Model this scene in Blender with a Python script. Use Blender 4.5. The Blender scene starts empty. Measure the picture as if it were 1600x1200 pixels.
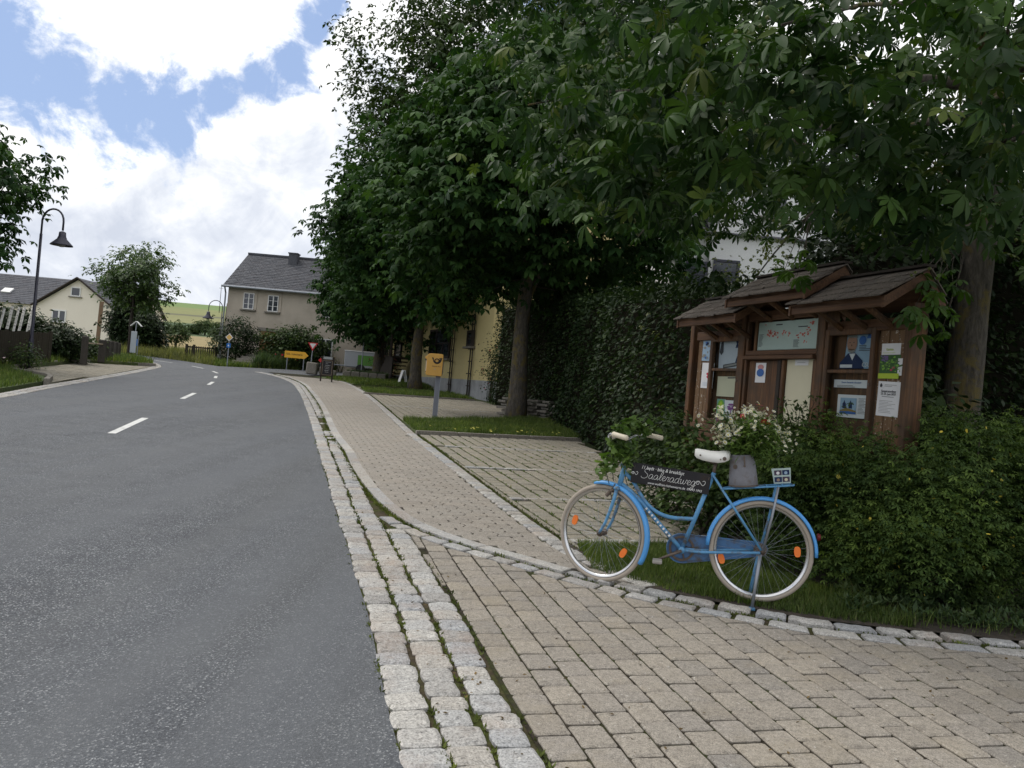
import bpy, math, random
import numpy as np
from mathutils import Vector, Matrix
random.seed(11); rng = np.random.default_rng(5)
R = math.radians
C = bpy.context.scene.collection
sc = bpy.context.scene

# ---------------------------------------------------------------- camera
SL = 0.0332                      # the street climbs about 3 percent away from the camera
PITCH, ROLL, FPX, EYE = R(.4), R(5), 1280.0, 1.5
fw = np.array([0, math.cos(PITCH), math.sin(PITCH)])
r0 = np.array([1.0, 0, 0]); u0 = np.cross(r0, fw)
rt = r0 * math.cos(ROLL) + u0 * math.sin(ROLL)
up = -r0 * math.sin(ROLL) + u0 * math.cos(ROLL)
cam = bpy.data.cameras.new('camera'); camo = bpy.data.objects.new('camera', cam); C.objects.link(camo)
M = Matrix(((rt[0], up[0], -fw[0], 0), (rt[1], up[1], -fw[1], 0), (rt[2], up[2], -fw[2], EYE), (0, 0, 0, 1)))
camo.matrix_world = M
cam.sensor_width = 36; cam.lens = 36 * FPX / 1600; cam.clip_end = 3000; cam.clip_start = .05
sc.camera = camo
sc.render.engine = 'CYCLES'

# ---------------------------------------------------------------- light
SUN_EL, SUN_AZ = R(56), R(-62)    # high sun behind thin cloud, to the left of the street
w = bpy.data.worlds.new('World'); sc.world = w; w.use_nodes = True
nt = w.node_tree; nt.nodes.clear()
def N(t, typ, **kw):
    n = t.nodes.new(typ)
    for k, v in kw.items(): setattr(n, k, v)
    return n
def mth(t, op, a, b=None, clamp=False):
    n = N(t, 'ShaderNodeMath', operation=op, use_clamp=clamp)
    for i, v in enumerate((a, b)):
        if v is None: continue
        if isinstance(v, (int, float)): n.inputs[i].default_value = v
        else: t.links.new(v, n.inputs[i])
    return n.outputs[0]
def ramp(t, fac, stops, interp='LINEAR'):
    n = N(t, 'ShaderNodeValToRGB'); cr = n.color_ramp; cr.interpolation = interp
    while len(cr.elements) < len(stops): cr.elements.new(.5)
    for e, (p, c) in zip(cr.elements, stops):
        e.position = p; e.color = (*c, 1) if len(c) == 3 else c
    if fac is not None: t.links.new(fac, n.inputs[0])
    return n.outputs[0]
def noise(t, vec, scale, detail=4, rough=.55, dist=0):
    n = N(t, 'ShaderNodeTexNoise'); n.inputs['Scale'].default_value = scale
    n.inputs['Detail'].default_value = detail; n.inputs['Roughness'].default_value = rough
    n.inputs['Distortion'].default_value = dist
    if vec is not None: t.links.new(vec, n.inputs['Vector'])
    return n.outputs['Fac']
def mixc(t, fac, a, b, mode='MIX'):
    n = N(t, 'ShaderNodeMix', data_type='RGBA', blend_type=mode)
    for s, v in ((n.inputs[0], fac), (n.inputs[6], a), (n.inputs[7], b)):
        if isinstance(v, (int, float)): s.default_value = v
        elif isinstance(v, tuple): s.default_value = (*v, 1) if len(v) == 3 else v
        else: t.links.new(v, s)
    return n.outputs[2]

SKY_STRENGTH = .1
sky = N(nt, 'ShaderNodeTexSky', sky_type='NISHITA', sun_disc=False, sun_elevation=SUN_EL, sun_rotation=SUN_AZ)
sky.air_density = 1.0; sky.dust_density = .6; sky.ozone_density = 2
tc = N(nt, 'ShaderNodeTexCoord').outputs['Generated']
sep = N(nt, 'ShaderNodeSeparateXYZ'); nt.links.new(tc, sep.inputs[0])
az = mth(nt, 'ARCTAN2', sep.outputs[0], sep.outputs[1])
el = mth(nt, 'ARCSINE', sep.outputs[2])
cmb = N(nt, 'ShaderNodeCombineXYZ'); nt.links.new(az, cmb.inputs[0]); nt.links.new(el, cmb.inputs[1])
ae = cmb.outputs[0]
# openings between the clouds where blue shows, as (azimuth, elevation, radius) in degrees
HOLES = [(-33, 16.2, 3.0), (-30, 15.6, 3.0), (-27, 15.2, 2.9), (-24, 15.4, 2.5), (-21, 16.6, 1.7), (-18.6, 18.3, 1.6), (-17, 19.8, 1.5),
         (-15.6, 21.6, 1.2), (-14.4, 23.4, 1.0), (-37, 17, 4), (-42, 18, 5), (2, 27, 3), (30, 40, 9), (-70, 45, 10), (70, 30, 10), (120, 35, 14), (170, 40, 12), (-130, 30, 12), (-6, 26, 1.2)]
dmin = None
for a_, e_, r_ in HOLES:
    v = N(nt, 'ShaderNodeVectorMath', operation='DISTANCE'); nt.links.new(ae, v.inputs[0]); v.inputs[1].default_value = (R(a_), R(e_), 0)
    q = mth(nt, 'DIVIDE', v.outputs['Value'], R(r_))
    dmin = q if dmin is None else mth(nt, 'MINIMUM', dmin, q)
n1 = noise(nt, ae, 13, 8, .62, .5); n2 = noise(nt, ae, 46, 8, .66)
edge = mth(nt, 'ADD', dmin, mth(nt, 'ADD', mth(nt, 'MULTIPLY', mth(nt, 'SUBTRACT', n1, .5), 4.2), mth(nt, 'MULTIPLY', mth(nt, 'SUBTRACT', n2, .5), 1.5)))
cover = N(nt, 'ShaderNodeMapRange', interpolation_type='SMOOTHSTEP'); nt.links.new(edge, cover.inputs[0])
cover.inputs[1].default_value = .45; cover.inputs[2].default_value = 1.5
# cumulus tone: bright tops, blue-grey hollows
n3 = noise(nt, ae, 6.5, 8, .6, 1.1); n4 = noise(nt, ae, 19, 7, .6, .9)
tone = mth(nt, 'ADD', mth(nt, 'MULTIPLY', n3, .72), mth(nt, 'MULTIPLY', n4, .28))
rim = N(nt, 'ShaderNodeMapRange', interpolation_type='SMOOTHSTEP'); nt.links.new(edge, rim.inputs[0])
rim.inputs[1].default_value = 3.2; rim.inputs[2].default_value = 1.0; rim.inputs[3].default_value = 0; rim.inputs[4].default_value = .1
elf = N(nt, 'ShaderNodeMapRange'); nt.links.new(el, elf.inputs[0]); elf.inputs[1].default_value = R(3); elf.inputs[2].default_value = R(24)
elf.inputs[3].default_value = -.12; elf.inputs[4].default_value = .09
tone = mth(nt, 'ADD', mth(nt, 'ADD', tone, rim.outputs[0]), elf.outputs[0])
ccol = ramp(nt, tone, [(.34, (4.6, 4.95, 5.7)), (.44, (5.6, 5.9, 6.5)), (.51, (6.6, 6.8, 7.15)), (.575, (8.3, 8.3, 8.3)), (.85, (10.5, 10.5, 10.4))])
blue = mixc(nt, .82, sky.outputs[0], (2.6, 3.5, 5.5))
fin = mixc(nt, cover.outputs[0], blue, ccol)
bg = N(nt, 'ShaderNodeBackground'); nt.links.new(fin, bg.inputs[0]); bg.inputs[1].default_value = SKY_STRENGTH
wo = N(nt, 'ShaderNodeOutputWorld'); nt.links.new(bg.outputs[0], wo.inputs[0])

sun = bpy.data.lights.new('sun', 'SUN'); suno = bpy.data.objects.new('sun', sun); C.objects.link(suno)
sun.energy = 1.15; sun.angle = R(20); sun.color = (1, .95, .88)
sd = Vector((math.sin(SUN_AZ) * math.cos(SUN_EL), math.cos(SUN_AZ) * math.cos(SUN_EL), math.sin(SUN_EL)))
suno.rotation_euler = sd.to_track_quat('Z', 'Y').to_euler()
vs = sc.view_settings
sc.display_settings.display_device = 'sRGB'
vs.view_transform = 'Standard'; vs.look = 'None'; vs.gamma = 1; vs.use_curve_mapping = False; vs.exposure = 0.56
sc.cycles.max_bounces = 6; sc.cycles.diffuse_bounces = 3; sc.cycles.transparent_max_bounces = 4
try: sc.cycles.use_denoising = True
except Exception: pass

# ---------------------------------------------------------------- helpers
HILL = [(-40, -40 * SL), (0, 0), (45, 45 * SL), (60, 2.0), (80, 2.85), (120, 5.2), (180, 9.5), (260, 17.5), (420, 33.3), (560, 34), (1400, 10)]
_hy = np.array([h[0] for h in HILL]); _hz = np.array([h[1] for h in HILL])
def gz(x, y): return float(np.interp(y, _hy, _hz))
def ray(px, py): return fw + rt * (px - 800) / FPX + up * (600 - py) / FPX
def at(px, py, Y):
    """point at distance Y down the street that is seen in that direction"""
    d = ray(px, py); p = d * (Y / d[1]); return Vector((p[0], p[1], p[2] + EYE))
def wallpt(px, py, P, ang):
    """point on the upright wall through P (x, y) running along angle ang"""
    n = np.array([math.sin(ang), -math.cos(ang), 0]); d = ray(px, py)
    t = ((P[0]) * n[0] + P[1] * n[1]) / (d @ n); p = d * t; return Vector((p[0], p[1], p[2] + EYE))

class MB:
    def __init__(s): s.v = []; s.f = []; s.m = []
    def add(s, vs_, fs, mi=0):
        o = len(s.v); s.v += [tuple(v) for v in vs_]
        for f in fs: s.f.append(tuple(i + o for i in f)); s.m.append(mi)
        return s
    def mesh(s, name, mats, smooth=False):
        me = bpy.data.meshes.new(name); me.from_pydata(s.v, [], s.f)
        for m in (mats if isinstance(mats, (list, tuple)) else [mats]): me.materials.append(m)
        if any(s.m): me.polygons.foreach_set('material_index', s.m)
        if smooth: me.polygons.foreach_set('use_smooth', [True] * len(s.f))
        me.update(); return me
    def build(s, name, mats, parent=None, smooth=False, **kw):
        return link(name, s.mesh(name, mats, smooth), parent, **kw)
def link(name, me, parent=None, loc=None, rz=None, kind=None, label=None):
    o = bpy.data.objects.new(name, me); C.objects.link(o)
    if parent is not None: o.parent = parent
    if loc is not None: o.location = loc
    if rz is not None: o.rotation_euler = (0, 0, rz)
    if kind: o['kind'] = kind
    if label: o['label'] = label
    return o
def thing(name, label, cat, loc=(0, 0, 0), rz=0, group=None):
    o = bpy.data.objects.new(name, None); C.objects.link(o); o.location = loc; o.rotation_euler = (0, 0, rz)
    o.empty_display_size = .1
    return tag(o, label, cat, group)
def tag(o, label, cat, group=None):
    o['label'] = label; o['category'] = cat
    if group: o['group'] = group
    return o
def copy_tree(o, parent=None):
    c = o.copy(); C.objects.link(c)
    if parent is not None: c.parent = parent
    for ch in list(o.children): copy_tree(ch, c)
    return c

def box(mb, c, s, rot=None, mi=0, taper=1):
    hx, hy, hz = s[0] / 2, s[1] / 2, s[2] / 2
    p = [(-hx, -hy, -hz), (hx, -hy, -hz), (hx, hy, -hz), (-hx, hy, -hz)]
    p += [(x * taper, y * taper, hz) for x, y, _ in p]
    if rot is not None: p = [rot @ Vector(q) for q in p]
    p = [(q[0] + c[0], q[1] + c[1], q[2] + c[2]) for q in p]
    return mb.add(p, [(0, 3, 2, 1), (4, 5, 6, 7), (0, 1, 5, 4), (1, 2, 6, 5), (2, 3, 7, 6), (3, 0, 4, 7)], mi)
def bbox_(mb, c, s, b=.004, rot=None, mi=0):
    """box with chamfered edges"""
    h = [x / 2 for x in s]; b = min(b, *[x * .9 for x in h]); P = []
    idx = {}
    for sx in (-1, 1):
        for sy in (-1, 1):
            for sz in (-1, 1):
                for a in range(3):
                    q = [sx * (h[0] - b), sy * (h[1] - b), sz * (h[2] - b)]; q[a] += (sx, sy, sz)[a] * b
                    idx[(sx, sy, sz, a)] = len(P); P.append(q)
    F_ = []
    for a in range(3):
        o = [x for x in range(3) if x != a]
        for s_ in (-1, 1):
            ring = []
            for (i, j) in ((-1, -1), (1, -1), (1, 1), (-1, 1)):
                k = [0, 0, 0]; k[a] = s_; k[o[0]] = i; k[o[1]] = j; ring.append(idx[(*k, a)])
            F_.append(ring if (s_ == 1) == (a != 1) else ring[::-1])
    for a in range(3):
        o = [x for x in range(3) if x != a]
        for i in (-1, 1):
            for j in (-1, 1):
                k0 = [0, 0, 0]; k0[o[0]] = i; k0[o[1]] = j; k0[a] = -1; k1 = list(k0); k1[a] = 1
                F_.append([idx[(*k0, o[0])], idx[(*k1, o[0])], idx[(*k1, o[1])], idx[(*k0, o[1])]])
    for sx in (-1, 1):
        for sy in (-1, 1):
            for sz in (-1, 1): F_.append([idx[(sx, sy, sz, a)] for a in range(3)])
    if rot is not None: P = [rot @ Vector(q) for q in P]
    P = [(q[0] + c[0], q[1] + c[1], q[2] + c[2]) for q in P]
    return mb.add(P, F_, mi)
def tube(mb, pts, rad, n=8, cap=True, mi=0, closed=False):
    pts = [Vector(p) for p in pts]; k = len(pts)
    rad = [rad] * k if isinstance(rad, (int, float)) else list(rad)
    vs_ = []; prev = None
    for i, p in enumerate(pts):
        if closed: t = (pts[(i + 1) % k] - pts[i - 1]).normalized()
        else: t = (pts[min(i + 1, k - 1)] - pts[max(i - 1, 0)]).normalized()
        if prev is None:
            a = Vector((0, 0, 1)) if abs(t.z) < .9 else Vector((1, 0, 0))
            x = t.cross(a).normalized()
        else: x = (prev - t * prev.dot(t)).normalized()
        prev = x; y = t.cross(x)
        for j in range(n):
            a = 2 * math.pi * j / n; vs_.append(p + (x * math.cos(a) + y * math.sin(a)) * rad[i])
    fs = []
    for i in range(k if closed else k - 1):
        for j in range(n):
            a, b = i * n + j, i * n + (j + 1) % n; i2 = (i + 1) % k
            fs.append((a, b, i2 * n + (j + 1) % n, i2 * n + j))
    if cap and not closed: fs.append(tuple(range(n))[::-1]); fs.append(tuple((k - 1) * n + j for j in range(n)))
    return mb.add(vs_, fs, mi)
def lathe(mb, prof, n=24, c=(0, 0, 0), axis='z', mi=0):
    vs_ = []
    for r_, h_ in prof:
        for j in range(n):
            a = 2 * math.pi * j / n; q = (r_ * math.cos(a), r_ * math.sin(a), h_)
            if axis == 'y': q = (q[0], q[2], q[1])
            if axis == 'x': q = (q[2], q[0], q[1])
            vs_.append((q[0] + c[0], q[1] + c[1], q[2] + c[2]))
    fs = [(i * n + j, i * n + (j + 1) % n, (i + 1) * n + (j + 1) % n, (i + 1) * n + j) for i in range(len(prof) - 1) for j in range(n)]
    return mb.add(vs_, fs, mi)
def prism(mb, poly, z0, z1, mi=0):
    n = len(poly)
    vs_ = [(x, y, z0) for x, y in poly] + [(x, y, z1) for x, y in poly]
    return mb.add(vs_, [tuple(range(n))[::-1], tuple(range(n, 2 * n))] + [(i, (i + 1) % n, n + (i + 1) % n, n + i) for i in range(n)], mi)
def smooth_line(pts, step=.4):
    """Catmull-Rom resample of a ground polyline"""
    P = [np.array(p, float) for p in pts]; P = [2 * P[0] - P[1]] + P + [2 * P[-1] - P[-2]]; out = []
    for i in range(1, len(P) - 2):
        n = max(2, int(np.linalg.norm(P[i + 1] - P[i]) / step))
        for t in np.linspace(0, 1, n, endpoint=False):
            a, b, c, d = P[i - 1:i + 3]
            out.append(.5 * (2 * b + (c - a) * t + (2 * a - 5 * b + 4 * c - d) * t * t + (3 * b - a - 3 * c + d) * t ** 3))
    out.append(P[-2]); return np.array(out)
def offset(line, d):
    t = np.gradient(line, axis=0); t /= np.linalg.norm(t, axis=1)[:, None]
    return line + np.stack([t[:, 1], -t[:, 0]], 1) * d          # + is to the right of travel
def arc(line):
    s = np.concatenate([[0], np.cumsum(np.linalg.norm(np.diff(line, axis=0), axis=1))]); return s
def along(line, s, S_):
    return np.array([np.interp(s, S_, line[:, 0]), np.interp(s, S_, line[:, 1])])
def ribbon(mb, A, B, dz, mi=0):
    n = len(A); vs_ = [(x, y, gz(x, y) + dz) for x, y in A] + [(x, y, gz(x, y) + dz) for x, y in B]
    return mb.add(vs_, [(i, n + i, n + i + 1, i + 1) for i in range(n - 1)], mi)
def inside(p, poly):
    x, y = p; c = False; n = len(poly)
    for i in range(n):
        x1, y1 = poly[i]; x2, y2 = poly[i - 1]
        if (y1 > y) != (y2 > y) and x < (x2 - x1) * (y - y1) / (y2 - y1) + x1: c = not c
    return c
def sheet(name, poly, dz, mat, kind='structure', parent=None, skirt=0):
    """flat polygon laid on the ground, cut into strips so that it follows the slope"""
    me = bpy.data.meshes.new(name); n = len(poly)
    v = [(x, y, gz(x, y) + dz) for x, y in poly]; f = [tuple(range(n))]
    if skirt:
        v += [(x, y, gz(x, y) + dz - skirt) for x, y in poly]; f += [(i, (i + 1) % n, n + (i + 1) % n, n + i) for i in range(n)]
    me.from_pydata(v, [], f); me.materials.append(mat)
    import bmesh
    bm = bmesh.new(); bm.from_mesh(me); bmesh.ops.recalc_face_normals(bm, faces=bm.faces); bmesh.ops.triangulate(bm, faces=bm.faces); bm.to_mesh(me); bm.free()
    return link(name, me, parent, kind=kind)

# ---- scattered leaf meshes
def rotmats(yaw, pitch, roll):
    cy, sy, cp, sp, cr, sr = np.cos(yaw), np.sin(yaw), np.cos(pitch), np.sin(pitch), np.cos(roll), np.sin(roll)
    z = np.zeros_like(cy); o = np.ones_like(cy)
    Rz = np.stack([np.stack([cy, -sy, z], -1), np.stack([sy, cy, z], -1), np.stack([z, z, o], -1)], -2)
    Rx = np.stack([np.stack([o, z, z], -1), np.stack([z, cp, -sp], -1), np.stack([z, sp, cp], -1)], -2)
    Ry = np.stack([np.stack([cr, z, sr], -1), np.stack([z, o, z], -1), np.stack([-sr, z, cr], -1)], -2)
    return Rz @ Rx @ Ry
def scatter(name, tv, tf, pos, rots, scl, mat, parent=None, kind='stuff', label=None, mi=None):
    tv = np.array(tv, float); Nn = len(pos); nv = len(tv)
    V = np.einsum('nij,vj->nvi', rots * np.asarray(scl).reshape(-1, 1, 1), tv) + np.asarray(pos)[:, None, :]
    lens = np.array([len(f) for f in tf]); flat = np.concatenate([np.array(f) for f in tf])
    loops = (flat[None, :] + (np.arange(Nn) * nv)[:, None]).ravel()
    tot = np.tile(lens, Nn); st = np.concatenate([[0], np.cumsum(tot)[:-1]])
    me = bpy.data.meshes.new(name)
    me.vertices.add(Nn * nv); me.loops.add(len(loops)); me.polygons.add(len(tot))
    me.vertices.foreach_set('co', V.ravel().astype(np.float32)); me.loops.foreach_set('vertex_index', loops.astype(np.int32))
    me.polygons.foreach_set('loop_start', st.astype(np.int32)); me.polygons.foreach_set('loop_total', tot.astype(np.int32))
    for m in (mat if isinstance(mat, (list, tuple)) else [mat]): me.materials.append(m)
    if mi is not None: me.polygons.foreach_set('material_index', np.tile(np.array(mi), Nn).astype(np.int32))
    me.update(calc_edges=True); 
    return link(name, me, parent, kind=kind, label=label)
# ---------------------------------------------------------------- materials
MATS = {}
def mat(name, fn):
    if name in MATS: return MATS[name]
    m = bpy.data.materials.new(name); m.use_nodes = True; t = m.node_tree; t.nodes.clear()
    out = N(t, 'ShaderNodeOutputMaterial'); b = N(t, 'ShaderNodeBsdfPrincipled'); t.links.new(b.outputs[0], out.inputs[0])
    fn(t, b, out); MATS[name] = m; return m
def setc(t, sock, v):
    if isinstance(v, (int, float)): sock.default_value = v
    elif isinstance(v, tuple): sock.default_value = (*v, 1) if len(v) == 3 else v
    else: t.links.new(v, sock)
def obco(t): return N(t, 'ShaderNodeTexCoord').outputs['Object']
def wpos(t): return N(t, 'ShaderNodeNewGeometry').outputs['Position']
def rnd(t):
    """one random value for each piece: object random plus island random"""
    a = N(t, 'ShaderNodeObjectInfo').outputs['Random']; b = N(t, 'ShaderNodeNewGeometry').outputs['Random Per Island']
    return mth(t, 'FRACT', mth(t, 'ADD', a, b))
def bump(t, b, h, strength=.4, dist=.01):
    n = N(t, 'ShaderNodeBump'); n.inputs['Strength'].default_value = strength; n.inputs['Distance'].default_value = dist
    t.links.new(h, n.inputs['Height']); t.links.new(n.outputs[0], b.inputs['Normal'])
def plain(name, c, rough=.6, metal=0, var=.12, scale=14, spec=.4, bmp=0, dirt=None):
    def f(t, b, out):
        p = obco(t); n = noise(t, p, scale, 5, .6)
        col = mixc(t, n, tuple(x * (1 - var) for x in c), tuple(min(1, x * (1 + var)) for x in c))
        if dirt:
            d = ramp(t, noise(t, p, scale * .45, 7, .72), [(.52, (0, 0, 0)), (.66, (1, 1, 1))])
            col = mixc(t, d, col, dirt)
        setc(t, b.inputs['Base Color'], col); b.inputs['Roughness'].default_value = rough; b.inputs['Metallic'].default_value = metal
        b.inputs['Specular IOR Level'].default_value = spec
        if bmp: bump(t, b, noise(t, p, scale * 4, 4, .6), bmp, .004)
    return mat(name, f)
def f_asphalt(t, b, out):
    p = wpos(t)
    v = N(t, 'ShaderNodeTexVoronoi'); v.inputs['Scale'].default_value = 150; t.links.new(p, v.inputs['Vector'])
    chips = ramp(t, v.outputs['Color'], [(.2, (.022, .023, .026)), (.42, (.055, .057, .061)), (.58, (.088, .09, .094)), (.72, (.118, .118, .117)), (.79, (.17, .167, .16)), (.85, (.42, .41, .39))])
    big = noise(t, p, .35, 6, .65); mid = noise(t, p, 3, 5, .6)
    col = mixc(t, .22, chips, (.09, .093, .098)); col = mixc(t, .8, col, ramp(t, noise(t, p, 130, 3, .7), [(.3, (.62, .62, .62)), (.5, (1, 1, 1)), (.7, (1.4, 1.4, 1.4))]), 'MULTIPLY'); col = mixc(t, .7, col, ramp(t, mid, [(.35, (.78, .78, .8)), (.65, (1.2, 1.2, 1.18))]), 'MULTIPLY')
    mp = N(t, 'ShaderNodeMapping'); mp.inputs['Scale'].default_value = (2.2, .16, 1); mp.inputs['Rotation'].default_value = (0, 0, R(-15)); t.links.new(p, mp.inputs[0])
    lanes = noise(t, mp.outputs[0], 1, 4, .6)
    col = mixc(t, ramp(t, big, [(.35, (0, 0, 0)), (.7, (1, 1, 1))]), col, mixc(t, .5, col, (.13, .13, .13)))
    col = mixc(t, ramp(t, lanes, [(.4, (0, 0, 0)), (.75, (.6, .6, .6))]), col, (.115, .113, .108))
    scuff = ramp(t, noise(t, p, 2.1, 8, .75, .6), [(.63, (0, 0, 0)), (.74, (.6, .6, .6))])
    col = mixc(t, scuff, col, (.22, .21, .195))
    mp2 = N(t, 'ShaderNodeMapping'); mp2.inputs['Scale'].default_value = (.25, 1.6, 1); mp2.inputs['Rotation'].default_value = (0, 0, R(-18)); t.links.new(p, mp2.inputs[0])
    pol = N(t, 'ShaderNodeMapping'); pol.inputs['Scale'].default_value = (1.1, .05, 1); pol.inputs['Rotation'].default_value = (0, 0, R(-16)); t.links.new(p, pol.inputs[0])
    col = mixc(t, ramp(t, noise(t, pol.outputs[0], 1, 5, .6), [(.42, (0, 0, 0)), (.66, (.55, .55, .55))]), col, (.125, .126, .128))
    vc = N(t, 'ShaderNodeTexVoronoi', feature='DISTANCE_TO_EDGE'); vc.inputs['Scale'].default_value = .32
    wv = N(t, 'ShaderNodeMix', data_type='VECTOR'); wv.inputs[0].default_value = .12; t.links.new(p, wv.inputs[4]); nz_ = N(t, 'ShaderNodeTexNoise'); nz_.inputs['Scale'].default_value = 2.2; nz_.inputs['Detail'].default_value = 6; t.links.new(p, nz_.inputs['Vector']); sc_v = N(t, 'ShaderNodeVectorMath', operation='SCALE'); sc_v.inputs['Scale'].default_value = 6; t.links.new(nz_.outputs['Color'], sc_v.inputs[0]); t.links.new(sc_v.outputs[0], wv.inputs[5]); t.links.new(wv.outputs[1], vc.inputs['Vector'])
    crk = mth(t, 'MULTIPLY', ramp(t, vc.outputs['Distance'], [(.0, (1, 1, 1)), (.006, (0, 0, 0))]), ramp(t, noise(t, p, .25, 3, .5), [(.55, (0, 0, 0)), (.6, (.7, .7, .7))]))
    col = mixc(t, crk, col, (.04, .04, .042))
    tar = ramp(t, noise(t, mp2.outputs[0], 1.3, 6, .7), [(.63, (0, 0, 0)), (.72, (.45, .45, .45))])
    col = mixc(t, tar, col, (.062, .063, .066))
    col = mixc(t, 1, col, (1.0, 1.05, 1.12), 'MULTIPLY')
    setc(t, b.inputs['Base Color'], col); b.inputs['Roughness'].default_value = .82; b.inputs['Specular IOR Level'].default_value = .25
    bump(t, b, v.outputs['Distance'], .55, .006)
asphalt = mat('asphalt', f_asphalt)
def stone_mat(name, cols, grain=160, stain=(.3, .2, .14), stain_amt=.25, speck=(.62, .6, .55)):
    def f(t, b, out):
        p = wpos(t); r_ = rnd(t)
        base = ramp(t, r_, [(i / max(1, len(cols) - 1), c) for i, c in enumerate(cols)])
        fine = noise(t, p, grain, 4, .7)
        base = mixc(t, .75, base, ramp(t, fine, [(.32, (.3, .3, .3)), (.5, (1, 1, 1)), (.68, (1.55, 1.55, 1.55))]), 'MULTIPLY'); base = mixc(t, .8, base, ramp(t, noise(t, p, 42, 7, .72), [(.3, (.55, .54, .52)), (.5, (1, 1, 1)), (.72, (1.3, 1.3, 1.28))]), 'MULTIPLY')
        v = N(t, 'ShaderNodeTexVoronoi'); v.inputs['Scale'].default_value = grain * .6; t.links.new(p, v.inputs['Vector'])
        base = mixc(t, ramp(t, v.outputs['Color'], [(.9, (0, 0, 0)), (.97, (.55, .55, .55))]), base, speck)
        st = ramp(t, noise(t, p, 2.3, 7, .7), [(.5, (0, 0, 0)), (.75, (1, 1, 1))])
        base = mixc(t, mth(t, 'MULTIPLY', st, stain_amt), base, stain)
        blot = ramp(t, noise(t, p, 13, 7, .72), [(.56, (0, 0, 0)), (.72, (.6, .6, .6))])
        base = mixc(t, blot, base, tuple(x * .55 for x in cols[0]))
        setc(t, b.inputs['Base Color'], base); b.inputs['Roughness'].default_value = .9; b.inputs['Specular IOR Level'].default_value = .25
        bump(t, b, mth(t, 'ADD', fine, noise(t, p, grain * .25, 4, .6)), .5, .006)
    return mat(name, f)
granite = stone_mat('granite', [(.3, .29, .275), (.4, .385, .36), (.33, .335, .34), (.44, .425, .395), (.35, .325, .29)], 110, (.34, .22, .14), .42)
kerbgran = stone_mat('kerb_granite', [(.4, .39, .37), (.46, .45, .42), (.42, .42, .42)], 150, (.33, .27, .2), .2)
concrete = stone_mat('paver_concrete', [(.252, .226, .192), (.298, .268, .226), (.275, .25, .218), (.322, .288, .24), (.24, .222, .198)], 170, (.3, .25, .165), .42)
walkcon = stone_mat('walk_concrete', [(.275, .249, .216), (.31, .282, .244), (.292, .268, .235), (.322, .29, .25)], 120, (.27, .22, .16), .3)
parkcon = stone_mat('park_concrete', [(.245, .225, .182), (.285, .26, .208), (.265, .247, .205), (.3, .268, .21)], 120, (.2, .18, .11), .4)
slabst = stone_mat('old_sandstone', [(.2, .185, .16), (.24, .22, .19)], 60, (.1, .1, .07), .5)
def f_moss(t, b, out):
    p = wpos(t); n = noise(t, p, 30, 6, .7); m = noise(t, p, 3.5, 5, .6)
    soil = ramp(t, n, [(.3, (.035, .028, .02)), (.6, (.085, .068, .045)), (.8, (.14, .11, .07))])
    green = ramp(t, n, [(.25, (.025, .03, .01)), (.55, (.06, .07, .02)), (.8, (.11, .12, .04))])
    setc(t, b.inputs['Base Color'], mixc(t, ramp(t, m, [(.42, (0, 0, 0)), (.56, (1, 1, 1))]), soil, green)); b.inputs['Roughness'].default_value = 1
    b.inputs['Specular IOR Level'].default_value = .1; bump(t, b, n, .8, .02)
mossm = mat('moss_soil', f_moss)
def f_soil(t, b, out):
    p = wpos(t); n = noise(t, p, 22, 7, .7)
    setc(t, b.inputs['Base Color'], ramp(t, n, [(.3, (.025, .02, .015)), (.55, (.06, .047, .034)), (.8, (.12, .095, .07))])); b.inputs['Roughness'].default_value = 1
    bump(t, b, n, .9, .03)
soilm = mat('bed_soil', f_soil)
def f_joint(t, b, out):
    p = wpos(t); n = noise(t, p, 40, 6, .7); m = noise(t, p, 2.6, 6, .65)
    c = ramp(t, n, [(.3, (.016, .014, .011)), (.55, (.04, .034, .025)), (.8, (.075, .062, .045))]); g_ = ramp(t, n, [(.3, (.02, .027, .008)), (.7, (.06, .072, .022))])
    setc(t, b.inputs['Base Color'], mixc(t, ramp(t, m, [(.48, (0, 0, 0)), (.6, (.9, .9, .9))]), c, g_)); b.inputs['Roughness'].default_value = 1; b.inputs['Specular IOR Level'].default_value = .1
jointm = mat('joint_soil', f_joint)
def f_turf(t, b, out):
    p = wpos(t); n = noise(t, p, 14, 7, .7); m = noise(t, p, .9, 5, .6)
    a = ramp(t, n, [(.3, (.03, .045, .012)), (.55, (.065, .095, .025)), (.8, (.12, .135, .05))])
    setc(t, b.inputs['Base Color'], mixc(t, ramp(t, m, [(.45, (0, 0, 0)), (.65, (.6, .6, .6))]), a, (.14, .13, .06))); b.inputs['Roughness'].default_value = 1
    bump(t, b, n, .8, .04)
turf = mat('turf', f_turf)
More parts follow.
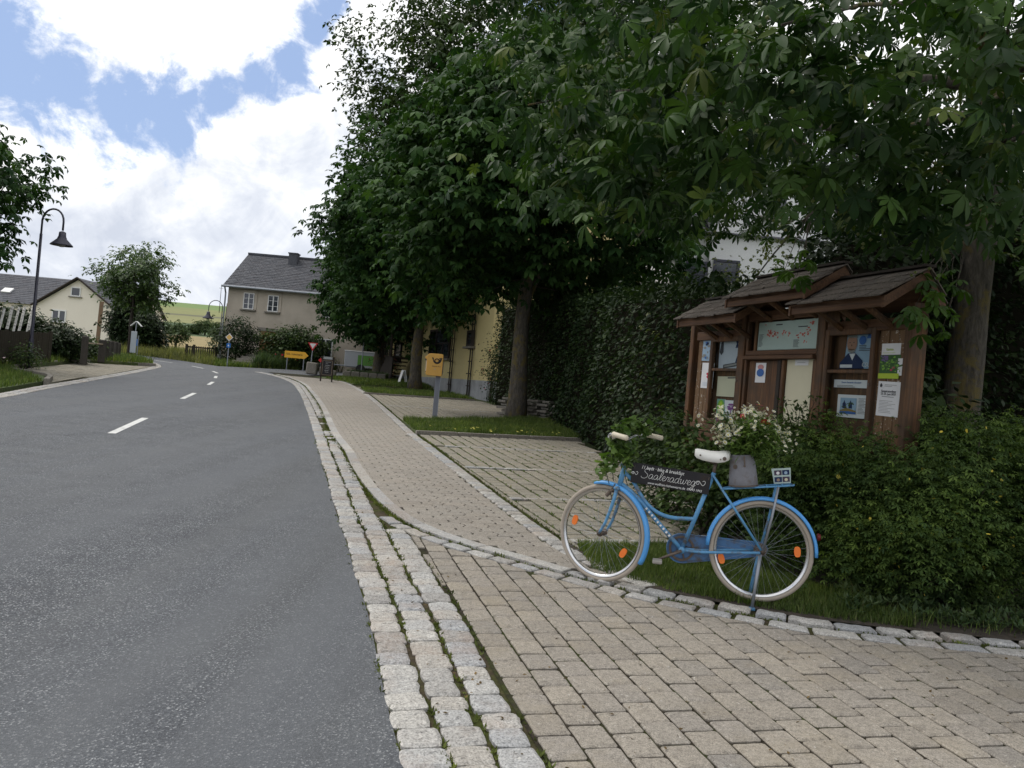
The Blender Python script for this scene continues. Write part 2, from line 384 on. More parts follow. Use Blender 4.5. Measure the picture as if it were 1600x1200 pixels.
def f_hill(t, b, out):
    p = wpos(t); s_ = N(t, 'ShaderNodeSeparateXYZ'); t.links.new(p, s_.inputs[0])
    wob = mth(t, 'MULTIPLY', mth(t, 'SUBTRACT', noise(t, p, .02, 4, .6), .5), 14)
    y = mth(t, 'ADD', mth(t, 'ADD', s_.outputs[1], mth(t, 'MULTIPLY', s_.outputs[0], .12)), wob)
    k = mth(t, 'DIVIDE', y, 500)
    col = ramp(t, k, [(0, (.1, .125, .035)), (.135, (.14, .14, .05)), (.15, (.26, .2, .085)), (.215, (.25, .195, .085)), (.222, (.065, .105, .035)), (.34, (.055, .095, .035)), (.352, (.2, .2, .075)),
                      (.425, (.19, .19, .07)), (.432, (.1, .1, .05)), (.45, (.1, .1, .05)), (.456, (.185, .19, .065)), (.6, (.17, .19, .06)), (.62, (.13, .2, .05)), (1, (.12, .19, .045))])
    mp = N(t, 'ShaderNodeMapping'); mp.inputs['Scale'].default_value = (.02, .5, 1); t.links.new(p, mp.inputs[0])
    n = noise(t, mp.outputs[0], 1, 6, .6); n2 = noise(t, p, .5, 6, .7)
    col = mixc(t, .5, col, ramp(t, mth(t, 'MULTIPLY', mth(t, 'ADD', n, n2), .5), [(.35, (.6, .62, .6)), (.65, (1.25, 1.2, 1.15))]), 'MULTIPLY')
    setc(t, b.inputs['Base Color'], col); b.inputs['Roughness'].default_value = 1
hillm = mat('fields', f_hill)
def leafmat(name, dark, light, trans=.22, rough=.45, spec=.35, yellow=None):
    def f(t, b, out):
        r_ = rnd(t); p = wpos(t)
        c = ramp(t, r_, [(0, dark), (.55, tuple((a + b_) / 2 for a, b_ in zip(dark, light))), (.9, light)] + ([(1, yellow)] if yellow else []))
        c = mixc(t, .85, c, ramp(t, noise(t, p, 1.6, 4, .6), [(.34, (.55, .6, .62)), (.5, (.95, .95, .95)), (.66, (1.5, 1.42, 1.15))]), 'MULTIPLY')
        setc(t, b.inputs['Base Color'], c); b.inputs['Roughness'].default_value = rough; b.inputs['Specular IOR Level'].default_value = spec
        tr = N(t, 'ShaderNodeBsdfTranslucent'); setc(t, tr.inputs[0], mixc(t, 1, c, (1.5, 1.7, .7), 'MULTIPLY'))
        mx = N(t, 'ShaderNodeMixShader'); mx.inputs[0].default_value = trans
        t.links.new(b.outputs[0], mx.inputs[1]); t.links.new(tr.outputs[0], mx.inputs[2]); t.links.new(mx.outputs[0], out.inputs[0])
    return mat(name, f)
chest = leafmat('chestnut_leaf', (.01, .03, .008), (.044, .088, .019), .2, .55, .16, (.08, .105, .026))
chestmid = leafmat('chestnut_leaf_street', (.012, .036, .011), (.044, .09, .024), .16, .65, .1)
limel = leafmat('lime_leaf', (.02, .038, .013), (.052, .08, .026), .18, .65, .1)
hedgel = leafmat('hornbeam_leaf', (.011, .026, .009), (.032, .055, .017), .12, .55, .2)
shrubl = leafmat('shrub_leaf', (.022, .045, .014), (.062, .1, .027), .18, .55, .2)
potl = leafmat('potentilla_leaf', (.03, .06, .018), (.095, .145, .036), .22, .65, .15)
grassm = leafmat('grass_blade', (.05, .085, .015), (.14, .19, .045), .25, .6, .25, (.2, .19, .08))
drygrass = leafmat('verge_grass', (.1, .12, .04), (.25, .24, .1), .25, .7, .2)
ivym = leafmat('vine_leaf', (.05, .1, .02), (.13, .2, .05), .25, .4, .4)
weedm = leafmat('weed_leaf', (.04, .075, .03), (.1, .14, .06), .2, .6, .25)
bark = plain('chestnut_bark', (.075, .064, .052), .95, 0, .6, 16, .1, 1, (.13, .1, .045))
barkdark = plain('dark_bark', (.055, .048, .04), .95, 0, .4, 9, .1, 1)
twigm = plain('twig', (.05, .04, .028), .9, 0, .3, 20)
def f_tbark(t, b, out):
    p = obco(t); mp = N(t, 'ShaderNodeMapping'); mp.inputs['Scale'].default_value = (22, 22, 5); t.links.new(p, mp.inputs[0]); n = noise(t, mp.outputs[0], 1, 7, .7, .6)
    c = ramp(t, n, [(.3, (.03, .026, .021)), (.5, (.085, .074, .06)), (.72, (.16, .14, .115))])
    l = ramp(t, noise(t, p, 3.2, 7, .72, .4), [(.5, (0, 0, 0)), (.6, (.8, .8, .8))])
    c = mixc(t, l, c, (.15, .115, .03)); setc(t, b.inputs['Base Color'], c); b.inputs['Roughness'].default_value = .95; bump(t, b, n, 1, .02)
bark = mat('lichen_bark', f_tbark)
core = plain('hedge_light_block', (.018, .017, .012), 1, 0, .3, 6, 0)  # dark box added inside the hedges to stop light passing through
def f_wood(t, b, out):
    p = obco(t); mp = N(t, 'ShaderNodeMapping'); mp.inputs['Scale'].default_value = (34, 34, 2.2); t.links.new(p, mp.inputs[0])
    n = noise(t, mp.outputs[0], 1, 6, .65, .4); m = noise(t, p, 3, 5, .6)
    c = ramp(t, n, [(.25, (.035, .015, .006)), (.48, (.105, .046, .018)), (.6, (.16, .075, .028)), (.78, (.23, .125, .055))])
    c = mixc(t, ramp(t, m, [(.42, (0, 0, 0)), (.62, (.75, .75, .75))]), c, (.055, .036, .022))
    setc(t, b.inputs['Base Color'], c); b.inputs['Roughness'].default_value = .75; bump(t, b, n, .4, .004)
wood = mat('stained_wood', f_wood)
def f_woodx(t, b, out):
    p = obco(t); mp = N(t, 'ShaderNodeMapping'); mp.inputs['Scale'].default_value = (2.2, 34, 34); t.links.new(p, mp.inputs[0])
    n = noise(t, mp.outputs[0], 1, 6, .65, .4)
    c = ramp(t, n, [(.25, (.035, .015, .007)), (.5, (.095, .043, .018)), (.75, (.16, .08, .037))])
    setc(t, b.inputs['Base Color'], c); b.inputs['Roughness'].default_value = .75; bump(t, b, n, .4, .004)
woodx = mat('stained_wood_horizontal', f_woodx)
def f_peel(t, b, out):
    p = obco(t); mp = N(t, 'ShaderNodeMapping'); mp.inputs['Scale'].default_value = (30, 30, 2.5); t.links.new(p, mp.inputs[0])
    n = noise(t, mp.outputs[0], 1, 6, .65, .3)
    c = ramp(t, n, [(.25, (.085, .045, .02)), (.5, (.15, .085, .04)), (.75, (.2, .12, .06))])
    pl = ramp(t, noise(t, p, 34, 6, .75, .5), [(.6, (0, 0, 0)), (.625, (1, 1, 1))])
    c = mixc(t, pl, c, (.5, .47, .42)); setc(t, b.inputs['Base Color'], c); b.inputs['Roughness'].default_value = .8
peel = mat('board_with_paper_scraps', f_peel)
darkwood = plain('dark_wood', (.03, .022, .017), .8, 0, .35, 10)
shingle = stone_mat('roof_shingle', [(.1, .084, .072), (.135, .113, .096), (.11, .095, .084), (.15, .126, .108)], 90, (.07, .07, .055), .4, (.22, .2, .18))
slate = stone_mat('slate', [(.085, .088, .1), (.1, .103, .116), (.115, .118, .13), (.092, .09, .1)], 20, (.07, .07, .075), .4, (.13, .13, .14))
def wallmat(name, c, stain, scale=.8, amt=.6):
    def f(t, b, out):
        p = wpos(t); n = noise(t, p, scale, 7, .68); fn = noise(t, p, 30, 4, .6)
        col = mixc(t, ramp(t, n, [(.42, (0, 0, 0)), (.68, (amt, amt, amt))]), c, stain)
        col = mixc(t, .35, col, ramp(t, fn, [(.3, (.75, .75, .75)), (.7, (1.15, 1.15, 1.15))]), 'MULTIPLY')
        setc(t, b.inputs['Base Color'], col); b.inputs['Roughness'].default_value = .95; bump(t, b, fn, .3, .01)
    return mat(name, f)
render_grey = wallmat('old_render', (.5, .44, .36), (.36, .31, .25), .7, .8)
render_cream = wallmat('cream_render', (.83, .77, .66), (.74, .68, .58), .4, .4)
render_yellow = wallmat('yellow_render', (.6, .5, .24), (.5, .42, .22), .5, .5)
plinthm = wallmat('grey_plinth', (.36, .37, .38), (.22, .22, .22), 1.5, .8)
render_white = wallmat('white_render', (.75, .75, .74), (.66, .66, .65), .6, .5)
glass = plain('dark_glass', (.03, .035, .045), .08, 0, .3, 2, .9)
whitep = plain('white_paint', (.75, .75, .73), .5, 0, .06)
bluep = plain('bicycle_blue_paint', (.1, .28, .49), .42, 0, .25, 22, .45, 0, (.12, .1, .085))
bluefender = plain('fender_blue_paint', (.09, .34, .73), .34, 0, .08, 14, .5)
bluedk = plain('chainguard_blue_paint', (.06, .16, .33), .45, 0, .2, 16, .5, 0, (.08, .07, .06))
rust = plain('rusty_steel', (.14, .11, .09), .6, .5, .4, 40, .4, .3)
chrome = plain('chrome', (.62, .62, .62), .25, 1, .15, 20)
steel = plain('galvanised_steel', (.3, .32, .35), .5, .7, .15, 12)
tyre = plain('cream_tyre', (.38, .33, .275), .8, 0, .14, 14, .2)
orange = plain('orange_reflector', (.85, .2, .03), .3, 0, .1, 30, .6)
cream = plain('cream_grip', (.6, .54, .42), .55, 0, .12, 30)
saddlem = plain('white_saddle', (.78, .77, .73), .5, 0, .06, 20, .4, 0)
boardblk = plain('blackboard', (.018, .017, .02), .6, 0, .5, 8, .3, 0, (.035, .024, .018))
chalk = plain('chalk', (.78, .78, .76), .9, 0, .1, 60)
felt = plain('grey_enamel', (.2, .2, .22), .8, 0, .25, 26, .2, .5, (.15, .13, .12))
black = plain('black', (.012, .012, .013), .6, 0, .2)
lampm = plain('lamp_post_paint', (.03, .03, .05), .4, 0, .15, 10, .5)
fencem = plain('weathered_fence', (.045, .04, .03), .9, 0, .4, 8, .1)
birch = plain('birch_bark', (.6, .58, .53), .8, 0, .12, 8, .2, 0, (.06, .055, .05))
posty = plain('post_yellow', (.56, .31, .065), .5, 0, .08, 10, .4)
paper = plain('paper', (.72, .72, .74), .8, 0, .03, 10, .2)
papercream = plain('cream_paper', (.62, .58, .43), .8, 0, .04, 10, .2)
signyel = plain('sign_yellow', (.8, .42, .03), .5, 0, .05)
signblue = plain('sign_blue', (.02, .16, .5), .5, 0, .05)
signred = plain('sign_red', (.6, .03, .03), .5, 0, .05)
redp = plain('red_petal', (.5, .02, .05), .6, 0, .3, 30)
pinkp = plain('purple_petal', (.22, .06, .25), .6, 0, .3, 30)
whitepet = plain('white_petal', (.78, .77, .62), .6, 0, .1, 30)
yellpet = plain('yellow_petal', (.75, .6, .08), .6, 0, .15, 30)
doorm = plain('door_wood', (.22, .12, .045), .6, 0, .25, 6)
roadpaint = plain('road_paint', (.62, .62, .6), .7, 0, .15, 8, .3, 0, (.3, .3, .3))
def col(name, c, rough=.7): return plain(name, c, rough, 0, .05, 20, .3)
_tc = {}
def text(s, size, matr, parent, loc, rot=None, shear=0, name='lettering', align='CENTER', depth=.0006, sx=1):
    cu = bpy.data.curves.new(name, 'FONT'); cu.body = s; cu.size = size; cu.shear = shear; cu.align_x = align; cu.align_y = 'CENTER'; cu.extrude = depth; cu.resolution_u = 3
    o = bpy.data.objects.new(name, cu)
    me = bpy.data.meshes.new_from_object(o); bpy.data.objects.remove(o)
    me.name = name; me.materials.clear(); me.materials.append(matr)
    ob = link(name, me, parent); ob.location = loc; ob.rotation_euler = rot or (R(90), 0, 0); ob.scale = (sx, 1, 1)
    return ob
# ---------------------------------------------------------------- ground, road, hill
def grid(name, xs, ys, dz, m, zf=None):
    v = []; nx = len(xs)
    for y in ys:
        for x in xs: v.append((x, y, (zf or gz)(x, y) + dz))
    f = [(j * nx + i, j * nx + i + 1, (j + 1) * nx + i + 1, (j + 1) * nx + i) for j in range(len(ys) - 1) for i in range(nx - 1)]
    me = bpy.data.meshes.new(name); me.from_pydata(v, [], f); me.materials.append(m); me.polygons.foreach_set('use_smooth', [True] * len(f))
    return link(name, me, kind='structure')
grid('ground', np.linspace(-260, 260, 40), list(np.linspace(-60, 62, 40)), -.06, turf)
def hz(x, y): return gz(x, y) + (y > 70) * (1.6 * math.sin(x * .013 + 1) * min(1, (y - 70) / 150) + .5 * math.sin(x * .05 + y * .03) * min(1, (y - 70) / 200))
grid('hill', np.linspace(-900, 900, 90), list(np.linspace(62, 130, 14)) + list(np.linspace(140, 600, 40)) + [700, 900, 1200, 1500], -.06, hillm, hz)

AR = smooth_line([(1.0, -1.8), (.4, .45), (-.27, 2.98), (-.43, 3.57), (-.70, 4.67), (-.92, 5.43), (-1.15, 6.28), (-1.5, 7.49), (-1.92, 9.02), (-2.74, 11.96), (-3.47, 14.62), (-4.95, 19.88), (-6.47, 25.12), (-8.22, 30.7), (-9.9, 34.8), (-11.3, 37.4), (-13, 39.7), (-14.8, 41.6), (-17, 44), (-20, 46.8), (-25, 50), (-36, 53.5)], .35)
AL = smooth_line([(-6.1, -1.8), (-7.5, 5), (-8.5, 10), (-9.52, 15.34), (-10.42, 18.6), (-10.98, 20.69), (-12.67, 27.08), (-14.4, 33.2), (-15.5, 36.2), (-17.5, 39.6), (-20.5, 42.8), (-26, 45.8), (-36, 48.5)], .35)
n_ = 160
def resamp(l, n): S_ = arc(l); return np.array([along(l, s, S_) for s in np.linspace(0, S_[-1], n)])
mb = MB(); ribbon(mb, resamp(AL, n_), resamp(AR, n_), 0); road = mb.build('road', asphalt); road['kind'] = 'structure'
mb = MB(); ribbon(mb, smooth_line([(-15.3, 41.6), (-14.2, 43.6), (-12.2, 47.2), (-9.2, 55), (-6, 64)], .8)[:], smooth_line([(-11.2, 37.6), (-10.1, 41), (-8.9, 46), (-6.4, 54), (-3, 63)], .8)[:len(smooth_line([(-15.3, 41.6), (-14.2, 43.6), (-12.2, 47.2), (-9.2, 55), (-6, 64)], .8))], -.004) if False else None
A_ = resamp(smooth_line([(-15.3, 41.6), (-14.2, 43.6), (-12.2, 47.2), (-9.2, 55), (-6, 61)], .8), 30); B_ = resamp(smooth_line([(-11.2, 37.2), (-9.9, 41), (-8.6, 46), (-6.1, 54), (-3, 61)], .8), 30)
mb = MB(); ribbon(mb, A_, B_, -.004); o = mb.build('side_street', asphalt); o['kind'] = 'structure'
# centre dashes
for k, (a, b) in enumerate([((-4.42, 6.9), (-4.9, 8.7)), ((-5.60, 11.63), (-6.22, 14.07)), ((-7.55, 18.9), (-8.12, 21.1)), ((-9.3, 25.2), (-9.82, 27.0)), ((-10.7, 29.6), (-11.25, 31.2)), ((-12.1, 33.7), (-12.9, 35.3)), ((-14.1, 37.4), (-15.2, 38.9)), ((-17, 41), (-18.5, 42.3))][1:]):
    l = smooth_line([a, b], .4); mb = MB(); ribbon(mb, offset(l, -.055), offset(l, .055), .004)
    o = mb.build('lane_dash', roadpaint); o['kind'] = 'structure'

# ---------------------------------------------------------------- paving pieces
TILT = Matrix.Rotation(math.atan(SL), 3, 'X')
def block(poly, top, h=.07, ch=.005, dome=0):
    """paver: upright sides, chamfered rim"""
    n = len(poly); P = np.array(poly); c = P.mean(0); wdt = np.abs(P - c).max(); k = max(.3, 1 - ch / max(.012, wdt * .7))
    v = [(x, y, top - h) for x, y in P] + [(x, y, top - ch * .8) for x, y in P] + [(c[0] + (x - c[0]) * k, c[1] + (y - c[1]) * k, top) for x, y in P]
    f = []
    for a in (0, 1):
        for i in range(n): f.append((a * n + i, a * n + (i + 1) % n, (a + 1) * n + (i + 1) % n, (a + 1) * n + i))
    if dome:
        v.append((c[0], c[1], top + dome)); f += [(2 * n + i, 2 * n + (i + 1) % n, 3 * n) for i in range(n)]
    else: f.append(tuple(2 * n + i for i in range(n)))
    return v, f
def cobble(lx, ly, seed, top=.012):
    """split granite sett: skewed quad with broken, rounded edges and an uneven crown"""
    r_ = random.Random(seed); q = [(sx * lx / 2 * r_.uniform(.86, 1.03), sy * ly / 2 * r_.uniform(.86, 1.03)) for sx, sy in ((-1, -1), (1, -1), (1, 1), (-1, 1))]; P = []
    for i in range(4):
        a, b = Vector(q[i]), Vector(q[(i + 1) % 4]); d = b - a; nr = Vector((d.y, -d.x)).normalized()
        for t_, o in ((.06, -.001), (.34, .003), (.66, .003), (.94, -.001)): P.append(tuple(a + d * t_ + nr * (o + r_.uniform(-.004, .0035))))
    v, f = block(P, top - .003, .07, .007, 0); n = len(P); c = np.mean(P, 0); f = f[:-1]
    sl = (r_.uniform(-.02, .02), r_.uniform(-.02, .02))
    v += [(c[0] + (x - c[0]) * .8, c[1] + (y - c[1]) * .8, top + r_.uniform(-.003, .003) + (x - c[0]) * sl[0]) for x, y in P]
    v += [(c[0] + (x - c[0]) * .34, c[1] + (y - c[1]) * .34, top + r_.uniform(-.002, .004)) for x, y in P]
    for a in (2, 3):
        for i in range(n): f.append((a * n + i, a * n + (i + 1) % n, (a + 1) * n + (i + 1) % n, (a + 1) * n + i))
    f.append(tuple(4 * n + i for i in range(n)))
    return v, f
class Pieces:
    """many alike pieces of one surface: the nearest 300 are parts, the rest one part"""
    def __init__(s, parent, name, matr, base): s.p, s.n, s.m, s.b = parent, name, matr, base; s.l = []; s.cache = {}
    def add(s, x, y, ang, geo, key=None, dz=0, tilt=.004): s.l.append((x, y, ang, geo, key, dz, tilt))
    def done(s, most=300, restname=None):
        s.l.sort(key=lambda q: math.hypot(q[0], q[1]) + (8 if q[1] < 2.2 else 0)); rest = MB()
        for i, (x, y, ang, (v, f), key, dz, tl) in enumerate(s.l):
            z = gz(x, y) + s.b + dz; tx, ty = random.gauss(0, tl), random.gauss(0, tl)
            Mx = TILT @ Matrix.Rotation(ang, 3, 'Z') @ Matrix.Rotation(tx, 3, 'X') @ Matrix.Rotation(ty, 3, 'Y')
            if i < most:
                me = s.cache.get(key) if key is not None else None
                if me is None:
                    me = bpy.data.meshes.new(s.n); me.from_pydata(v, [], f); me.materials.append(s.m)
                    if key is not None: s.cache[key] = me
                o = bpy.data.objects.new(s.n, me); C.objects.link(o); o.parent = s.p; o.location = (x, y, z); o.rotation_euler = Mx.to_euler()
            else:
                A = np.array(Mx); V = np.array(v) @ A.T + np.array((x, y, z)); rest.add(V.tolist(), f)
        if rest.v: rest.build(restname or s.n, s.m, s.p, kind='stuff')
def clip(poly, p, nrm):
    out = []; k = len(poly); d = [(q[0] - p[0]) * nrm[0] + (q[1] - p[1]) * nrm[1] for q in poly]
    for i in range(k):
        a, b, da, db = poly[i], poly[(i + 1) % k], d[i], d[(i + 1) % k]
        if da >= 0: out.append(a)
        if da * db < 0: t = da / (da - db); out.append((a[0] + (b[0] - a[0]) * t, a[1] + (b[1] - a[1]) * t))
    return out
def area(p): return abs(sum(p[i][0] * p[i - 1][1] - p[i - 1][0] * p[i][1] for i in range(len(p)))) / 2
def clip_line(poly, line, side):
    """keep the part of a paver on one side (+ is right of travel) of a ground polyline"""
    c = np.mean(poly, 0); i = int(np.argmin(((line - c) ** 2).sum(1))); a, b = line[max(0, i - 1)], line[min(len(line) - 1, i + 1)]
    t = (b - a) / (np.linalg.norm(b - a) + 1e-9); nr = np.array([t[1], -t[0]]) * side
    if ((c - line[i]) @ nr) > .35: return poly
    return clip(poly, line[i], nr)

# gutter of granite setts along the road
gut = link('gutter', None, kind='structure')
S_AR = arc(AR); y_of = lambda s: along(AR, s, S_AR)[1]
s36 = next(s for s in S_AR if y_of(s) > 38.5)
KL = smooth_line([(7.5, 4.75), (5, 4.93), (3.31, 5.10), (2.73, 5.12), (2.09, 5.17), (1.74, 5.28), (1.16, 5.53), (.75, 5.77), (.45, 5.99), (.17, 6.23), (-.14, 6.47), (-.47, 6.78), (-.77, 7.17), (-1.0, 7.62), (-1.29, 8.34), (-1.62, 9.35), (-1.96, 10.5), (-2.36, 11.98), (-3.12, 14.49), (-4.6, 19.98), (-6.12, 25.2), (-7.86, 30.85), (-9.5, 35), (-10.9, 37.7)], .12)
KLs = arc(KL)
gutA = AR[AR[:, 1] < 38.6]
mb = MB(); ribbon(mb, offset(gutA, -.005), offset(gutA, .56), -.008); mb.build('joint_bed', mossm, gut)
P_ = Pieces(gut, 'cobblestone', granite, 0)
for row in range(3):
    s = .05 * row
    while s < s36:
        L_ = random.uniform(.135, .185); off = .085 + row * (.182 if True else 0) + random.uniform(-.008, .008)
        p = along(offset(AR, off), s + L_ / 2, S_AR); q = along(AR, s + L_, S_AR) - along(AR, s, S_AR); a = math.atan2(q[1], q[0])
        ok = True
        if row == 2:
            dk = np.sqrt(((KL - p) ** 2).sum(1)); ok = dk.min() > .235 and p[1] < 8.2
        if row == 1: ok = p[1] < 6 or np.sqrt(((KL - p) ** 2).sum(1)).min() > .07
        if ok and p[1] > 1.2:
            k = random.randrange(10); Lq = round(L_ / .01) * .01
            P_.add(p[0], p[1], a, cobble(Lq * 1.03, .16 + .006 * (k % 4), k * 7 + int(Lq * 100)), (k, Lq), random.uniform(-.004, .003), .018)
        s += L_ + random.uniform(.002, .012)
P_.done()

# kerb stones that part the drive from the footway
kerb = link('kerb', None, kind='structure')
def strip_piece(line, S_, s0, s1, o0, o1, n=4, rough=0):
    A = [along(line, s, S_) for s in np.linspace(s0, s1, n)]
    T = [(along(line, s + .02, S_) - along(line, s - .02, S_)) for s in np.linspace(s0, s1, n)]
    T = [t / np.linalg.norm(t) for t in T]; Nn = [np.array([t[1], -t[0]]) for t in T]
    jit = lambda: random.uniform(-rough, rough)
    P = [a + q * (o0 + jit()) for a, q in zip(A, Nn)] + [a + q * (o1 + jit()) for a, q in zip(A[::-1], Nn[::-1])]
    c = np.mean(P, 0); pl = [tuple(p - c) for p in P]
    if sum(pl[i - 1][0] * pl[i][1] - pl[i][0] * pl[i - 1][1] for i in range(len(pl))) < 0: pl = pl[::-1]
    return c, pl
PK = Pieces(kerb, 'kerb_stone', granite, 0)
s = 0; sK = KLs[-1]; s_first = KLs[int(np.argmin(((KL - np.array([.55, 5.9])) ** 2).sum(1)))]
while s < sK - .3:
    L_ = random.uniform(.15, .3) if s < s_first else random.uniform(.8, 1.05); L_ = min(L_, sK - s)
    rough = .012 if s < s_first else .001
    c, pl = strip_piece(KL, KLs, s, s + L_ - (.012 if s >= s_first else random.uniform(.014, .04)), .0, .125 if s >= s_first else random.uniform(.085, .11), 6, rough)
    PK.add(c[0], c[1], 0, block(pl, .03 if s < s_first else .021, .16, .014 if s < s_first else .006, .006 if s < s_first else 0), None, random.uniform(-.008, .004) if s < s_first else 0, .01 if s < s_first else .001); s += L_
PK.done()
low = link('setts_row', None, kind='structure')
mb = MB(); ribbon(mb, offset(KL, -.2), offset(KL, .14), -.004)
mb.build('joint_bed', mossm, low)
PW = Pieces(low, 'sett', granite, 0); s = 0; s_end = KLs[int(np.argmin(((KL - np.array([-.95, 7.5])) ** 2).sum(1)))]
while s < s_end:
    L_ = random.uniform(.2, .29); c, pl = strip_piece(KL, KLs, s, s + L_ - .03, -.165, -.055, 5, .009)
    PW.add(c[0], c[1], 0, block(pl, .014, .08, .01, .003), None, random.uniform(-.003, .003), .015); s += L_
PW.done()

# driveway of large concrete pavers
drive = link('driveway', None, kind='structure')
gutR = offset(gutA, .545); lowL = offset(KL, -.178)
dpoly = [tuple(p) for p in gutR if 0.8 < p[1] < 7.3] + [tuple(p) for p in lowL[::-1] if p[1] < 7.4] + [(7.5, .6)]
sheet('joint_bed', dpoly, -.003, jointm, None, drive)
AD = R(104.2); da = np.array([math.cos(AD), math.sin(AD)]); dx_ = np.array([math.cos(AD - R(90)), math.sin(AD - R(90))])
org = np.array([-.07, 4.40]) + dx_ * .012
def rounded(lp, k):
    r_ = random.Random(k + 50); P = []; n = 4
    for i in range(4):
        a, b = Vector(lp[i]), Vector(lp[(i + 1) % 4]); d = b - a; nr = Vector((d.y, -d.x)).normalized()
        for t_ in (.06, .35, .65, .94): P.append(tuple(a + d * t_ + nr * (r_.uniform(-.002, .0015))))
    return block(P, .008, .05, .009)
PD = Pieces(drive, 'paver', concrete, 0); PW_, PL_ = .163, .203
for i in range(-1, 46):
    sh = (i % 2) * PL_ / 2 + random.uniform(-.012, .012)
    for j in range(-30, 24):
        c = org + dx_ * (i + .5) * PW_ + da * (j * PL_ + sh)
        if not (.9 < c[1] < 7.8 and c[0] < 7.2): continue
        if not inside(c, dpoly) and min(((gutR - c) ** 2).sum(1).min(), ((lowL - c) ** 2).sum(1).min()) > .018: continue
        hw, hl = PW_ / 2 - random.uniform(.005, .008), PL_ / 2 - random.uniform(.005, .008)
        rct = [(c + dx_ * a * hw + da * b * hl) for a, b in ((-1, -1), (1, -1), (1, 1), (-1, 1))]
        pl = [tuple(q) for q in rct]
        p2 = clip_line(clip_line(pl, gutR, 1), lowL, -1)
        if len(p2) < 3 or area(p2) < .004: continue
        if abs(area(p2) - area(pl)) < 1e-6:
            k = random.randrange(8); pr = random.Random(k); lp = [(a * (PL_ / 2 - pr.uniform(.004, .0068)), b * (PW_ / 2 - pr.uniform(.004, .0068))) for a, b in ((-1, -1), (1, -1), (1, 1), (-1, 1))]
            PD.add(c[0], c[1], AD, rounded(lp, k), k, random.uniform(-.003, .003), .009)
        else:
            m_ = np.mean(p2, 0); PD.add(m_[0], m_[1], 0, block([(q[0] - m_[0], q[1] - m_[1]) for q in p2], .008, .06, .004), None, 0, .003)
PD.done()

# footway of interlocking pavers
BOR = smooth_line([(1.02, 5.72), (.70, 6.2), (.46, 6.7), (.2, 7.55), (-.17, 8.88), (-.79, 11.18), (-1.45, 13.64), (-1.85, 15.1), (-3.1, 20.2), (-4.44, 25.57), (-5.7, 30.2), (-6.9, 34.15), (-7.6, 36)], .12)
foot = link('sidewalk', None, kind='structure')
kerbR = offset(KL, .122); FZ = .015
fpoly = [tuple(p) for p in kerbR if p[0] < .95] + [(-11.8, 39.6), (-10.2, 40.2)] + [tuple(p) for p in BOR[::-1]]
sheet('joint_bed', fpoly, FZ - .004, jointm, None, foot)
AF = R(105.6); fa = np.array([math.cos(AF), math.sin(AF)]); fx = np.array([math.cos(R(16.5)), math.sin(R(16.5))])
UW, UL = .222, .168
def dbl_t(w_, h_):
    e = .026; y = [-h_ / 2, -h_ / 2 + .035, -h_ / 2 + .058, h_ / 2 - .058, h_ / 2 - .035, h_ / 2]; x = [0, 0, e, e, 0, 0]
    return [(-w_ / 2 + a + .001, b) for a, b in zip(x, y)][::-1] + [(w_ / 2 - .028 + a, b) for a, b in zip(x, y)] if False else \
        [(-w_ / 2 - .013 + a + .0065, b) for a, b in list(zip(x, y))[::-1]] + [(w_ / 2 - .013 + a - .0065, b) for a, b in zip(x, y)]
PF = Pieces(foot, 'paver', walkcon, FZ); o_ = np.array([-1.0, 8.5])
shape = dbl_t(UW, UL - .004)
for j in range(-24, 190):
    for i in range(-30, 34):
        c = o_ + fa * j * UL + fx * (i + .5 * (j % 2)) * UW
        if c[1] > 37 or c[1] < 5.6: continue
        if j > 90 and c[1] > 22 and False: continue
        if not inside(c, fpoly):
            if min(((kerbR - c) ** 2).sum(1).min(), ((BOR - c) ** 2).sum(1).min()) > .012: continue
        pl = [tuple(c + fx * a + fa * b) for a, b in shape]
        near = min(((kerbR - c) ** 2).sum(1).min(), ((BOR - c) ** 2).sum(1).min()) < .04
        if near or c[1] > 24:
            if c[1] > 19 or True: pl = [tuple(c + fx * a + fa * b) for a, b in ((-UW / 2 + .003, -UL / 2 + .002), (UW / 2 - .003, -UL / 2 + .002), (UW / 2 - .003, UL / 2 - .002), (-UW / 2 + .003, UL / 2 - .002))]
            pl = clip_line(clip_line(pl, kerbR, 1), BOR, -1)
            if len(pl) < 3 or area(pl) < .004: continue
            m_ = np.mean(pl, 0); PF.add(m_[0], m_[1], 0, block([(q[0] - m_[0], q[1] - m_[1]) for q in pl], .006, .05, .003), None, random.uniform(-.001, .001), .002)
        else:
            k = random.randrange(3); PF.add(c[0], c[1], math.atan2(fx[1], fx[0]), block([(a, b) for a, b in shape], .006, .05, .003), k, random.uniform(-.0012, .0012), .003)
PF.done()
# border row of setts between footway and parking
bord = link('border_row', None, kind='structure')
BS = arc(BOR); mb = MB(); ribbon(mb, offset(BOR, -.01), offset(BOR, .23), FZ - .01); mb.build('joint_bed', mossm, bord)
PB = Pieces(bord, 'cobblestone', granite, FZ); s = 0
while s < BS[-1]:
    L_ = random.uniform(.13, .17); p = along(offset(BOR, .095), s + L_ / 2, BS); q = along(BOR, s + L_, BS) - along(BOR, s, BS); k = random.randrange(8)
    PB.add(p[0], p[1], math.atan2(q[1], q[0]), cobble(round(L_, 2) * .97, .165, k * 5 + int(L_ * 100), .008), (k, round(L_, 2)), random.uniform(-.003, .003), .012); s += L_ + .008
PB.done()

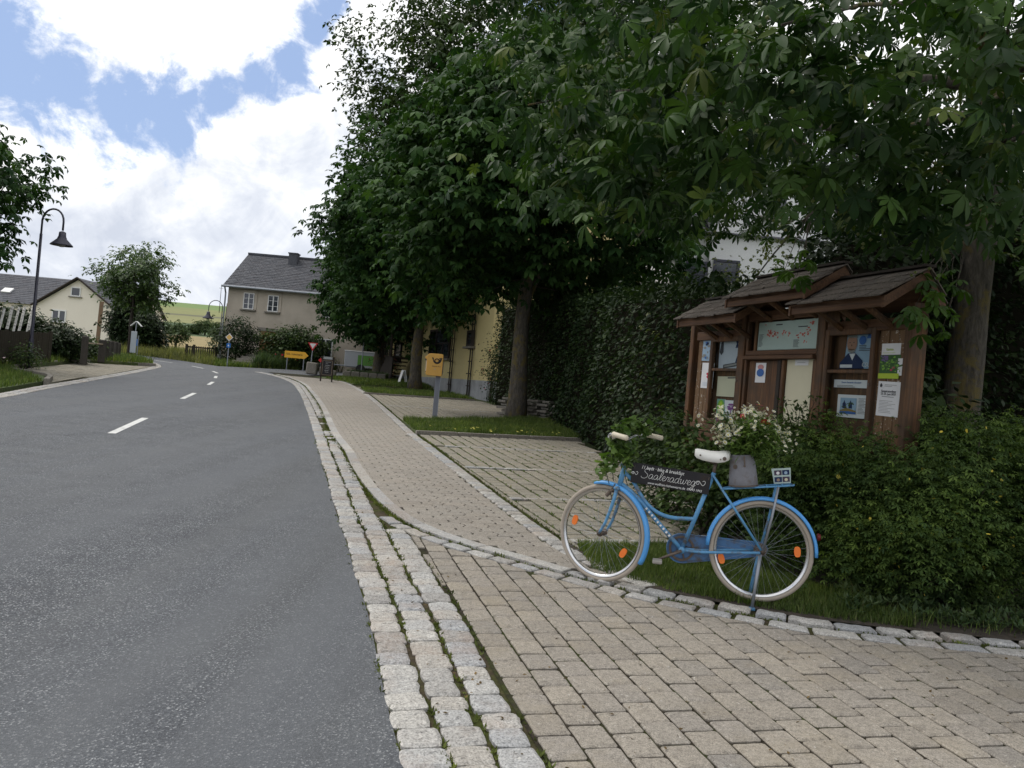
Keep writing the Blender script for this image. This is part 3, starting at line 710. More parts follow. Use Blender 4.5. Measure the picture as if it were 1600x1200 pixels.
# parking bays: square pavers with wide grassy joints
H0, H1 = np.array([2.62, 8.2]), np.array([.2, 26.5])                # line of the hedge foot
hedge_x = lambda y: float(np.interp(y, [7, 8.2, 10.2, 17.1, 26.5, 28], [2.9, 2.62, 2.25, 1.5, .15, -.1]))
def bay(name, poly, lines, most=300, jig=1):
    b = link(name, None, kind='structure'); sheet('joint_bed', poly, FZ - .014, mossm, None, b)
    PP = Pieces(b, 'paver', parkcon, FZ); PL2 = Pieces(b, 'line_stone', granite, FZ); bo = offset(BOR, .205)
    U, V = .2, .2; o2 = np.array([.02, 8.9]); lin = []
    for (a, c_) in lines:
        a, c_ = np.array(a), np.array(c_); L_ = np.linalg.norm(c_ - a); d = (c_ - a) / L_; s = 0; lin.append((a, d))
        while s < L_:
            k = random.uniform(.15, .21); p = a + d * (s + k / 2)
            if inside(p, poly): PL2.add(p[0], p[1], math.atan2(d[1], d[0]), block([(-k / 2 + .006, -.045), (k / 2 - .006, -.045), (k / 2 - .006, .045), (-k / 2 + .006, .045)], .005, .05, .006), None, random.uniform(-.002, .002), .01)
            s += k + .004
    ang = math.atan2(fa[1], fa[0]); ln = np.array([-math.sin(R(19.5)), math.cos(R(19.5))])
    for i in range(-5, 40):
        for j in range(-14, 120):
            c = o2 + fx * i * U + fa * (j * V / 1 + random.uniform(-.004, .004) * jig)
            if not inside(c, poly) and ((bo - c) ** 2).sum(1).min() > .006: continue
            if any(abs((c - a) @ np.array([-d[1], d[0]])) < .07 for a, d in lin): continue
            nb_ = np.sqrt(((bo - c) ** 2).sum(1).min())
            k = random.randrange(6); pr = random.Random(k); w_ = .158 + pr.uniform(0, .012)
            lp = [(-V / 2 + .008, -w_ / 2), (V / 2 - .008, -w_ / 2), (V / 2 - .008, w_ / 2), (-V / 2 + .008, w_ / 2)]
            if nb_ < .13:
                pl = clip_line([tuple(c + fa * a + np.array([-fa[1], fa[0]]) * b) for a, b in lp], bo + .02 * fx, 1)
                if len(pl) < 3 or area(pl) < .003: continue
                m_ = np.mean(pl, 0); PP.add(m_[0], m_[1], 0, block([(q[0] - m_[0], q[1] - m_[1]) for q in pl], .004, .05, .006), None, random.uniform(-.004, .003), .01); continue
            PP.add(c[0], c[1], ang, block(lp, .004, .05, .008), k, random.uniform(-.004, .003), .012)
    PP.done(most); PL2.done(150)
    return b
bL = offset(BOR, .2)
seg = lambda y0, y1: [tuple(p) for p in bL if y0 < p[1] < y1]
bay('parking_bay', seg(6.85, 15.25) + [(1.43, 16.75), (1.6, 15.5), (2.3, 10), (2.6, 7.75), (1.81, 7.5)], [((-1.02, 13.66), (1.8, 14.8)), ((-.55, 11.25), (2.3, 12.28)), ((.08, 8.98), (2.6, 9.93)), ((.55, 7.04), (2.6, 7.78))])
bay('parking_bay_middle', seg(17.9, 27.6) + [(-1.2, 29.5), (.1, 26.4), (1.0, 22.4)], [((-3.6, 22.6), (.6, 24.1))], 0)
bay('parking_bay_far', seg(30.8, 33.6) + [(-3.4, 35.5), (-2.6, 32.6)], [], 0)
# ---------------------------------------------------------------- grass, verges, beds
def kerb_run(name, pts, wd, hgt, m, seglen=1.0, parent=None, dz=0):
    l = smooth_line(pts, .3); S_ = arc(l); b = parent or link(name, None, kind='structure'); s = 0
    PQ = Pieces(b, 'kerb_stone', m, dz)
    while s < S_[-1] - .05:
        L_ = min(seglen * random.uniform(.9, 1.1), S_[-1] - s); c, pl = strip_piece(l, S_, s, s + L_ - .012, 0, wd, 3, .003)
        PQ.add(c[0], c[1], 0, block(pl, hgt, hgt + .1, .01), None, random.uniform(-.006, .006), .006); s += L_
    PQ.done(); return b
BLADE = ([(-.5, 0, 0), (.5, 0, 0), (-.35, .12, .5), (.35, .12, .5), (0, .42, 1)], [(0, 1, 3, 2), (2, 3, 4)])
def sample_poly(poly, n):
    P = np.array(poly); lo, hi = P.min(0), P.max(0); out = []
    while len(out) < n:
        for q in rng.uniform(lo, hi, (max(200, n // 2), 2)):
            if inside(q, poly): out.append(q)
            if len(out) >= n: break
    return np.array(out)
def grass(name, poly, n, hgt, wd, m, dz=0, parent=None, clump=.0):
    q = sample_poly(poly, n)
    if clump:
        nz = np.sin(q[:, 0] * 7 + np.sin(q[:, 1] * 5)) * np.sin(q[:, 1] * 6.3 + np.sin(q[:, 0] * 4)); hh = 1 + clump * nz
    else: hh = np.ones(n)
    pos = np.stack([q[:, 0], q[:, 1], np.array([gz(x, y) + dz for x, y in q])], 1)
    Rm = rotmats(rng.uniform(0, 6.28, n), rng.normal(0, .25, n), rng.normal(0, .15, n))
    hs = hgt * hh * rng.uniform(.5, 1.25, n); tv = np.array(BLADE[0])
    # width and height scale apart: bake into rotation columns
    Rm = Rm * np.stack([wd * rng.uniform(.7, 1.3, n), hs, hs], 1)[:, None, :]
    return scatter(name, tv, BLADE[1], pos, Rm, np.ones(n), m, parent)
GZ = .05
isl1 = seg(15.35, 17.85) + [(.9, 22.3), (1.1, 21.5), (1.5, 16.9)]
isl2 = seg(27.6, 30.8) + [(-2.5, 32.4), (-1.25, 29.4)]
isl3 = seg(33.6, 35.6) + [(-8.6, 37.8), (-7.4, 42.2), (-5, 44), (-3.4, 35.6)]
for nm, pl in (('verge', isl1), ('verge', isl2), ('verge', isl3)): sheet(nm, pl, GZ, turf, skirt=.1)
kerb_run('verge_kerb', [(-1.72, 15.32), (1.5, 16.8)], .09, .085, slabst, .8)
kerb_run('verge_kerb', [(-4.95, 27.55), (-1.3, 29.3)], .09, .07, slabst, 1)
grass('grass', isl1, 22000, .1, .012, grassm, GZ, clump=.3)
grass('grass', isl2, 9000, .12, .02, grassm, GZ, clump=.3)
grass('grass', isl3, 12000, .13, .03, grassm, GZ, clump=.3)
# bed by the notice board and grass under the bicycle
bed = [tuple(p) for p in offset(KL, .13)[::4] if p[0] > .62 and p[0] < 7.5][::1] + [(.62, 6.35), (.55, 6.9), (1.81, 7.42), (2.6, 7.7), (2.3, 10.4), (9, 12), (9, 4.8)]
bed = sorted([p for p in bed[:-6]], key=lambda p: -p[0])[::-1] + [] if False else [(9, 4.75)] + [tuple(p) for p in offset(KL, .13)[::4] if .72 < p[0] < 7.5] + [(.66, 6.4), (.58, 6.95), (1.81, 7.42), (2.6, 7.72), (2.35, 10.4), (9, 12)]
sheet('bed_soil', bed, .016, soilm)
lawn = [(.72, 6.1), (1.2, 5.72), (1.8, 5.46), (2.3, 5.34), (2.75, 5.3), (2.7, 5.75), (2.25, 6.6), (2.3, 7.45), (1.81, 7.36), (.66, 6.93)]
grass('grass', lawn, 26000, .062, .0055, grassm, .015, clump=.45)
grass('grass', [(2.3, 5.32), (3.6, 5.22), (6, 5.0), (6.5, 5.4), (3.4, 5.65), (2.4, 6.1)], 1500, .07, .007, grassm, .03, clump=.5)
WEED = []
def leaf_tmpl(L_=1.0, W_=.5, droop=.25, fold=.1, segs=2):
    """one simple leaf along +Y"""
    if segs == 1: return [(0, 0, 0), (-W_ / 2, L_ * .62, -fold * .5 - droop * .3), (0, L_ * .58, -droop * .3), (W_ / 2, L_ * .62, -fold * .5 - droop * .3), (0, L_, -droop)], [(0, 2, 1), (0, 3, 2), (1, 2, 4), (2, 3, 4)]
    v = [(0, 0, 0), (0, L_ * .4, -droop * .16), (0, L_ * .76, -droop * .58), (0, L_, -droop)]
    for s in (-1, 1): v += [(s * W_ * .3, L_ * .38, fold - droop * .16), (s * W_ * .5, L_ * .7, fold * 1.3 - droop * .52), (s * W_ * .34, L_ * .87, fold * .9 - droop * .78)]
    return v, [(0, 1, 4), (4, 1, 2, 5), (5, 2, 6), (6, 2, 3), (0, 7, 1), (7, 8, 2, 1), (8, 9, 2), (9, 3, 2)]
def palmate(n, spread, lens, W_, droop, fold, segs=2, pet=0, hang=.0):
    v = []; f = []; mi_ = []
    v.append((0, 0, 0))
    for k in range(n):
        t = (k / (n - 1)) * 2 - 1 if n > 1 else 0; a = -t * spread; L_ = lens * (1 - .42 * abs(t) ** 1.4)
        lv, lf = leaf_tmpl(L_, W_ * (L_ / lens) ** .6, droop * L_ * 1.2, fold, segs); mp = {}
        ca, sa = math.cos(a), math.sin(a)
        for i, (x, y, z) in enumerate(lv):
            if i == 0: mp[0] = 0; continue
            mp[i] = len(v); v.append((x * ca - y * sa, x * sa + y * ca + pet, z - hang * L_ * (y / max(L_, 1e-6))))
        f += [tuple(mp[i] for i in q) for q in lf]
    return v, f
CHEST = palmate(7, R(128), 1.0, .4, .5, .03, 2)
CHEST_B = palmate(6, R(120), 1.0, .37, .85, .06, 2); CHEST_C = palmate(7, R(135), 1.0, .42, .2, .05, 2)
CHEST2 = palmate(5, R(118), 1.0, .56, .5, .0, 1)
SPRIG5 = palmate(5, R(130), 1.0, .38, .3, .0, 1)
TRIO = palmate(3, R(75), 1.0, .55, .35, .0, 1)
ONE = leaf_tmpl(1.0, .6, .25, .06, 1)
VINE = ([(0, 0, 0), (-.42, -.05, -.02), (-.55, .3, -.08), (-.3, .48, -.04), (-.36, .78, -.14), (0, .62, .02), (0, 1.05, -.2), (.36, .78, -.14), (.3, .48, -.04), (.55, .3, -.08), (.42, -.05, -.02)],
        [(0, 2, 1), (0, 3, 2), (0, 5, 3), (5, 4, 3), (5, 6, 4), (5, 7, 6), (5, 8, 7), (0, 8, 5), (0, 9, 8), (0, 10, 9)])
# ---------------------------------------------------------------- trees and shrubs
def lumps(seed):
    r_ = np.random.default_rng(seed); A = r_.normal(0, 1, (7, 3)); A /= np.linalg.norm(A, axis=1)[:, None]; ph = r_.uniform(0, 6, 7); fr = r_.uniform(2, 5, 7)
    return lambda d: 1 + .07 * sum(np.sin(d @ a * f_ * 2 + p) for a, f_, p in zip(A, fr, ph))
def crown_points(cen, rad, n, seed, inner=.5, zcut=-1, power=.5):
    r_ = np.random.default_rng(seed); d = r_.normal(0, 1, (n * 3, 3)); d /= np.linalg.norm(d, axis=1)[:, None]
    d = d[d[:, 2] > zcut][:n]; L_ = lumps(seed)(d); k = (inner + (1 - inner) * r_.uniform(0, 1, len(d)) ** power) * L_
    return np.array(cen) + d * np.array(rad) * k[:, None], d
def leaves_at(cl, dirs, per, spread, flat, seed, size, droop=.3, ali=.32):
    r_ = np.random.default_rng(seed + 99); n = len(cl) * per
    off = r_.normal(0, 1, (n, 3)) * np.array([spread, spread, spread * flat]); base = np.repeat(cl, per, 0); D = np.repeat(dirs, per, 0)
    pos = base + off; out = D * .6 + off / max(spread, 1e-6) * .5
    yaw = np.arctan2(-out[:, 0], out[:, 1]) + r_.normal(0, .8, n); pit = -droop + r_.normal(0, ali, n); rol = r_.normal(0, ali, n)
    return pos, rotmats(yaw, pit, rol), size * r_.uniform(.65, 1.2, n)
def limb(mb, a, b, r0_, r1_, seed, sag=0, n=6):
    r_ = random.Random(seed); a, b = Vector(a), Vector(b); pts = []; rad = []
    m = (a + b) / 2 + Vector((r_.uniform(-.1, .1), r_.uniform(-.1, .1), .12)) * (b - a).length
    for t in np.linspace(0, 1, n): pts.append(a * (1 - t) ** 2 + m * 2 * t * (1 - t) + b * t * t); rad.append(r0_ * (1 - t) + r1_ * t)
    tube(mb, pts, rad, 7)
def trunk_mesh(base, top, r0_, r1_, seed, flare=1.35):
    mb = MB(); r_ = random.Random(seed); b, t_ = Vector(base), Vector(top); pts = []; rad = []
    for i, k in enumerate(np.linspace(0, 1, 9)):
        p = b.lerp(t_, k) + Vector((math.sin(k * 4 + seed), math.cos(k * 3 + seed), 0)) * .05 * (k * (1 - k)) * 4
        pts.append(p); rad.append((r0_ * (1 - k) + r1_ * k) * (1 + (flare - 1) * math.exp(-k * 14)) * (1 + r_.uniform(-.05, .05)))
    pts[0].z -= .15; tube(mb, pts, rad, 12); return mb
def tree(name, label, cat, base, th, tr, cen, rad, ncl, per, tmpl, size, m, bk, seed, group=None, spread=.4, flat=.6, inner=.45, zcut=-1, nl=7, droop=.35, top=None, leafobj=0, power=.5, extra=None, under=None, alt=None, ali=.32):
    bx, by = base; z0 = gz(bx, by); t = thing(name, label, cat, (bx, by, z0), 0, group); loc = np.array((bx, by, z0))
    top = top or (0, 0, th)
    trunk_mesh((0, 0, 0), top, tr, tr * .62, seed).build('trunk', bk, t, True)
    cl, d = crown_points(cen, rad, ncl, seed, inner, zcut, power)
    if extra is not None:
        cl = np.concatenate([cl, np.array(extra)[:, :3]]); dd = np.array(extra)[:, 3:]; d = np.concatenate([d, dd])
    r_ = random.Random(seed); tv = Vector(top)
    for k in range(nl):
        q = cl[r_.randrange(len(cl))]; mb = MB(); a = tv * r_.uniform(.72, 1.0); limb(mb, a, Vector(q) * .92 + Vector(cen) * .08, tr * .34, .02, seed + k)
        for u in range(3):
            q2 = cl[int(np.argmin(((cl - (q + np.random.default_rng(seed + k * 7 + u).normal(0, .9, 3))) ** 2).sum(1)))]
            limb(mb, a.lerp(Vector(q), .55), q2, tr * .12, .008, seed + k * 3 + u)
        mb.build('branch', bk, t, True)
    pos, Rm, sz = leaves_at(cl, d, per, spread, flat, seed, size, droop, ali)
    ok = pos[:, 2] > .1
    if under: ok &= under(pos + loc)
    pos, Rm, sz = pos[ok], Rm[ok], sz[ok]
    if leafobj:
        W = pos + loc - np.array([0, 0, EYE]); dep = W @ fw; px = 800 + FPX * (W @ rt) / dep; py = 600 - FPX * (W @ up) / dep
        vis = (dep > .5) & (px > -30) & (px < 1630) & (py > -40) & (py < 1240); sc_ = np.where(vis, sz / dep, 0); idx = np.argsort(-sc_)[:leafobj]
        me = bpy.data.meshes.new('leaf'); me.from_pydata(tmpl[0], [], tmpl[1]); me.materials.append(m); me.polygons.foreach_set('use_smooth', [True] * len(me.polygons))
        mes = [me]
        for tm in (alt or []):
            m2 = bpy.data.meshes.new('leaf'); m2.from_pydata(tm[0], [], tm[1]); m2.materials.append(m); m2.polygons.foreach_set('use_smooth', [True] * len(m2.polygons)); mes.append(m2)
        for k_, i in enumerate(idx):
            o = bpy.data.objects.new('leaf', mes[k_ % len(mes)]); C.objects.link(o); o.parent = t; o.location = pos[i]; o.rotation_euler = Matrix(Rm[i].tolist()).to_euler(); o.scale = (sz[i],) * 3
        keep = np.ones(len(pos), bool); keep[idx] = False; pos, Rm, sz = pos[keep], Rm[keep], sz[keep]
    TT = [tmpl] + (alt or [])
    for q, tm in enumerate(TT): scatter('crown', tm[0], tm[1], pos[q::len(TT)], Rm[q::len(TT)], sz[q::len(TT)], m, t)
    return t, cl, d
def bush(name, label, cat, base, rad, ncl, per_, tmpl, size, m, seed, group=None, spread=.12, zc=None, inner=.3, stems=5, flat=.8, flowers=None, droop=.2):
    per = int(per_ * 1.8); bx, by = base; z0 = gz(bx, by) + .02; t = thing(name, label, cat, (bx, by, z0), 0, group)
    zc = rad[2] * .95 if zc is None else zc
    cl, d = crown_points((0, 0, zc), rad, ncl, seed, inner, -1); ok = cl[:, 2] > .04; cl, d = cl[ok], d[ok]
    r_ = random.Random(seed); mb = MB(); nx_ = len(cl) // 8; cl = cl.copy(); cl[:nx_] += d[:nx_] * np.array(rad) * np.random.default_rng(seed + 5).uniform(.05, .28, (nx_, 1))
    for k in range(stems):
        q = cl[r_.randrange(len(cl))]; limb(mb, (r_.uniform(-.1, .1), r_.uniform(-.1, .1), -.05), q, .012 + rad[2] * .01, .004, seed + k)
    mb.build('stem', twigm, t, True)
    pos, Rm, sz = leaves_at(cl, d, per, spread, flat, seed, size, droop); ok = pos[:, 2] > .02
    scatter('foliage', tmpl[0], tmpl[1], pos[ok], Rm[ok], sz[ok], m, t)
    if flowers:
        n, fm, fs = flowers; rr = np.random.default_rng(seed); i = rr.choice(len(pos), n, replace=False); p = pos[i] + (pos[i] - np.array((0, 0, zc))) * .06
        ft = ([(0, 0, .1)] + [(math.cos(a) * .5, math.sin(a) * .5, 0) for a in np.linspace(0, 2 * math.pi, 6)[:5]], [(0, 1 + k, 1 + (k + 1) % 5) for k in range(5)])
        scatter('blossom', ft[0], ft[1], p, rotmats(rr.uniform(0, 6, n), rr.normal(0, .9, n), rr.normal(0, .9, n)), np.full(n, fs) * rr.uniform(.6, 1.2, n), fm, t)
    return t
def hedge(name, label, path, hf, th, n, tmpl, size, m, seed, cat='hedge', group=None, rough=.12):
    """clipped hedge: dark inner box added to block light, leaf skin on front, back, top and ends"""
    l = smooth_line(path, .5); S_ = arc(l); x0, y0 = path[0]; z0 = gz(x0, y0); t = thing(name, label, cat, (x0, y0, z0), 0, group)
    r_ = np.random.default_rng(seed); LL = S_[-1]; hh = hf(.5)
    mb = MB(); k = len(l); Lf, Rf = offset(l, -th / 2 + .2), offset(l, th / 2 - .2); V = []
    for i in range(k):
        g_ = gz(*l[i]) - z0; h_ = hf(S_[i] / LL) - .2
        for q in ((*Lf[i], g_ - .1), (*Rf[i], g_ - .1), (*Rf[i], g_ + h_), (*Lf[i], g_ + h_)): V.append((q[0] - x0, q[1] - y0, q[2]))
    fs = [(i * 4 + a, i * 4 + (a + 1) % 4, (i + 1) * 4 + (a + 1) % 4, (i + 1) * 4 + a) for i in range(k - 1) for a in range(4)] + [(0, 1, 2, 3), ((k - 1) * 4 + 3, (k - 1) * 4 + 2, (k - 1) * 4 + 1, (k - 1) * 4)]
    mb.add(V, fs); mb.build('stem', core, t)  # one solid added box, not single stems: blocks light behind the leaf skin
    per = LL * hh * 2 + LL * th + th * hh * 2; u = r_.uniform(0, per, n); P = []; O_ = []
    tl = np.gradient(l, axis=0); tl /= np.linalg.norm(tl, axis=1)[:, None]
    for q in u:
        dep = abs(r_.normal(0, rough)) - rough * .5
        if q < LL * hh * 2:
            side = 1 if q < LL * hh else -1; s = r_.uniform(0, LL); h_ = hf(s / LL) * r_.uniform(0, 1); off = side * (th / 2 - dep)
        elif q < LL * hh * 2 + LL * th: s = r_.uniform(0, LL); h_ = hf(s / LL) - dep + abs(r_.normal(0, .08)); off = r_.uniform(-th / 2, th / 2); side = 0
        else: side = 2 if r_.uniform() < .5 else 3; s = (dep if side == 2 else LL - dep); h_ = hf(s / LL) * r_.uniform(); off = r_.uniform(-th / 2, th / 2)
        c = along(l, np.clip(s, 0, LL), S_); i = int(np.argmin(abs(S_ - s))); nr = np.array([tl[i][1], -tl[i][0]])
        bul = 1 + .1 * math.sin(s * 2.1 + h_ * 1.7) + .06 * math.sin(s * 5 + h_ * 4)
        p = c + nr * off * (bul if side in (1, -1) else 1) + (tl[i] * (s - np.clip(s, 0, LL)))
        P.append((p[0] - x0, p[1] - y0, gz(*p) - z0 + h_)); O_.append(nr * side if side in (1, -1) else (tl[i] * (-1 if side == 2 else 1) if side else nr * 0))
    P = np.array(P); O_ = np.array(O_); yaw = np.arctan2(-O_[:, 0], O_[:, 1]) + r_.normal(0, .9, n); pit = -.35 + r_.normal(0, .45, n)
    scatter('foliage', tmpl[0], tmpl[1], P, rotmats(yaw, pit, r_.normal(0, .5, n)), size * r_.uniform(.6, 1.25, n), m, t)
    return t
# ---------------------------------------------------------------- buildings
def roof_courses(mb, p0, u, v, nu, nv, th=.03, lap=1.15, jit=.01, seed=0):
    """courses of slates on the slope p0 + u + v, each piece thick and lapped"""
    r_ = random.Random(seed); p0, u, v = Vector(p0), Vector(u), Vector(v); n = u.cross(v).normalized()
    if n.z < 0: n = -n
    for j in range(nv):
        for i in range(-1, nu + 1):
            a = max(0, (i + .5 * (j % 2)) / nu); b = min(1, (i + 1 + .5 * (j % 2)) / nu)
            if b - a < .004: continue
            c0, c1 = j / nv, min(1.0, (j + lap) / nv); t0 = th * (1 + r_.uniform(-.3, .3)); g_ = .006 / max(.1, u.length)
            A = [p0 + u * (a + g_) + v * c0 + n * t0, p0 + u * (b - g_) + v * c0 + n * t0, p0 + u * (b - g_) + v * c1 + n * .004, p0 + u * (a + g_) + v * c1 + n * .004]
            k = v.normalized() * r_.uniform(-jit, jit); A[0] += k; A[1] += k
            B = [p0 + u * (a + g_) + v * c0, p0 + u * (b - g_) + v * c0]
            mb.add(A + B, [(0, 1, 2, 3), (4, 5, 1, 0), (4, 0, 3), (5, 2, 1)])
def window(parent, c, w_, h_, axis_x, out, cols=2, rows=3, fr=.06, matf=None, sill=True, dark=None):
    """casement in a wall: frame, glass, bars, sill. axis_x = wall direction, out = outward normal"""
    ax, o_ = Vector(axis_x), Vector(out); c = Vector(c); Mx = Matrix((ax, -o_, Vector((0, 0, 1)))).transposed(); matf = matf or whitep
    fmb = MB(); e = lambda mb, x, y, z, sx, sy, sz: box(mb, c + Mx @ Vector((x, y, z)), (sx, sy, sz), Mx)
    e(fmb, -w_ / 2 + fr / 2, -.02, 0, fr, .08, h_); e(fmb, w_ / 2 - fr / 2, -.02, 0, fr, .08, h_)
    e(fmb, 0, -.02, h_ / 2 - fr / 2, w_ - 2 * fr, .08, fr); e(fmb, 0, -.02, -h_ / 2 + fr / 2, w_ - 2 * fr, .08, fr)
    f = fmb.build('window', matf, parent)
    g_ = MB(); e(g_, 0, .0, 0, w_ - 2 * fr, .02, h_ - 2 * fr); g_.build('pane', glass, f)
    b = MB()
    for i in range(1, cols): e(b, -w_ / 2 + w_ * i / cols, -.025, 0, fr * (1.3 if cols == 2 else .6), .05, h_ - 2 * fr)
    for j in range(1, rows):
        for i in range(cols): e(b, -w_ / 2 + w_ * (i + .5) / cols, -.018, -h_ / 2 + h_ * j / rows, w_ / cols - fr * 1.4, .03, fr * .5)
    if b.v: b.build('glazing_bar', matf, f)
    if sill: s_ = MB(); e(s_, 0, -.06, -h_ / 2 - .05, w_ + .3, .18, .08); s_.build('sill', slabst, f)
    return f
def gable_body(t, x0, x1, y0, y1, zb, ze, zr, m, ridge='x', name='wall'):
    mb = MB()
    if ridge == 'x':
        ym = (y0 + y1) / 2
        v = [(x0, y0, zb), (x1, y0, zb), (x1, y1, zb), (x0, y1, zb), (x0, y0, ze), (x1, y0, ze), (x1, y1, ze), (x0, y1, ze), (x0, ym, zr), (x1, ym, zr)]
        f = [(0, 1, 5, 4), (2, 3, 7, 6), (1, 2, 6, 9, 5), (3, 0, 4, 8, 7), (4, 5, 9, 8), (6, 7, 8, 9)]
    else:
        xm = (x0 + x1) / 2
        v = [(x0, y0, zb), (x1, y0, zb), (x1, y1, zb), (x0, y1, zb), (x0, y0, ze), (x1, y0, ze), (x1, y1, ze), (x0, y1, ze), (xm, y0, zr), (xm, y1, zr)]
        f = [(0, 1, 5, 8, 4), (2, 3, 7, 9, 6), (1, 2, 6, 5), (3, 0, 4, 7), (5, 6, 9, 8), (7, 4, 8, 9)]
    mb.add(v, f); return mb.build(name, m, t)

# the grey rendered house at the bend
hx0, hx1, hy0, hy1, hb, he, hr = -17.75, -9.3, 50, 58, 1.0, 6.38, 8.85
t = thing('farmhouse', 'two storey grey rendered house with slate roof at the road bend', 'house', (hx0, hy0, hb))
t2 = lambda x, y, z: (x - hx0, y - hy0, z - hb)
gable_body(t, 0, hx1 - hx0, 0, hy1 - hy0, 0, he - hb, hr - hb - .1, render_grey)
mb = MB(); ov = .35; sl = (hr - he) / 4
p0 = Vector(t2(hx0 - .3, hy0 - ov, he - sl * ov + .05)); u = Vector((hx1 - hx0 + .6, 0, 0)); v = Vector((0, 4 + ov, (4 + ov) * sl))
roof_courses(mb, p0, u, v, 30, 22, .03, 1.2, .015, 3)
p1 = Vector(t2(hx0 - .3, hy1 + ov, he - sl * ov + .05)); roof_courses(mb, p1 + u, -u, Vector((0, -(4 + ov), (4 + ov) * sl)), 30, 22, .03, 1.2, .015, 4)
rf = mb.build('roof', slate, t)
mb = MB(); box(mb, Vector(t2((hx0 + hx1) / 2, 54, hr + .08)), (hx1 - hx0 + .6, .3, .12)); mb.build('ridge_cap', slate, rf)
mb = MB(); box(mb, Vector(t2(-14.85, 53.3, hr - .35)), (.55, .6, 1.1)); box(mb, Vector(t2(-14.85, 53.3, hr + .22)), (.64, .7, .07)); mb.build('chimney', slate, rf)
mb = MB(); tube(mb, [t2(hx0 - .3, hy0 - ov - .06, he - .12), t2(hx1 + .3, hy0 - ov - .06, he - .12)], .07, 8); tube(mb, [t2(hx0 - .12, hy0 - ov, he - .15), t2(hx0 - .12, hy0 - .1, he - .5), t2(hx0 - .12, hy0 - .1, hb + .2)], .05, 8); mb.build('gutter_pipe', steel, t)
for (a, b_, c_, d_) in ((381, 457, 397, 484), (419, 461, 435, 488)):
    A, B = at(a, b_, 50), at(c_, d_, 50); window(t, t2((A.x + B.x) / 2, 49.98, (A.z + B.z) / 2), (B.x - A.x) * .9, A.z - B.z, (1, 0, 0), (0, -1, 0), 2, 3, .05)
    mb = MB(); c0 = t2((A.x + B.x) / 2, 49.985, 0); W_ = (B.x - A.x) * .9; zt, zb_ = A.z - hb, B.z - hb
    box(mb, (c0[0], c0[1], zt + .09), (W_ + .36, .06, .16)); box(mb, (c0[0] - W_ / 2 - .09, c0[1], (zt + zb_) / 2), (.17, .05, zt - zb_)); box(mb, (c0[0] + W_ / 2 + .09, c0[1], (zt + zb_) / 2), (.17, .05, zt - zb_)); mb.build('window_surround', render_grey, t)
for cx_ in (-11.45,):
    window(t, t2(cx_, 49.98, 5.48), .95, 1.15, (1, 0, 0), (0, -1, 0), 2, 3)
for cx_, cz_ in ((-11.55, 3.02),): window(t, t2(cx_, 49.98, cz_), .9, 1.15, (1, 0, 0), (0, -1, 0), 2, 2)
A, B = at(411, 517, 50), at(426, 562, 50); mb = MB(); box(mb, t2((A.x + B.x) / 2, 49.97, (A.z + B.z) / 2), (1.0, .06, A.z - B.z)); d = mb.build('door', doorm, t)
mb = MB(); box(mb, t2((A.x + B.x) / 2, 49.95, A.z + .1), (1.3, .12, .2)); mb.build('lintel', slabst, t)
mb = MB(); box(mb, t2(B.x - .12, 49.92, (A.z + B.z) / 2), (.04, .08, .14)); mb.build('handle', steel, d)
# low annexe to the right of it
t = thing('annexe', 'low grey annexe with two white windows right of the farmhouse', 'house', (-9.2, 51.5, 1.4))
gable_body(t, 0, 4.2, 0, 5, 0, 2.2, 3.6, render_grey)
mb = MB(); roof_courses(mb, (-.2, -.3, 2.08), (4.6, 0, 0), (0, 2.8, 1.56), 14, 10); roof_courses(mb, (4.4, 5.3, 2.08), (-4.6, 0, 0), (0, -2.8, 1.56), 14, 10); mb.build('roof', slate, t)
for x in (.9, 3.0): window(t, (x, -.02, 1.45), .8, 1.0, (1, 0, 0), (0, -1, 0), 2, 1)
# entrance steps
t = thing('entrance_steps', 'stone steps through the bank up to the brown house door', 'steps', (-15.0, 45.4, gz(0, 45.4)))
for k in range(5):
    mb = MB(); bbox_(mb, (.0 + .02 * k, k * .62, .08 + k * .14), (1.5 - .06 * k, .62, .16), .02, Matrix.Rotation(random.uniform(-.05, .05), 3, 'Z')); mb.build('step', slabst, t)

# cream gabled house on the left
cx0, cy0, cb = -41.0, 70, 1.8
t = thing('cream_house', 'cream rendered house with steep gable and dark slate roofs', 'house', (cx0, cy0, cb))
gable_body(t, 0, 6.7, 0, 6, 0, 3.55, 5.85, render_cream, 'y')
gable_body(t, -20, 6.6, 1.8, 9.8, 0, 3.6, 6.2, render_cream, 'x')
mb = MB()
for s_ in (0, 1):
    p0 = (-.35, -.3, 3.38) if s_ == 0 else (7.05, -.3, 3.38); v_ = (3.7, 0, 2.6) if s_ == 0 else (-3.7, 0, 2.6)
    roof_courses(mb, p0, (0, 6.2, 0), v_, 18, 12)
roof_courses(mb, (-20.3, 1.5, 3.45), (27.2, 0, 0), (0, 4.3, 2.85), 70, 16); roof_courses(mb, (6.9, 10.1, 3.45), (-27.2, 0, 0), (0, -4.3, 2.85), 60, 14)
rf = mb.build('roof', slate, t)
mb = MB(); box(mb, (4.0, 4.4, 6.2), (.8, .7, 1.5)); box(mb, (4.0, 4.4, 7.0), (.98, .9, .12)); box(mb, (4.0, 4.4, 7.15), (.45, .5, .2)); mb.build('chimney', slate, rf)
mb = MB(); v_ = Vector((0, 4.3, 2.85)).normalized(); box(mb, Vector((-4.6, 3.1, 4.62)), (.8, .7, .12), Matrix.Rotation(math.atan2(2.85, 4.3), 3, 'X')); mb.build('skylight', whitep, rf)
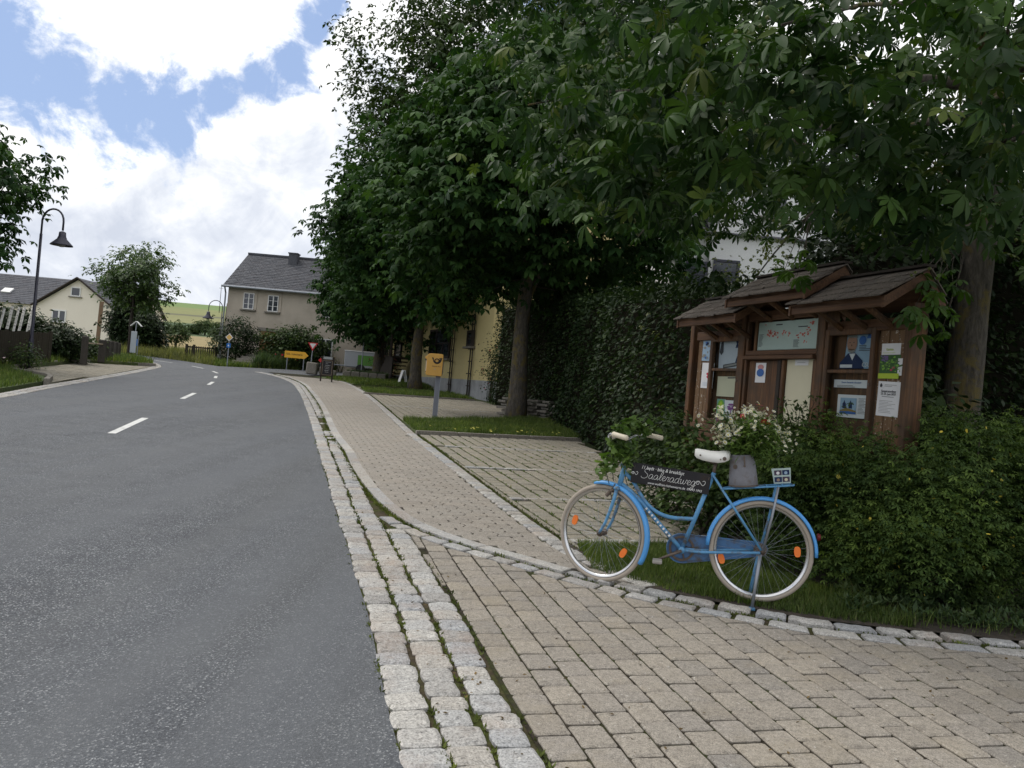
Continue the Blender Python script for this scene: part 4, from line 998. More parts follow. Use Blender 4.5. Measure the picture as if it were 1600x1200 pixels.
A, B = at(112, 448, 70), at(126, 464, 70); window(t, ((A.x + B.x) / 2 - cx0, -.02, (A.z + B.z) / 2 - cb), B.x - A.x, A.z - B.z, (1, 0, 0), (0, -1, 0), 1, 1, .09)
A, B = at(82, 484, 70), at(103, 500, 70); window(t, ((A.x + B.x) / 2 - cx0, -.02, (A.z + B.z) / 2 - cb - .1), B.x - A.x, A.z - B.z + .3, (1, 0, 0), (0, -1, 0), 2, 1, .1)
mb = MB()
for s_ in (0, 1):
    a = Vector((-.4, -.34, 3.34)) if s_ == 0 else Vector((7.1, -.34, 3.34)); tube(mb, [a, Vector((3.35, -.34, 5.98))], .08, 6)
mb.build('bargeboard', darkwood, t)
mb = MB(); tube(mb, [(6.95, -.1, 3.3), (6.8, -.1, 2.9), (6.72, -.1, .1)], .06, 8); tube(mb, [(7.3, -.1, 1.9), (7.1, -.1, 1.75), (6.9, -.1, 1.6)], .06, 8); mb.build('drainpipe', whitep, t)

# yellow house behind the street trees
YP, YA = (-.9, 31.3), math.atan2(.933, -.36); yu = Vector((-.36, .933, 0)); yn = Vector((-.933, -.36, 0)); yb = 1.0
t = thing('yellow_house', 'yellow rendered house with grey plinth and trellises behind the street trees', 'house', (YP[0], YP[1], yb), YA)
def yl(px, py): q = wallpt(px, py, YP, YA) - Vector((YP[0], YP[1], yb)); return (q.dot(yu), q.z)       # along the wall, height
# local frame: x along the wall away from the viewer, y to the left of that = towards the street
gable_body(t, 0, 17, -8, 0, -.4, 5.6, 9.3, render_yellow, 'x')
mb = MB(); box(mb, (8.5, .025, .18), (17.02, .05, 1.15)); box(mb, (-.025, -4, .18), (.05, 8.05, 1.15)); mb.build('plinth', plinthm, t)
mb = MB(); roof_courses(mb, (-.4, .5, 5.45), (17.8, 0, 0), (0, -4.5, 3.95), 50, 16); roof_courses(mb, (17.4, -8.5, 5.45), (-17.8, 0, 0), (0, 4.5, 3.95), 50, 16); mb.build('roof', slate, t)
def yrect(a, b, c_, d_): A, B = yl(a, b), yl(c_, d_); return (A[0] + B[0]) / 2, (A[1] + B[1]) / 2, abs(A[0] - B[0]), abs(A[1] - B[1])
for rc, cols in (((675, 516, 703, 560), 3), ((733, 517, 741, 541), 1), ((619, 536, 627, 565), 1)):
    x, z, w_, h_ = yrect(*rc); window(t, (x, .03, z), w_, h_, (-1, 0, 0), (0, 1, 0), cols, 2 if cols > 1 else 2, .1, darkwood)
for px in (709, 739):
    x, _ = yl(px, 560); r_ = MB(); _, z0_ = yl(px - 4, 601 if px < 720 else 612); tr = thing('trellis', 'narrow rusty trellis on the yellow wall ' + ('beside the big dark window' if px < 720 else 'beside the hedge end'), 'trellis', (0, 0, 0), 0, 'trellises on the yellow wall')
    tr.location = t.location; tr.rotation_euler = t.rotation_euler
    for s_ in (-.14, .14): k = MB(); box(k, (x + s_, .09, 1.75), (.05, .04, 3.3)); k.build('upright', barkdark, tr)
    for q in range(6): k = MB(); box(k, (x + (.05 if q % 2 else -.05), .13, .5 + q * .5), (.5, .03, .04)); k.build('rung', barkdark, tr)
# porch stairs
x, z = yl(646, 560)
st = thing('porch_stairs', 'dark wooden stairs with railing up to the yellow house door', 'stairs', t.location, YA)
xs, zs = yl(612, 595)
for k in range(7):
    q = MB(); box(q, (x + 2.6 - k * .32, .75, .25 + k * .2), (.34, 1.2, .05)); q.build('step', darkwood, st)
q = MB(); box(q, (x - .4, .75, 1.62), (1.6, 1.3, .08)); q.build('landing', darkwood, st)
q = MB(); q.add([(x + 2.75, 1.36, .0), (x - 1.2, 1.36, 0), (x - 1.2, 1.36, 1.6), (x + .3, 1.36, 1.6), (x + 2.75, 1.36, .25)], [(0, 1, 2, 3, 4)]); q.add([(x + 2.75, 1.3, .0), (x - 1.2, 1.3, 0), (x - 1.2, 1.3, 1.6), (x + .3, 1.3, 1.6), (x + 2.75, 1.3, .25)], [(4, 3, 2, 1, 0)]); q.build('side_boards', darkwood, st)
q = MB(); tube(q, [(x + 2.75, 1.34, 1.2), (x + .3, 1.34, 2.55), (x - 1.2, 1.34, 2.55)], .04, 6); q.build('handrail', darkwood, st)
for k in range(8): xx = x + 2.7 - k * .5; zz = .2 + max(0, min(1, (x + 2.75 - xx) / 2.45)) * 1.35; q = MB(); box(q, (xx, 1.34, zz + .48), (.04, .04, .95)); q.build('baluster', darkwood, st)
q = MB(); box(q, (x, .9, 3.45), (2.8, 1.8, .08), Matrix.Rotation(R(-18), 3, 'X')); q.build('porch_roof', slate, st)
for s_ in (-1.3, 1.3): q = MB(); tube(q, [(x + s_, 1.5, 1.6), (x + s_, 1.5, 3.2)], .05, 6); tube(q, [(x + s_, 1.5, 2.7), (x + s_, .9, 3.4)], .035, 6); q.build('post', darkwood, st)
q = MB(); box(q, (x - .3, .03, 2.6), (1, .05, 2)); q.build('door', barkdark, t)
# leaning white board by the tree
t = thing('folding_sign', 'white folding notice board leaning by the porch stairs', 'sign', (-5.1, 38.3, gz(0, 38.3)), YA)
for s_ in (-1, 1): q = MB(); bbox_(q, (0, s_ * .12, .35), (.42, .03, .72), .005, Matrix.Rotation(s_ * R(14), 3, 'X')); q.build('panel', render_white, t)

# white house glimpsed above the hedge
t = thing('white_house', 'white house with cream gable glimpsed through leaves above the hedge', 'house', (4.5, 24, .7))
gable_body(t, 0, 5.5, 0, 7, -.3, 5.9, 7.7, render_white, 'x')
gable_body(t, .9, 4.6, -.2, 8, -.3, 6.6, 8.9, render_white, 'y', 'gable_wall')
mb = MB(); roof_courses(mb, (-.2, -.35, 5.8), (5.9, 0, 0), (0, 3.95, 2.1), 20, 12); mb.build('roof', slate, t)
mb = MB(); roof_courses(mb, (.6, -.5, 6.4), (0, 8.6, 0), (2.15, 0, 2.65), 20, 10); roof_courses(mb, (4.9, -.5, 6.4), (0, 8.6, 0), (-2.15, 0, 2.65), 20, 10); mb.build('gable_roof', slate, t)
A, B = at(1069, 414, 24), at(1100, 447, 24); window(t, ((A.x + B.x) / 2 - 4.5, -.23, (A.z + B.z) / 2 - .7), B.x - A.x, A.z - B.z + .2, (1, 0, 0), (0, -1, 0), 1, 2, .07, lampm)
A, B = at(1112, 412, 24), at(1150, 440, 24); window(t, ((A.x + B.x) / 2 - 4.5, -.23, (A.z + B.z) / 2 - .7), B.x - A.x, A.z - B.z + .2, (1, 0, 0), (0, -1, 0), 1, 2, .07, lampm)
window(t, (2.7, -.22, 6.9), .7, .9, (1, 0, 0), (0, -1, 0), 1, 1, .07)
# dry stone wall end at the hedge foot
t = thing('dry_stone_wall', 'low layered dry stone wall at the hedge foot behind the tree', 'wall', (.75, 23.2, gz(0, 23.2)))
r_ = random.Random(4)
for k in range(6):
    for i in range(6):
        q = MB(); w_ = .34 + r_.uniform(-.05, .05); bbox_(q, (-.9 + i * .36 + (k % 2) * .12, -.55 + i * .0 + (i * .36) * -.9 + .3 + r_.uniform(-.03, .03), .05 + k * .085), (w_, .3, .07), .015, Matrix.Rotation(R(-42), 3, 'Z')); q.build('stone', slabst, t)
# ---------------------------------------------------------------- vegetation
tree('chestnut_tree', 'chestnut tree on the grass strip just right of the yellow postbox', 'tree', (.17, 21.84), 4.2, .25, (0, 0, 6.3), (4.25, 4.25, 3.9), 560, 20, CHEST2, .25, chestmid, bark, 21, 'chestnut trees along the footway', .42, .6, .42, zcut=-.95)
tree('chestnut_tree', 'chestnut tree with pale trunk base just left of the yellow postbox', 'tree', (-4.13, 35.05), 4.2, .27, (0, 0, 6.2), (4.5, 4.5, 3.9), 560, 19, CHEST2, .27, chestmid, bark, 22, 'chestnut trees along the footway', .45, .6, .42, zcut=-.92)
tree('chestnut_tree', 'far chestnut tree beside the chalkboard stand', 'tree', (-7.17, 43.74), 3.8, .3, (.7, 0, 5.3), (3.7, 4.2, 3.7), 560, 20, CHEST2, .29, chestmid, bark, 23, 'chestnut trees along the footway', .45, .6, .42, zcut=-.88)
tree('lime_tree', 'tall loose lime tree rising behind the yellow house roof', 'tree', (-3.6, 49), 14, .4, (0, 0, 15.5), (7.0, 7.0, 9), 900, 24, TRIO, .36, limel, barkdark, 31, None, .6, .7, .45, nl=12)
tree('lime_tree', 'tall dark lime tree at the top edge above the hedge', 'tree', (4.2, 38), 12, .4, (0, 0, 14), (5.6, 5.2, 8), 700, 20, TRIO, .32, hedgel, barkdark, 32, None, .5, .7, .45, nl=8)
# the near chestnut: low skirt of branches sweeping over the board towards the street
ex = []
r_ = np.random.default_rng(8)
tb = np.array([5.45, 10.0]); tbz = gz(*tb)
def aim(px, py, Y): p = at(px, py, Y); return (p.x - tb[0], p.y - tb[1], p.z - tbz)
for (px, py, Y) in [(850, 180, 7.0), (870, 250, 6.8), (900, 120, 7.2), (930, 300, 6.6), (960, 200, 6.2), (1000, 120, 6), (985, 370, 6.6), (1010, 300, 6.3), (1040, 330, 6), (1060, 230, 5.8), (1090, 150, 5.5), (1130, 340, 5.8), (1160, 360, 5.6), (1110, 360, 5.9),
                    (1200, 330, 5.6), (1240, 300, 5.3), (1190, 150, 5), (1250, 190, 4.8), (1300, 120, 4.6), (1340, 300, 5.2), (1400, 330, 5.3), (1380, 200, 4.8), (1450, 120, 4.3), (1500, 30, 4.0), (1560, 40, 4.0), (1590, 110, 4.4), (1240, 30, 4.4), (1150, 50, 4.8), (1060, 60, 5.5), (960, 60, 6.2), (1330, 20, 4.2),
                    (1290, 370, 5.6), (1450, 350, 5.6), (1480, 300, 5.0), (1510, 230, 4.9), (1590, 330, 5.5), (1420, 260, 5), (1260, 390, 5.4), (1090, 290, 5.7), (1130, 240, 5.5), (1010, 210, 6), (920, 210, 6.6), (890, 310, 6.9), (1000, 390, 6.6), (1050, 385, 6.3), (1220, 410, 5.5), (1390, 390, 5.5), (1350, 380, 5.4)]:
    for k in range(2):
        p = aim(px + r_.normal(0, 14), py + r_.normal(0, 12), Y + r_.uniform(-.2, .7)); d = np.array(p) - np.array([0, 0, 4.5]); ex.append((*p, *(d / np.linalg.norm(d))))
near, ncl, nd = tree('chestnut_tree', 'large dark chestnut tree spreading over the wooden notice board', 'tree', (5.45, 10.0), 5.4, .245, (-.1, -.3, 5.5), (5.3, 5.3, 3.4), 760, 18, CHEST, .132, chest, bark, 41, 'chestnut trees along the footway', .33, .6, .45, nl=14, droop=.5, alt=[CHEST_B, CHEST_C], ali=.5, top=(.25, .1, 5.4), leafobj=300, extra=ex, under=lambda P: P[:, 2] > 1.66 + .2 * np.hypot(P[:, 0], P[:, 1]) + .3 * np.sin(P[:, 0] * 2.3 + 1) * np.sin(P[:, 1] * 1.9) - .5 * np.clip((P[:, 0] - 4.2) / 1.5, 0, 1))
# a low twig of the same tree hanging beside the board roof
lp_ = []; tw = MB(); t0_ = at(1500, 400, 8.5) - near.location
for (px, py, Y) in [(1425, 497, 6.15), (1452, 505, 6.2), (1440, 478, 6.3), (1465, 470, 6.4), (1478, 492, 6.5), (1455, 455, 6.4), (1490, 455, 6.8), (1470, 520, 6.6), (1482, 432, 6.8), (1440, 440, 6.5), (1225, 425, 6.9), (1245, 432, 6.9), (1260, 418, 6.9), (1240, 412, 7.0)]:
    p = at(px, py, Y) - near.location; lp_ += [p + Vector(r_.normal(0, .05, 3)) for _ in range(3)]
    limb(tw, t0_ if px > 1300 else at(1270, 330, 7.4) - near.location, p, .006, .002, px)
tw.build('twig', twigm, near, True); n = len(lp_)
scatter('hanging_leaves', CHEST[0], CHEST[1], np.array([list(p) for p in lp_]), rotmats(r_.uniform(0, 6.28, n), r_.normal(-.4, .3, n), r_.normal(0, .3, n)), r_.uniform(.08, .13, n), leafmat('young_chestnut_leaf', (.03, .07, .012), (.07, .13, .025), .3, .5, .2), near)
# green conker cases on the outer twigs
cp = []
for k in range(46):
    p = ncl[-100 + k * 2] if k * 2 < 100 else ncl[k]; cp.append(p + r_.normal(0, .12, 3))
ico = ([(0, 0, 1), (.9, 0, .3), (.28, .85, .3), (-.72, .53, .3), (-.72, -.53, .3), (.28, -.85, .3), (.72, .53, -.3), (-.28, .85, -.3), (-.9, 0, -.3), (-.28, -.85, -.3), (.72, -.53, -.3), (0, 0, -1)],
       [(0, 1, 2), (0, 2, 3), (0, 3, 4), (0, 4, 5), (0, 5, 1), (1, 6, 2), (2, 7, 3), (3, 8, 4), (4, 9, 5), (5, 10, 1), (6, 7, 2), (7, 8, 3), (8, 9, 4), (9, 10, 5), (10, 6, 1), (11, 7, 6), (11, 8, 7), (11, 9, 8), (11, 10, 9), (11, 6, 10)])
cp = np.repeat(np.array(cp), 4, 0) + r_.normal(0, .05, (len(cp) * 4, 3))
scatter('conker', ico[0], ico[1], cp, rotmats(np.zeros(len(cp)), np.zeros(len(cp)), np.zeros(len(cp))), np.full(len(cp), .014), leafmat('conker_case', (.1, .13, .035), (.18, .2, .06), .1), near)
# left edge tree, verge trees, far trees
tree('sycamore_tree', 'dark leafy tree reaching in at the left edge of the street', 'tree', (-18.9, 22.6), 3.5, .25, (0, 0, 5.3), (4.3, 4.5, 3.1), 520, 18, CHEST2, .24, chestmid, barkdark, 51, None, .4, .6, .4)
tree('young_maple', 'open crowned young tree right of the cream house', 'tree', (-22.5, 48), 3.2, .13, (0, 0, 4.4), (2.15, 2.2, 1.95), 150, 20, TRIO, .26, leafmat('maple_leaf', (.035, .07, .02), (.08, .13, .035), .25), barkdark, 52, None, .28, .7, .25, nl=10)
bush('elder_bush', 'big dark bush behind the wayside sign', 'bush', (at(204, 520, 55).x, 55), (1.2, 1.4, 1.75), 170, 16, TRIO, .28, hedgel, 53, spread=.3)
bush('elder_bush', 'dark bush leaning out over the bend beside the young tree', 'bush', (at(230, 530, 54).x, 54), (.9, 1.0, 1.35), 130, 14, TRIO, .26, hedgel, 54, spread=.28)
for k, (px, py, Y, hh, rr, lb) in enumerate([(275, 542, 70, 2.35, 1.0, 'small spreading fruit tree in the rough grass by the road'), (320, 528, 120, 2.7, 1.45, 'round solitary tree on the green field'), (303, 528, 122, 1.6, .8, 'small shrub left of the round field tree'), (345, 552, 60, 2.6, .75, 'small tree beside the wooden lamp pole')]):
    p = at(px, py, Y); tree('orchard_tree', lb, 'tree', (p.x, Y), hh * .45, .12, (0, 0, hh * .62), (rr, rr, hh * .36), 60, 14, TRIO, .22 if Y < 100 else .3, limel, barkdark, 60 + k, 'scattered trees below the hill', .3, .7, .3, nl=5)
hedge('hornbeam_hedge', 'tall dark clipped hedge behind the parking bays', [(2.95, 10.3), (2.65, 12.5), (2.1, 17.6), (1.65, 21.6), (1.15, 24.4), (-.15, 28.3)], lambda s: 2.75 + .75 * s, 1.2, 42000, ONE, .09, hedgel, 71, rough=.14)
hedge('shrub_hedge', 'dark leafy hedge behind the chestnut trunk', [(3.9, 9.6), (5.6, 11.6), (9.5, 13.5)], lambda s: 2.9 + 1.8 * min(1, s * 1.6) + .2 * math.sin(s * 9), 1.4, 30000, ONE, .11, hedgel, 72, rough=.2)
bush('climbing_shrub', 'pale leaved rambling shrub above the hedge beside the board roof', 'shrub', (3.6, 12.2), (1.3, 1.0, 1.55), 130, 14, TRIO, .075, leafmat('rambler_leaf', (.06, .09, .025), (.15, .17, .05), .25), 73, spread=.22, zc=2.0, inner=.2)
# potentilla bushes along the bed, yellow flowered
for k, (x, y, rx, ry, rz, lb) in enumerate([(2.62, 6.95, .62, .6, .6, 'low green bush behind the rear wheel of the bicycle'), (3.05, 6.05, .62, .5, .58, 'yellow flowered bush nearest the end of the bicycle'), (3.75, 6.3, .72, .62, .72, 'rounded yellow flowered bush below the chestnut trunk'),
                                           (4.6, 6.8, .85, .7, .78, 'bush at the right edge of the bed under the chestnut'), (3.4, 7.2, .62, .6, .68, 'green bush against the right end of the notice board'), (2.55, 8.0, .55, .5, .5, 'green bush under the middle of the notice board')]):
    bush('potentilla_bush', lb, 'bush', (x, y), (rx, ry, rz), 200, 34, SPRIG5, .044, potl, 80 + k, 'small leaved bushes in the bed', (.1), flowers=(90 if k in (1, 2) else 30 if k == 3 else 5, yellpet, .03), stems=9, inner=.15)
bush('cornelian_shrub', 'broad leaved shrub just left of the notice board', 'shrub', (1.75, 8.9), (.42, .45, .52), 120, 12, ONE, .075, shrubl, 91, spread=.1, stems=7)
bush('leafy_shrub', 'low leafy shrub behind the white saddle', 'shrub', (1.98, 7.9), (.35, .35, .45), 90, 12, ONE, .07, shrubl, 92, spread=.1, stems=6)
bush('large_leaf_shrub', 'glossy shrub between notice board and chestnut trunk', 'shrub', (3.95, 8.0), (.5, .5, .85), 110, 10, ONE, .12, hedgel, 93, spread=.13, stems=8)
# a slender bush growing up in front of the board
t = bush('honeysuckle_shrub', 'slender shoots growing up in front of the cream notice panel', 'shrub', (2.62, 7.45), (.3, .25, .3), 50, 10, ONE, .05, shrubl, 94, spread=.07, zc=1.0, stems=6)
q = MB(); pts = []
for (px, py) in [(1270, 640), (1255, 635), (1240, 632), (1225, 625), (1262, 655), (1245, 660), (1262, 672), (1275, 655), (1285, 640), (1278, 620), (1250, 640)]:
    p = at(px, py, 7.35) - t.location; limb(q, (.05, 0, .8), p, .006, .002, px); pts += [p + Vector(r_.normal(0, .035, 3)) for _ in range(11)]
q.build('shoot', twigm, t, True)
pts = np.array(pts); scatter('shoot_leaves', ONE[0], ONE[1], pts, rotmats(r_.uniform(0, 6.28, len(pts)), r_.normal(-.2, .5, len(pts)), r_.normal(0, .4, len(pts))), .05 * r_.uniform(.6, 1.2, len(pts)), shrubl, t)
# weeds in the bed
wp = sample_poly([(2.3, 5.45), (3.4, 5.35), (6.2, 5.15), (6.6, 6), (4.5, 6.2), (2.5, 6.2)], 1100)
pos = np.array([(x, y, gz(x, y) + .03 + abs(r_.normal(0, .03))) for x, y in wp]); n = len(pos)
scatter('weeds', palmate(6, R(170), 1.0, .32, -.4, 0, 1)[0], palmate(6, R(170), 1.0, .32, -.4, 0, 1)[1], pos, rotmats(r_.uniform(0, 6.28, n), r_.normal(.2, .2, n), r_.normal(0, .2, n)), r_.uniform(.04, .11, n), weedm)
# moss tufts in the gutter and paver joints
mp_ = []
for off, n in ((.176, 700), (.357, 700), (.545, 420), (.0, 160)):
    for s in rng.uniform(1.5, 16, n):
        if math.sin(s * 2.3 + off * 20) + math.sin(s * 5.1) * .6 < -.5: continue
        p = along(offset(AR, off + rng.normal(0, .011)), s, S_AR)
        if off > .3 and p[1] > 7.6: continue
        mp_.append((p[0], p[1], gz(*p) - .004))
for s in rng.uniform(9, KLs[-1], 2400):
    p = along(offset(KL, -.03 + rng.normal(0, .022)), s, KLs); mp_.append((p[0], p[1], gz(*p) + .0))
for s in rng.uniform(0, 12, 500):
    p = along(offset(KL, -.028 + rng.normal(0, .014)), s, KLs); mp_.append((p[0], p[1], gz(*p) + .0))
for s in rng.uniform(0, 25, 1100):
    p = along(offset(BOR, .215 + rng.normal(0, .008)), s, BS); mp_.append((p[0], p[1], gz(*p) + FZ - .01))
mp_ = np.array(mp_); n = len(mp_)
tv, tf = palmate(5, R(150), 1.0, .5, -.7, 0, 1)
scatter('moss', tv, tf, mp_, rotmats(rng.uniform(0, 6.28, n), rng.normal(.3, .3, n), rng.normal(0, .3, n)), rng.uniform(.011, .03, n), leafmat('moss_tuft', (.05, .06, .015), (.12, .15, .04), .15, .8, .1))
# left verge and road-side grass
lv = [(-9.75, 14.2), (-10.6, 17.4), (-11.3, 19.8), (-12.5, 22), (-14.8, 24.2), (-30, 24), (-30, 8), (-9.2, 10)]
sheet('verge', lv, .06, turf, skirt=.12)
lb_ = [(-14.9, 24.3), (-17.2, 32.8), (-15.3, 34.9), (-15.9, 36.2), (-18.1, 39.8), (-21, 42.6), (-26, 45), (-40, 45), (-40, 24)]
sheet('verge', lb_, .1, turf, skirt=.16)
grass('grass', [(-9.75, 14.2), (-11.3, 19.8), (-14.8, 24.2), (-17, 24), (-14, 13)], 16000, .14, .02, grassm, .06, clump=.3)
grass('grass', [(-14.9, 24.3), (-17.2, 32.8), (-15.3, 34.9), (-15.9, 36.2), (-18.1, 39.8), (-21, 42.6), (-24, 42), (-20, 30), (-18, 24)], 16000, .22, .03, grassm, .1, clump=.4)
bayl = [(-11.35, 19.9), (-12.95, 26.6), (-14.75, 32.9), (-15.1, 34.3), (-17.0, 32.6), (-14.75, 24.5), (-12.5, 22.2)]
lbay = link('parking_bay_opposite', None, kind='structure'); sheet('joint_bed', bayl, -.005, mossm, None, lbay)
PP = Pieces(lbay, 'paver', parkcon, 0)
for i in range(0, 40):
    for j in range(0, 80):
        c = np.array([-17.6 + i * .2, 19.6 + j * .2]); c = np.array([c[0] + (26 - c[1]) * .28 + 1.0 - .5, c[1]])
        if inside(c, bayl): PP.add(c[0], c[1], R(104), block([(-.085, -.088), (.085, -.088), (.085, .088), (-.085, .088)], .008, .04, .005), j % 4, random.uniform(-.004, .003), .01)
PP.done(0)
kerb_run('bay_kerb', [(-11.25, 19.75), (-12.45, 21.9), (-14.8, 24.2), (-17.15, 32.8), (-15.2, 34.9)], .12, .13, slabst, 1.0)
lg = link('gutter_opposite', None, kind='structure'); PG = Pieces(lg, 'cobblestone', granite, 0); ALs = arc(AL); s = 14
ALp = AL[AL[:, 1] < 40]; mb = MB(); ribbon(mb, offset(ALp, -.4), offset(ALp, .005), -.004); mb.build('joint_bed', mossm, lg)
for row in (0, 1):
    s = 10
    while along(AL, s, ALs)[1] < 39:
        L_ = random.uniform(.14, .19); p = along(offset(AL, -.09 - row * .18), s + L_ / 2, ALs); q = along(AL, s + L_, ALs) - along(AL, s, ALs); k = random.randrange(6)
        PG.add(p[0], p[1], math.atan2(q[1], q[0]), cobble(round(L_, 2) * .96, .16, k * 9 + int(L_ * 100)), (k, round(L_, 2)), random.uniform(-.003, .003), .012); s += L_ + .01
PG.done(200)
# rough grass beyond the road, flower bed before the house
grass('verge_grass', [(-15.4, 42.3), (-17.5, 44.9), (-20.5, 47.6), (-26, 51), (-30, 60), (-16, 60), (-17.8, 48.5)], 16000, .5, .045, drygrass, -.05, clump=.4)
grass('verge_grass', [(-15.2, 42.2), (-14.4, 44.0), (-12.4, 47.5), (-11.2, 49.8), (-17.8, 49.8), (-18, 46)], 9000, .3, .04, grassm, -.05, clump=.4)
grass('flower_bed', [(-14.2, 44.6), (-12.6, 47.6), (-11.2, 50.0), (-14.4, 49.8)], 6000, .75, .05, weedm, -.05, clump=.35)
grass('flower_bed', [(-11.3, 49.5), (-9.6, 55), (-5, 60), (-3.5, 58), (-8.8, 50.8)], 5000, .8, .06, grassm, -.05, clump=.35)
fp = sample_poly([(-14.0, 45), (-12.6, 47.8), (-10.2, 53), (-9, 52), (-11, 49.8)], 170); pos = np.array([(x, y, gz(x, y) + r_.uniform(.4, .85)) for x, y in fp])
ft = ([(0, 0, .1)] + [(math.cos(a) * .5, math.sin(a) * .5, 0) for a in np.linspace(0, 2 * math.pi, 6)[:5]], [(0, 1 + k, 1 + (k + 1) % 5) for k in range(5)])
for m_, sl_ in ((redp, slice(0, 60)), (yellpet, slice(60, 130)), (whitepet, slice(130, 170))):
    pp = pos[sl_]; scatter('blossoms', ft[0], ft[1], pp, rotmats(r_.uniform(0, 6, len(pp)), r_.normal(.8, .5, len(pp)), r_.normal(0, .5, len(pp))), r_.uniform(.06, .16, len(pp)), m_)
bush('yew_bush', 'dark pointed bush at the left corner of the farmhouse', 'bush', (-16.2, 47.6), (.95, .9, 1.35), 150, 15, ONE, .16, hedgel, 101, spread=.2)
bush('yew_bush', 'slim dark bush left of the brown house door', 'bush', (-15.55, 48.3), (.42, .42, 1.3), 60, 12, ONE, .14, hedgel, 102, spread=.15)
bush('lilac_bush', 'large green bush covering the middle of the farmhouse wall', 'bush', (-13.1, 48.5), (1.75, 1.2, 1.25), 300, 16, ONE, .2, shrubl, 103, spread=.22)
bush('lilac_bush', 'green shrub before the low annexe windows', 'bush', (-9.0, 50.9), (1.5, 1, 1.2), 120, 14, ONE, .17, shrubl, 104, spread=.25, zc=2.4)
bush('privet_bush', 'clipped looking dark bush at the end of the plank fence', 'bush', (-17.3, 31), (1.0, 1.1, .72), 260, 15, ONE, .14, hedgel, 105, spread=.15)
bush('privet_bush', 'lighter rambling bush between fence and gate posts', 'bush', (at(128, 540, 34).x, 34), (.75, .8, .45), 170, 14, ONE, .13, shrubl, 106, spread=.2)
bush('rose_bush', 'pale pink rose at the left frame edge', 'bush', (-15.2, 23.2), (.45, .4, .55), 60, 10, ONE, .07, shrubl, 107, flowers=(40, col('pale_rose', (.6, .45, .45)), .07))
bush('young_shrub', 'low weedy shrub in front of the plank fence', 'bush', (-14.9, 25.0), (.45, .4, .35), 50, 10, ONE, .09, shrubl, 108)
bush('hydrangea', 'red flowering bush at the foot of the porch stairs', 'bush', (-7.0, 45.6), (.8, .8, .7), 90, 12, ONE, .11, shrubl, 109, flowers=(220, col('dusty_red', (.45, .14, .12)), .09), spread=.15)
bush('wall_rose', 'climbing rose at the hedge end of the yellow wall', 'bush', (-.75, 30.6), (.3, .3, 1.3), 60, 10, ONE, .09, hedgel, 110, flowers=(25, redp, .06), spread=.15)
bush('hazel_bush', 'dark bush behind the birch uprights', 'bush', (at(8, 520, 31).x, 31), (1.5, 1.0, 1.0), 260, 14, ONE, .2, hedgel, 111, spread=.2)
gp = []
for k in range(2600):
    y = rng.uniform(7.3, 15.2); i = rng.integers(0, 15); c = np.array([.02, 8.9]) + fx * (i - .5) * .2 + fa * (y - 8.9)
    if inside(c, seg(6.85, 15.25) + [(1.43, 16.75), (1.6, 15.5), (2.3, 10), (2.6, 7.75), (1.81, 7.5)]): c = c + fx * rng.normal(0, .012); gp.append((c[0], c[1], gz(*c) + FZ - .012))
gp = np.array(gp); n = len(gp); scatter('joint_grass', tv, tf, gp, rotmats(rng.uniform(0, 6.28, n), rng.normal(.3, .3, n), rng.normal(0, .3, n)), rng.uniform(.012, .03, n), grassm)

# dry leaf bits and twigs blown over the paving
dp = []
for k in range(520):
    if k % 3: s_ = rng.uniform(1.5, 14); p = along(offset(AR, .2 + abs(rng.normal(0, .35))), s_, S_AR)
    else: p = np.array((rng.uniform(.3, 4.5), rng.uniform(2.8, 5.6)))
    if inside(p, dpoly) or p[1] < 14: dp.append((p[0], p[1], gz(*p) + .017))
dp = np.array(dp); n = len(dp)
scatter('leaf_litter', ONE[0], ONE[1], dp, rotmats(rng.uniform(0, 6.28, n), rng.normal(0, .25, n), rng.normal(0, .25, n)), rng.uniform(.007, .026, n), leafmat('dry_leaf', (.05, .035, .018), (.16, .11, .05), .1, .8, .1))
# ---------------------------------------------------------------- notice board
bd = Vector((.3057, -.9521, 0)); BP = Vector((3.2235, 6.5, .2)); BA = math.atan2(bd.y, bd.x)
by_ = Vector((-bd.y, bd.x, 0))
def bpt(px, py, y=0):
    """where a sight line meets the board front (y metres behind the face), in board coordinates"""
    o = BP + by_ * y; q = wallpt(px, py, (o.x, o.y), BA) - BP; return q.dot(bd), q.z
nb = thing('notice_board', 'brown wooden village notice board in three bays under small shingled roofs', 'notice board', BP, BA)
def bb(name, s0, s1, z0, z1, y0=0, y1=.05, m=None, ch=.006, parent=None, label=None):
    q = MB(); bbox_(q, ((s0 + s1) / 2, (y0 + y1) / 2, (z0 + z1) / 2), (s1 - s0, y1 - y0, z1 - z0), ch); return q.build(name, m or wood, parent or nb, label=label)
ZB = 1.02
secs = [(-3.45, -2.43, 2.17), (-2.43, -1.15, 2.34), (-1.15, -.1, 2.17)]
for s in (-3.49, -2.43, -1.15, -.1): bb('post', s - .04, s + .04, -.3 if s > -3.4 else -.4, 2.28 if s in (-3.49, -.1) else 2.4, -.06, .1)
for s in (-2.36, -1.22): bb('moulding', s - .02, s + .02, ZB, 2.36, -.045, -.0, wood)
for s0, s1, zt in secs:
    bb('back_panel', s0 + .05, s1 - .05, ZB, zt, .045, .1, wood); bb('top_rail', s0 + .05, s1 - .05, zt - .1, zt, -.045, .055, woodx); bb('bottom_rail', s0 + .05, s1 - .05, ZB, ZB + .09, -.045, .055, woodx)
    bb('sill_board', s0 + .05, s1 - .05, ZB - .13, ZB - .01, -.06, .08, woodx)
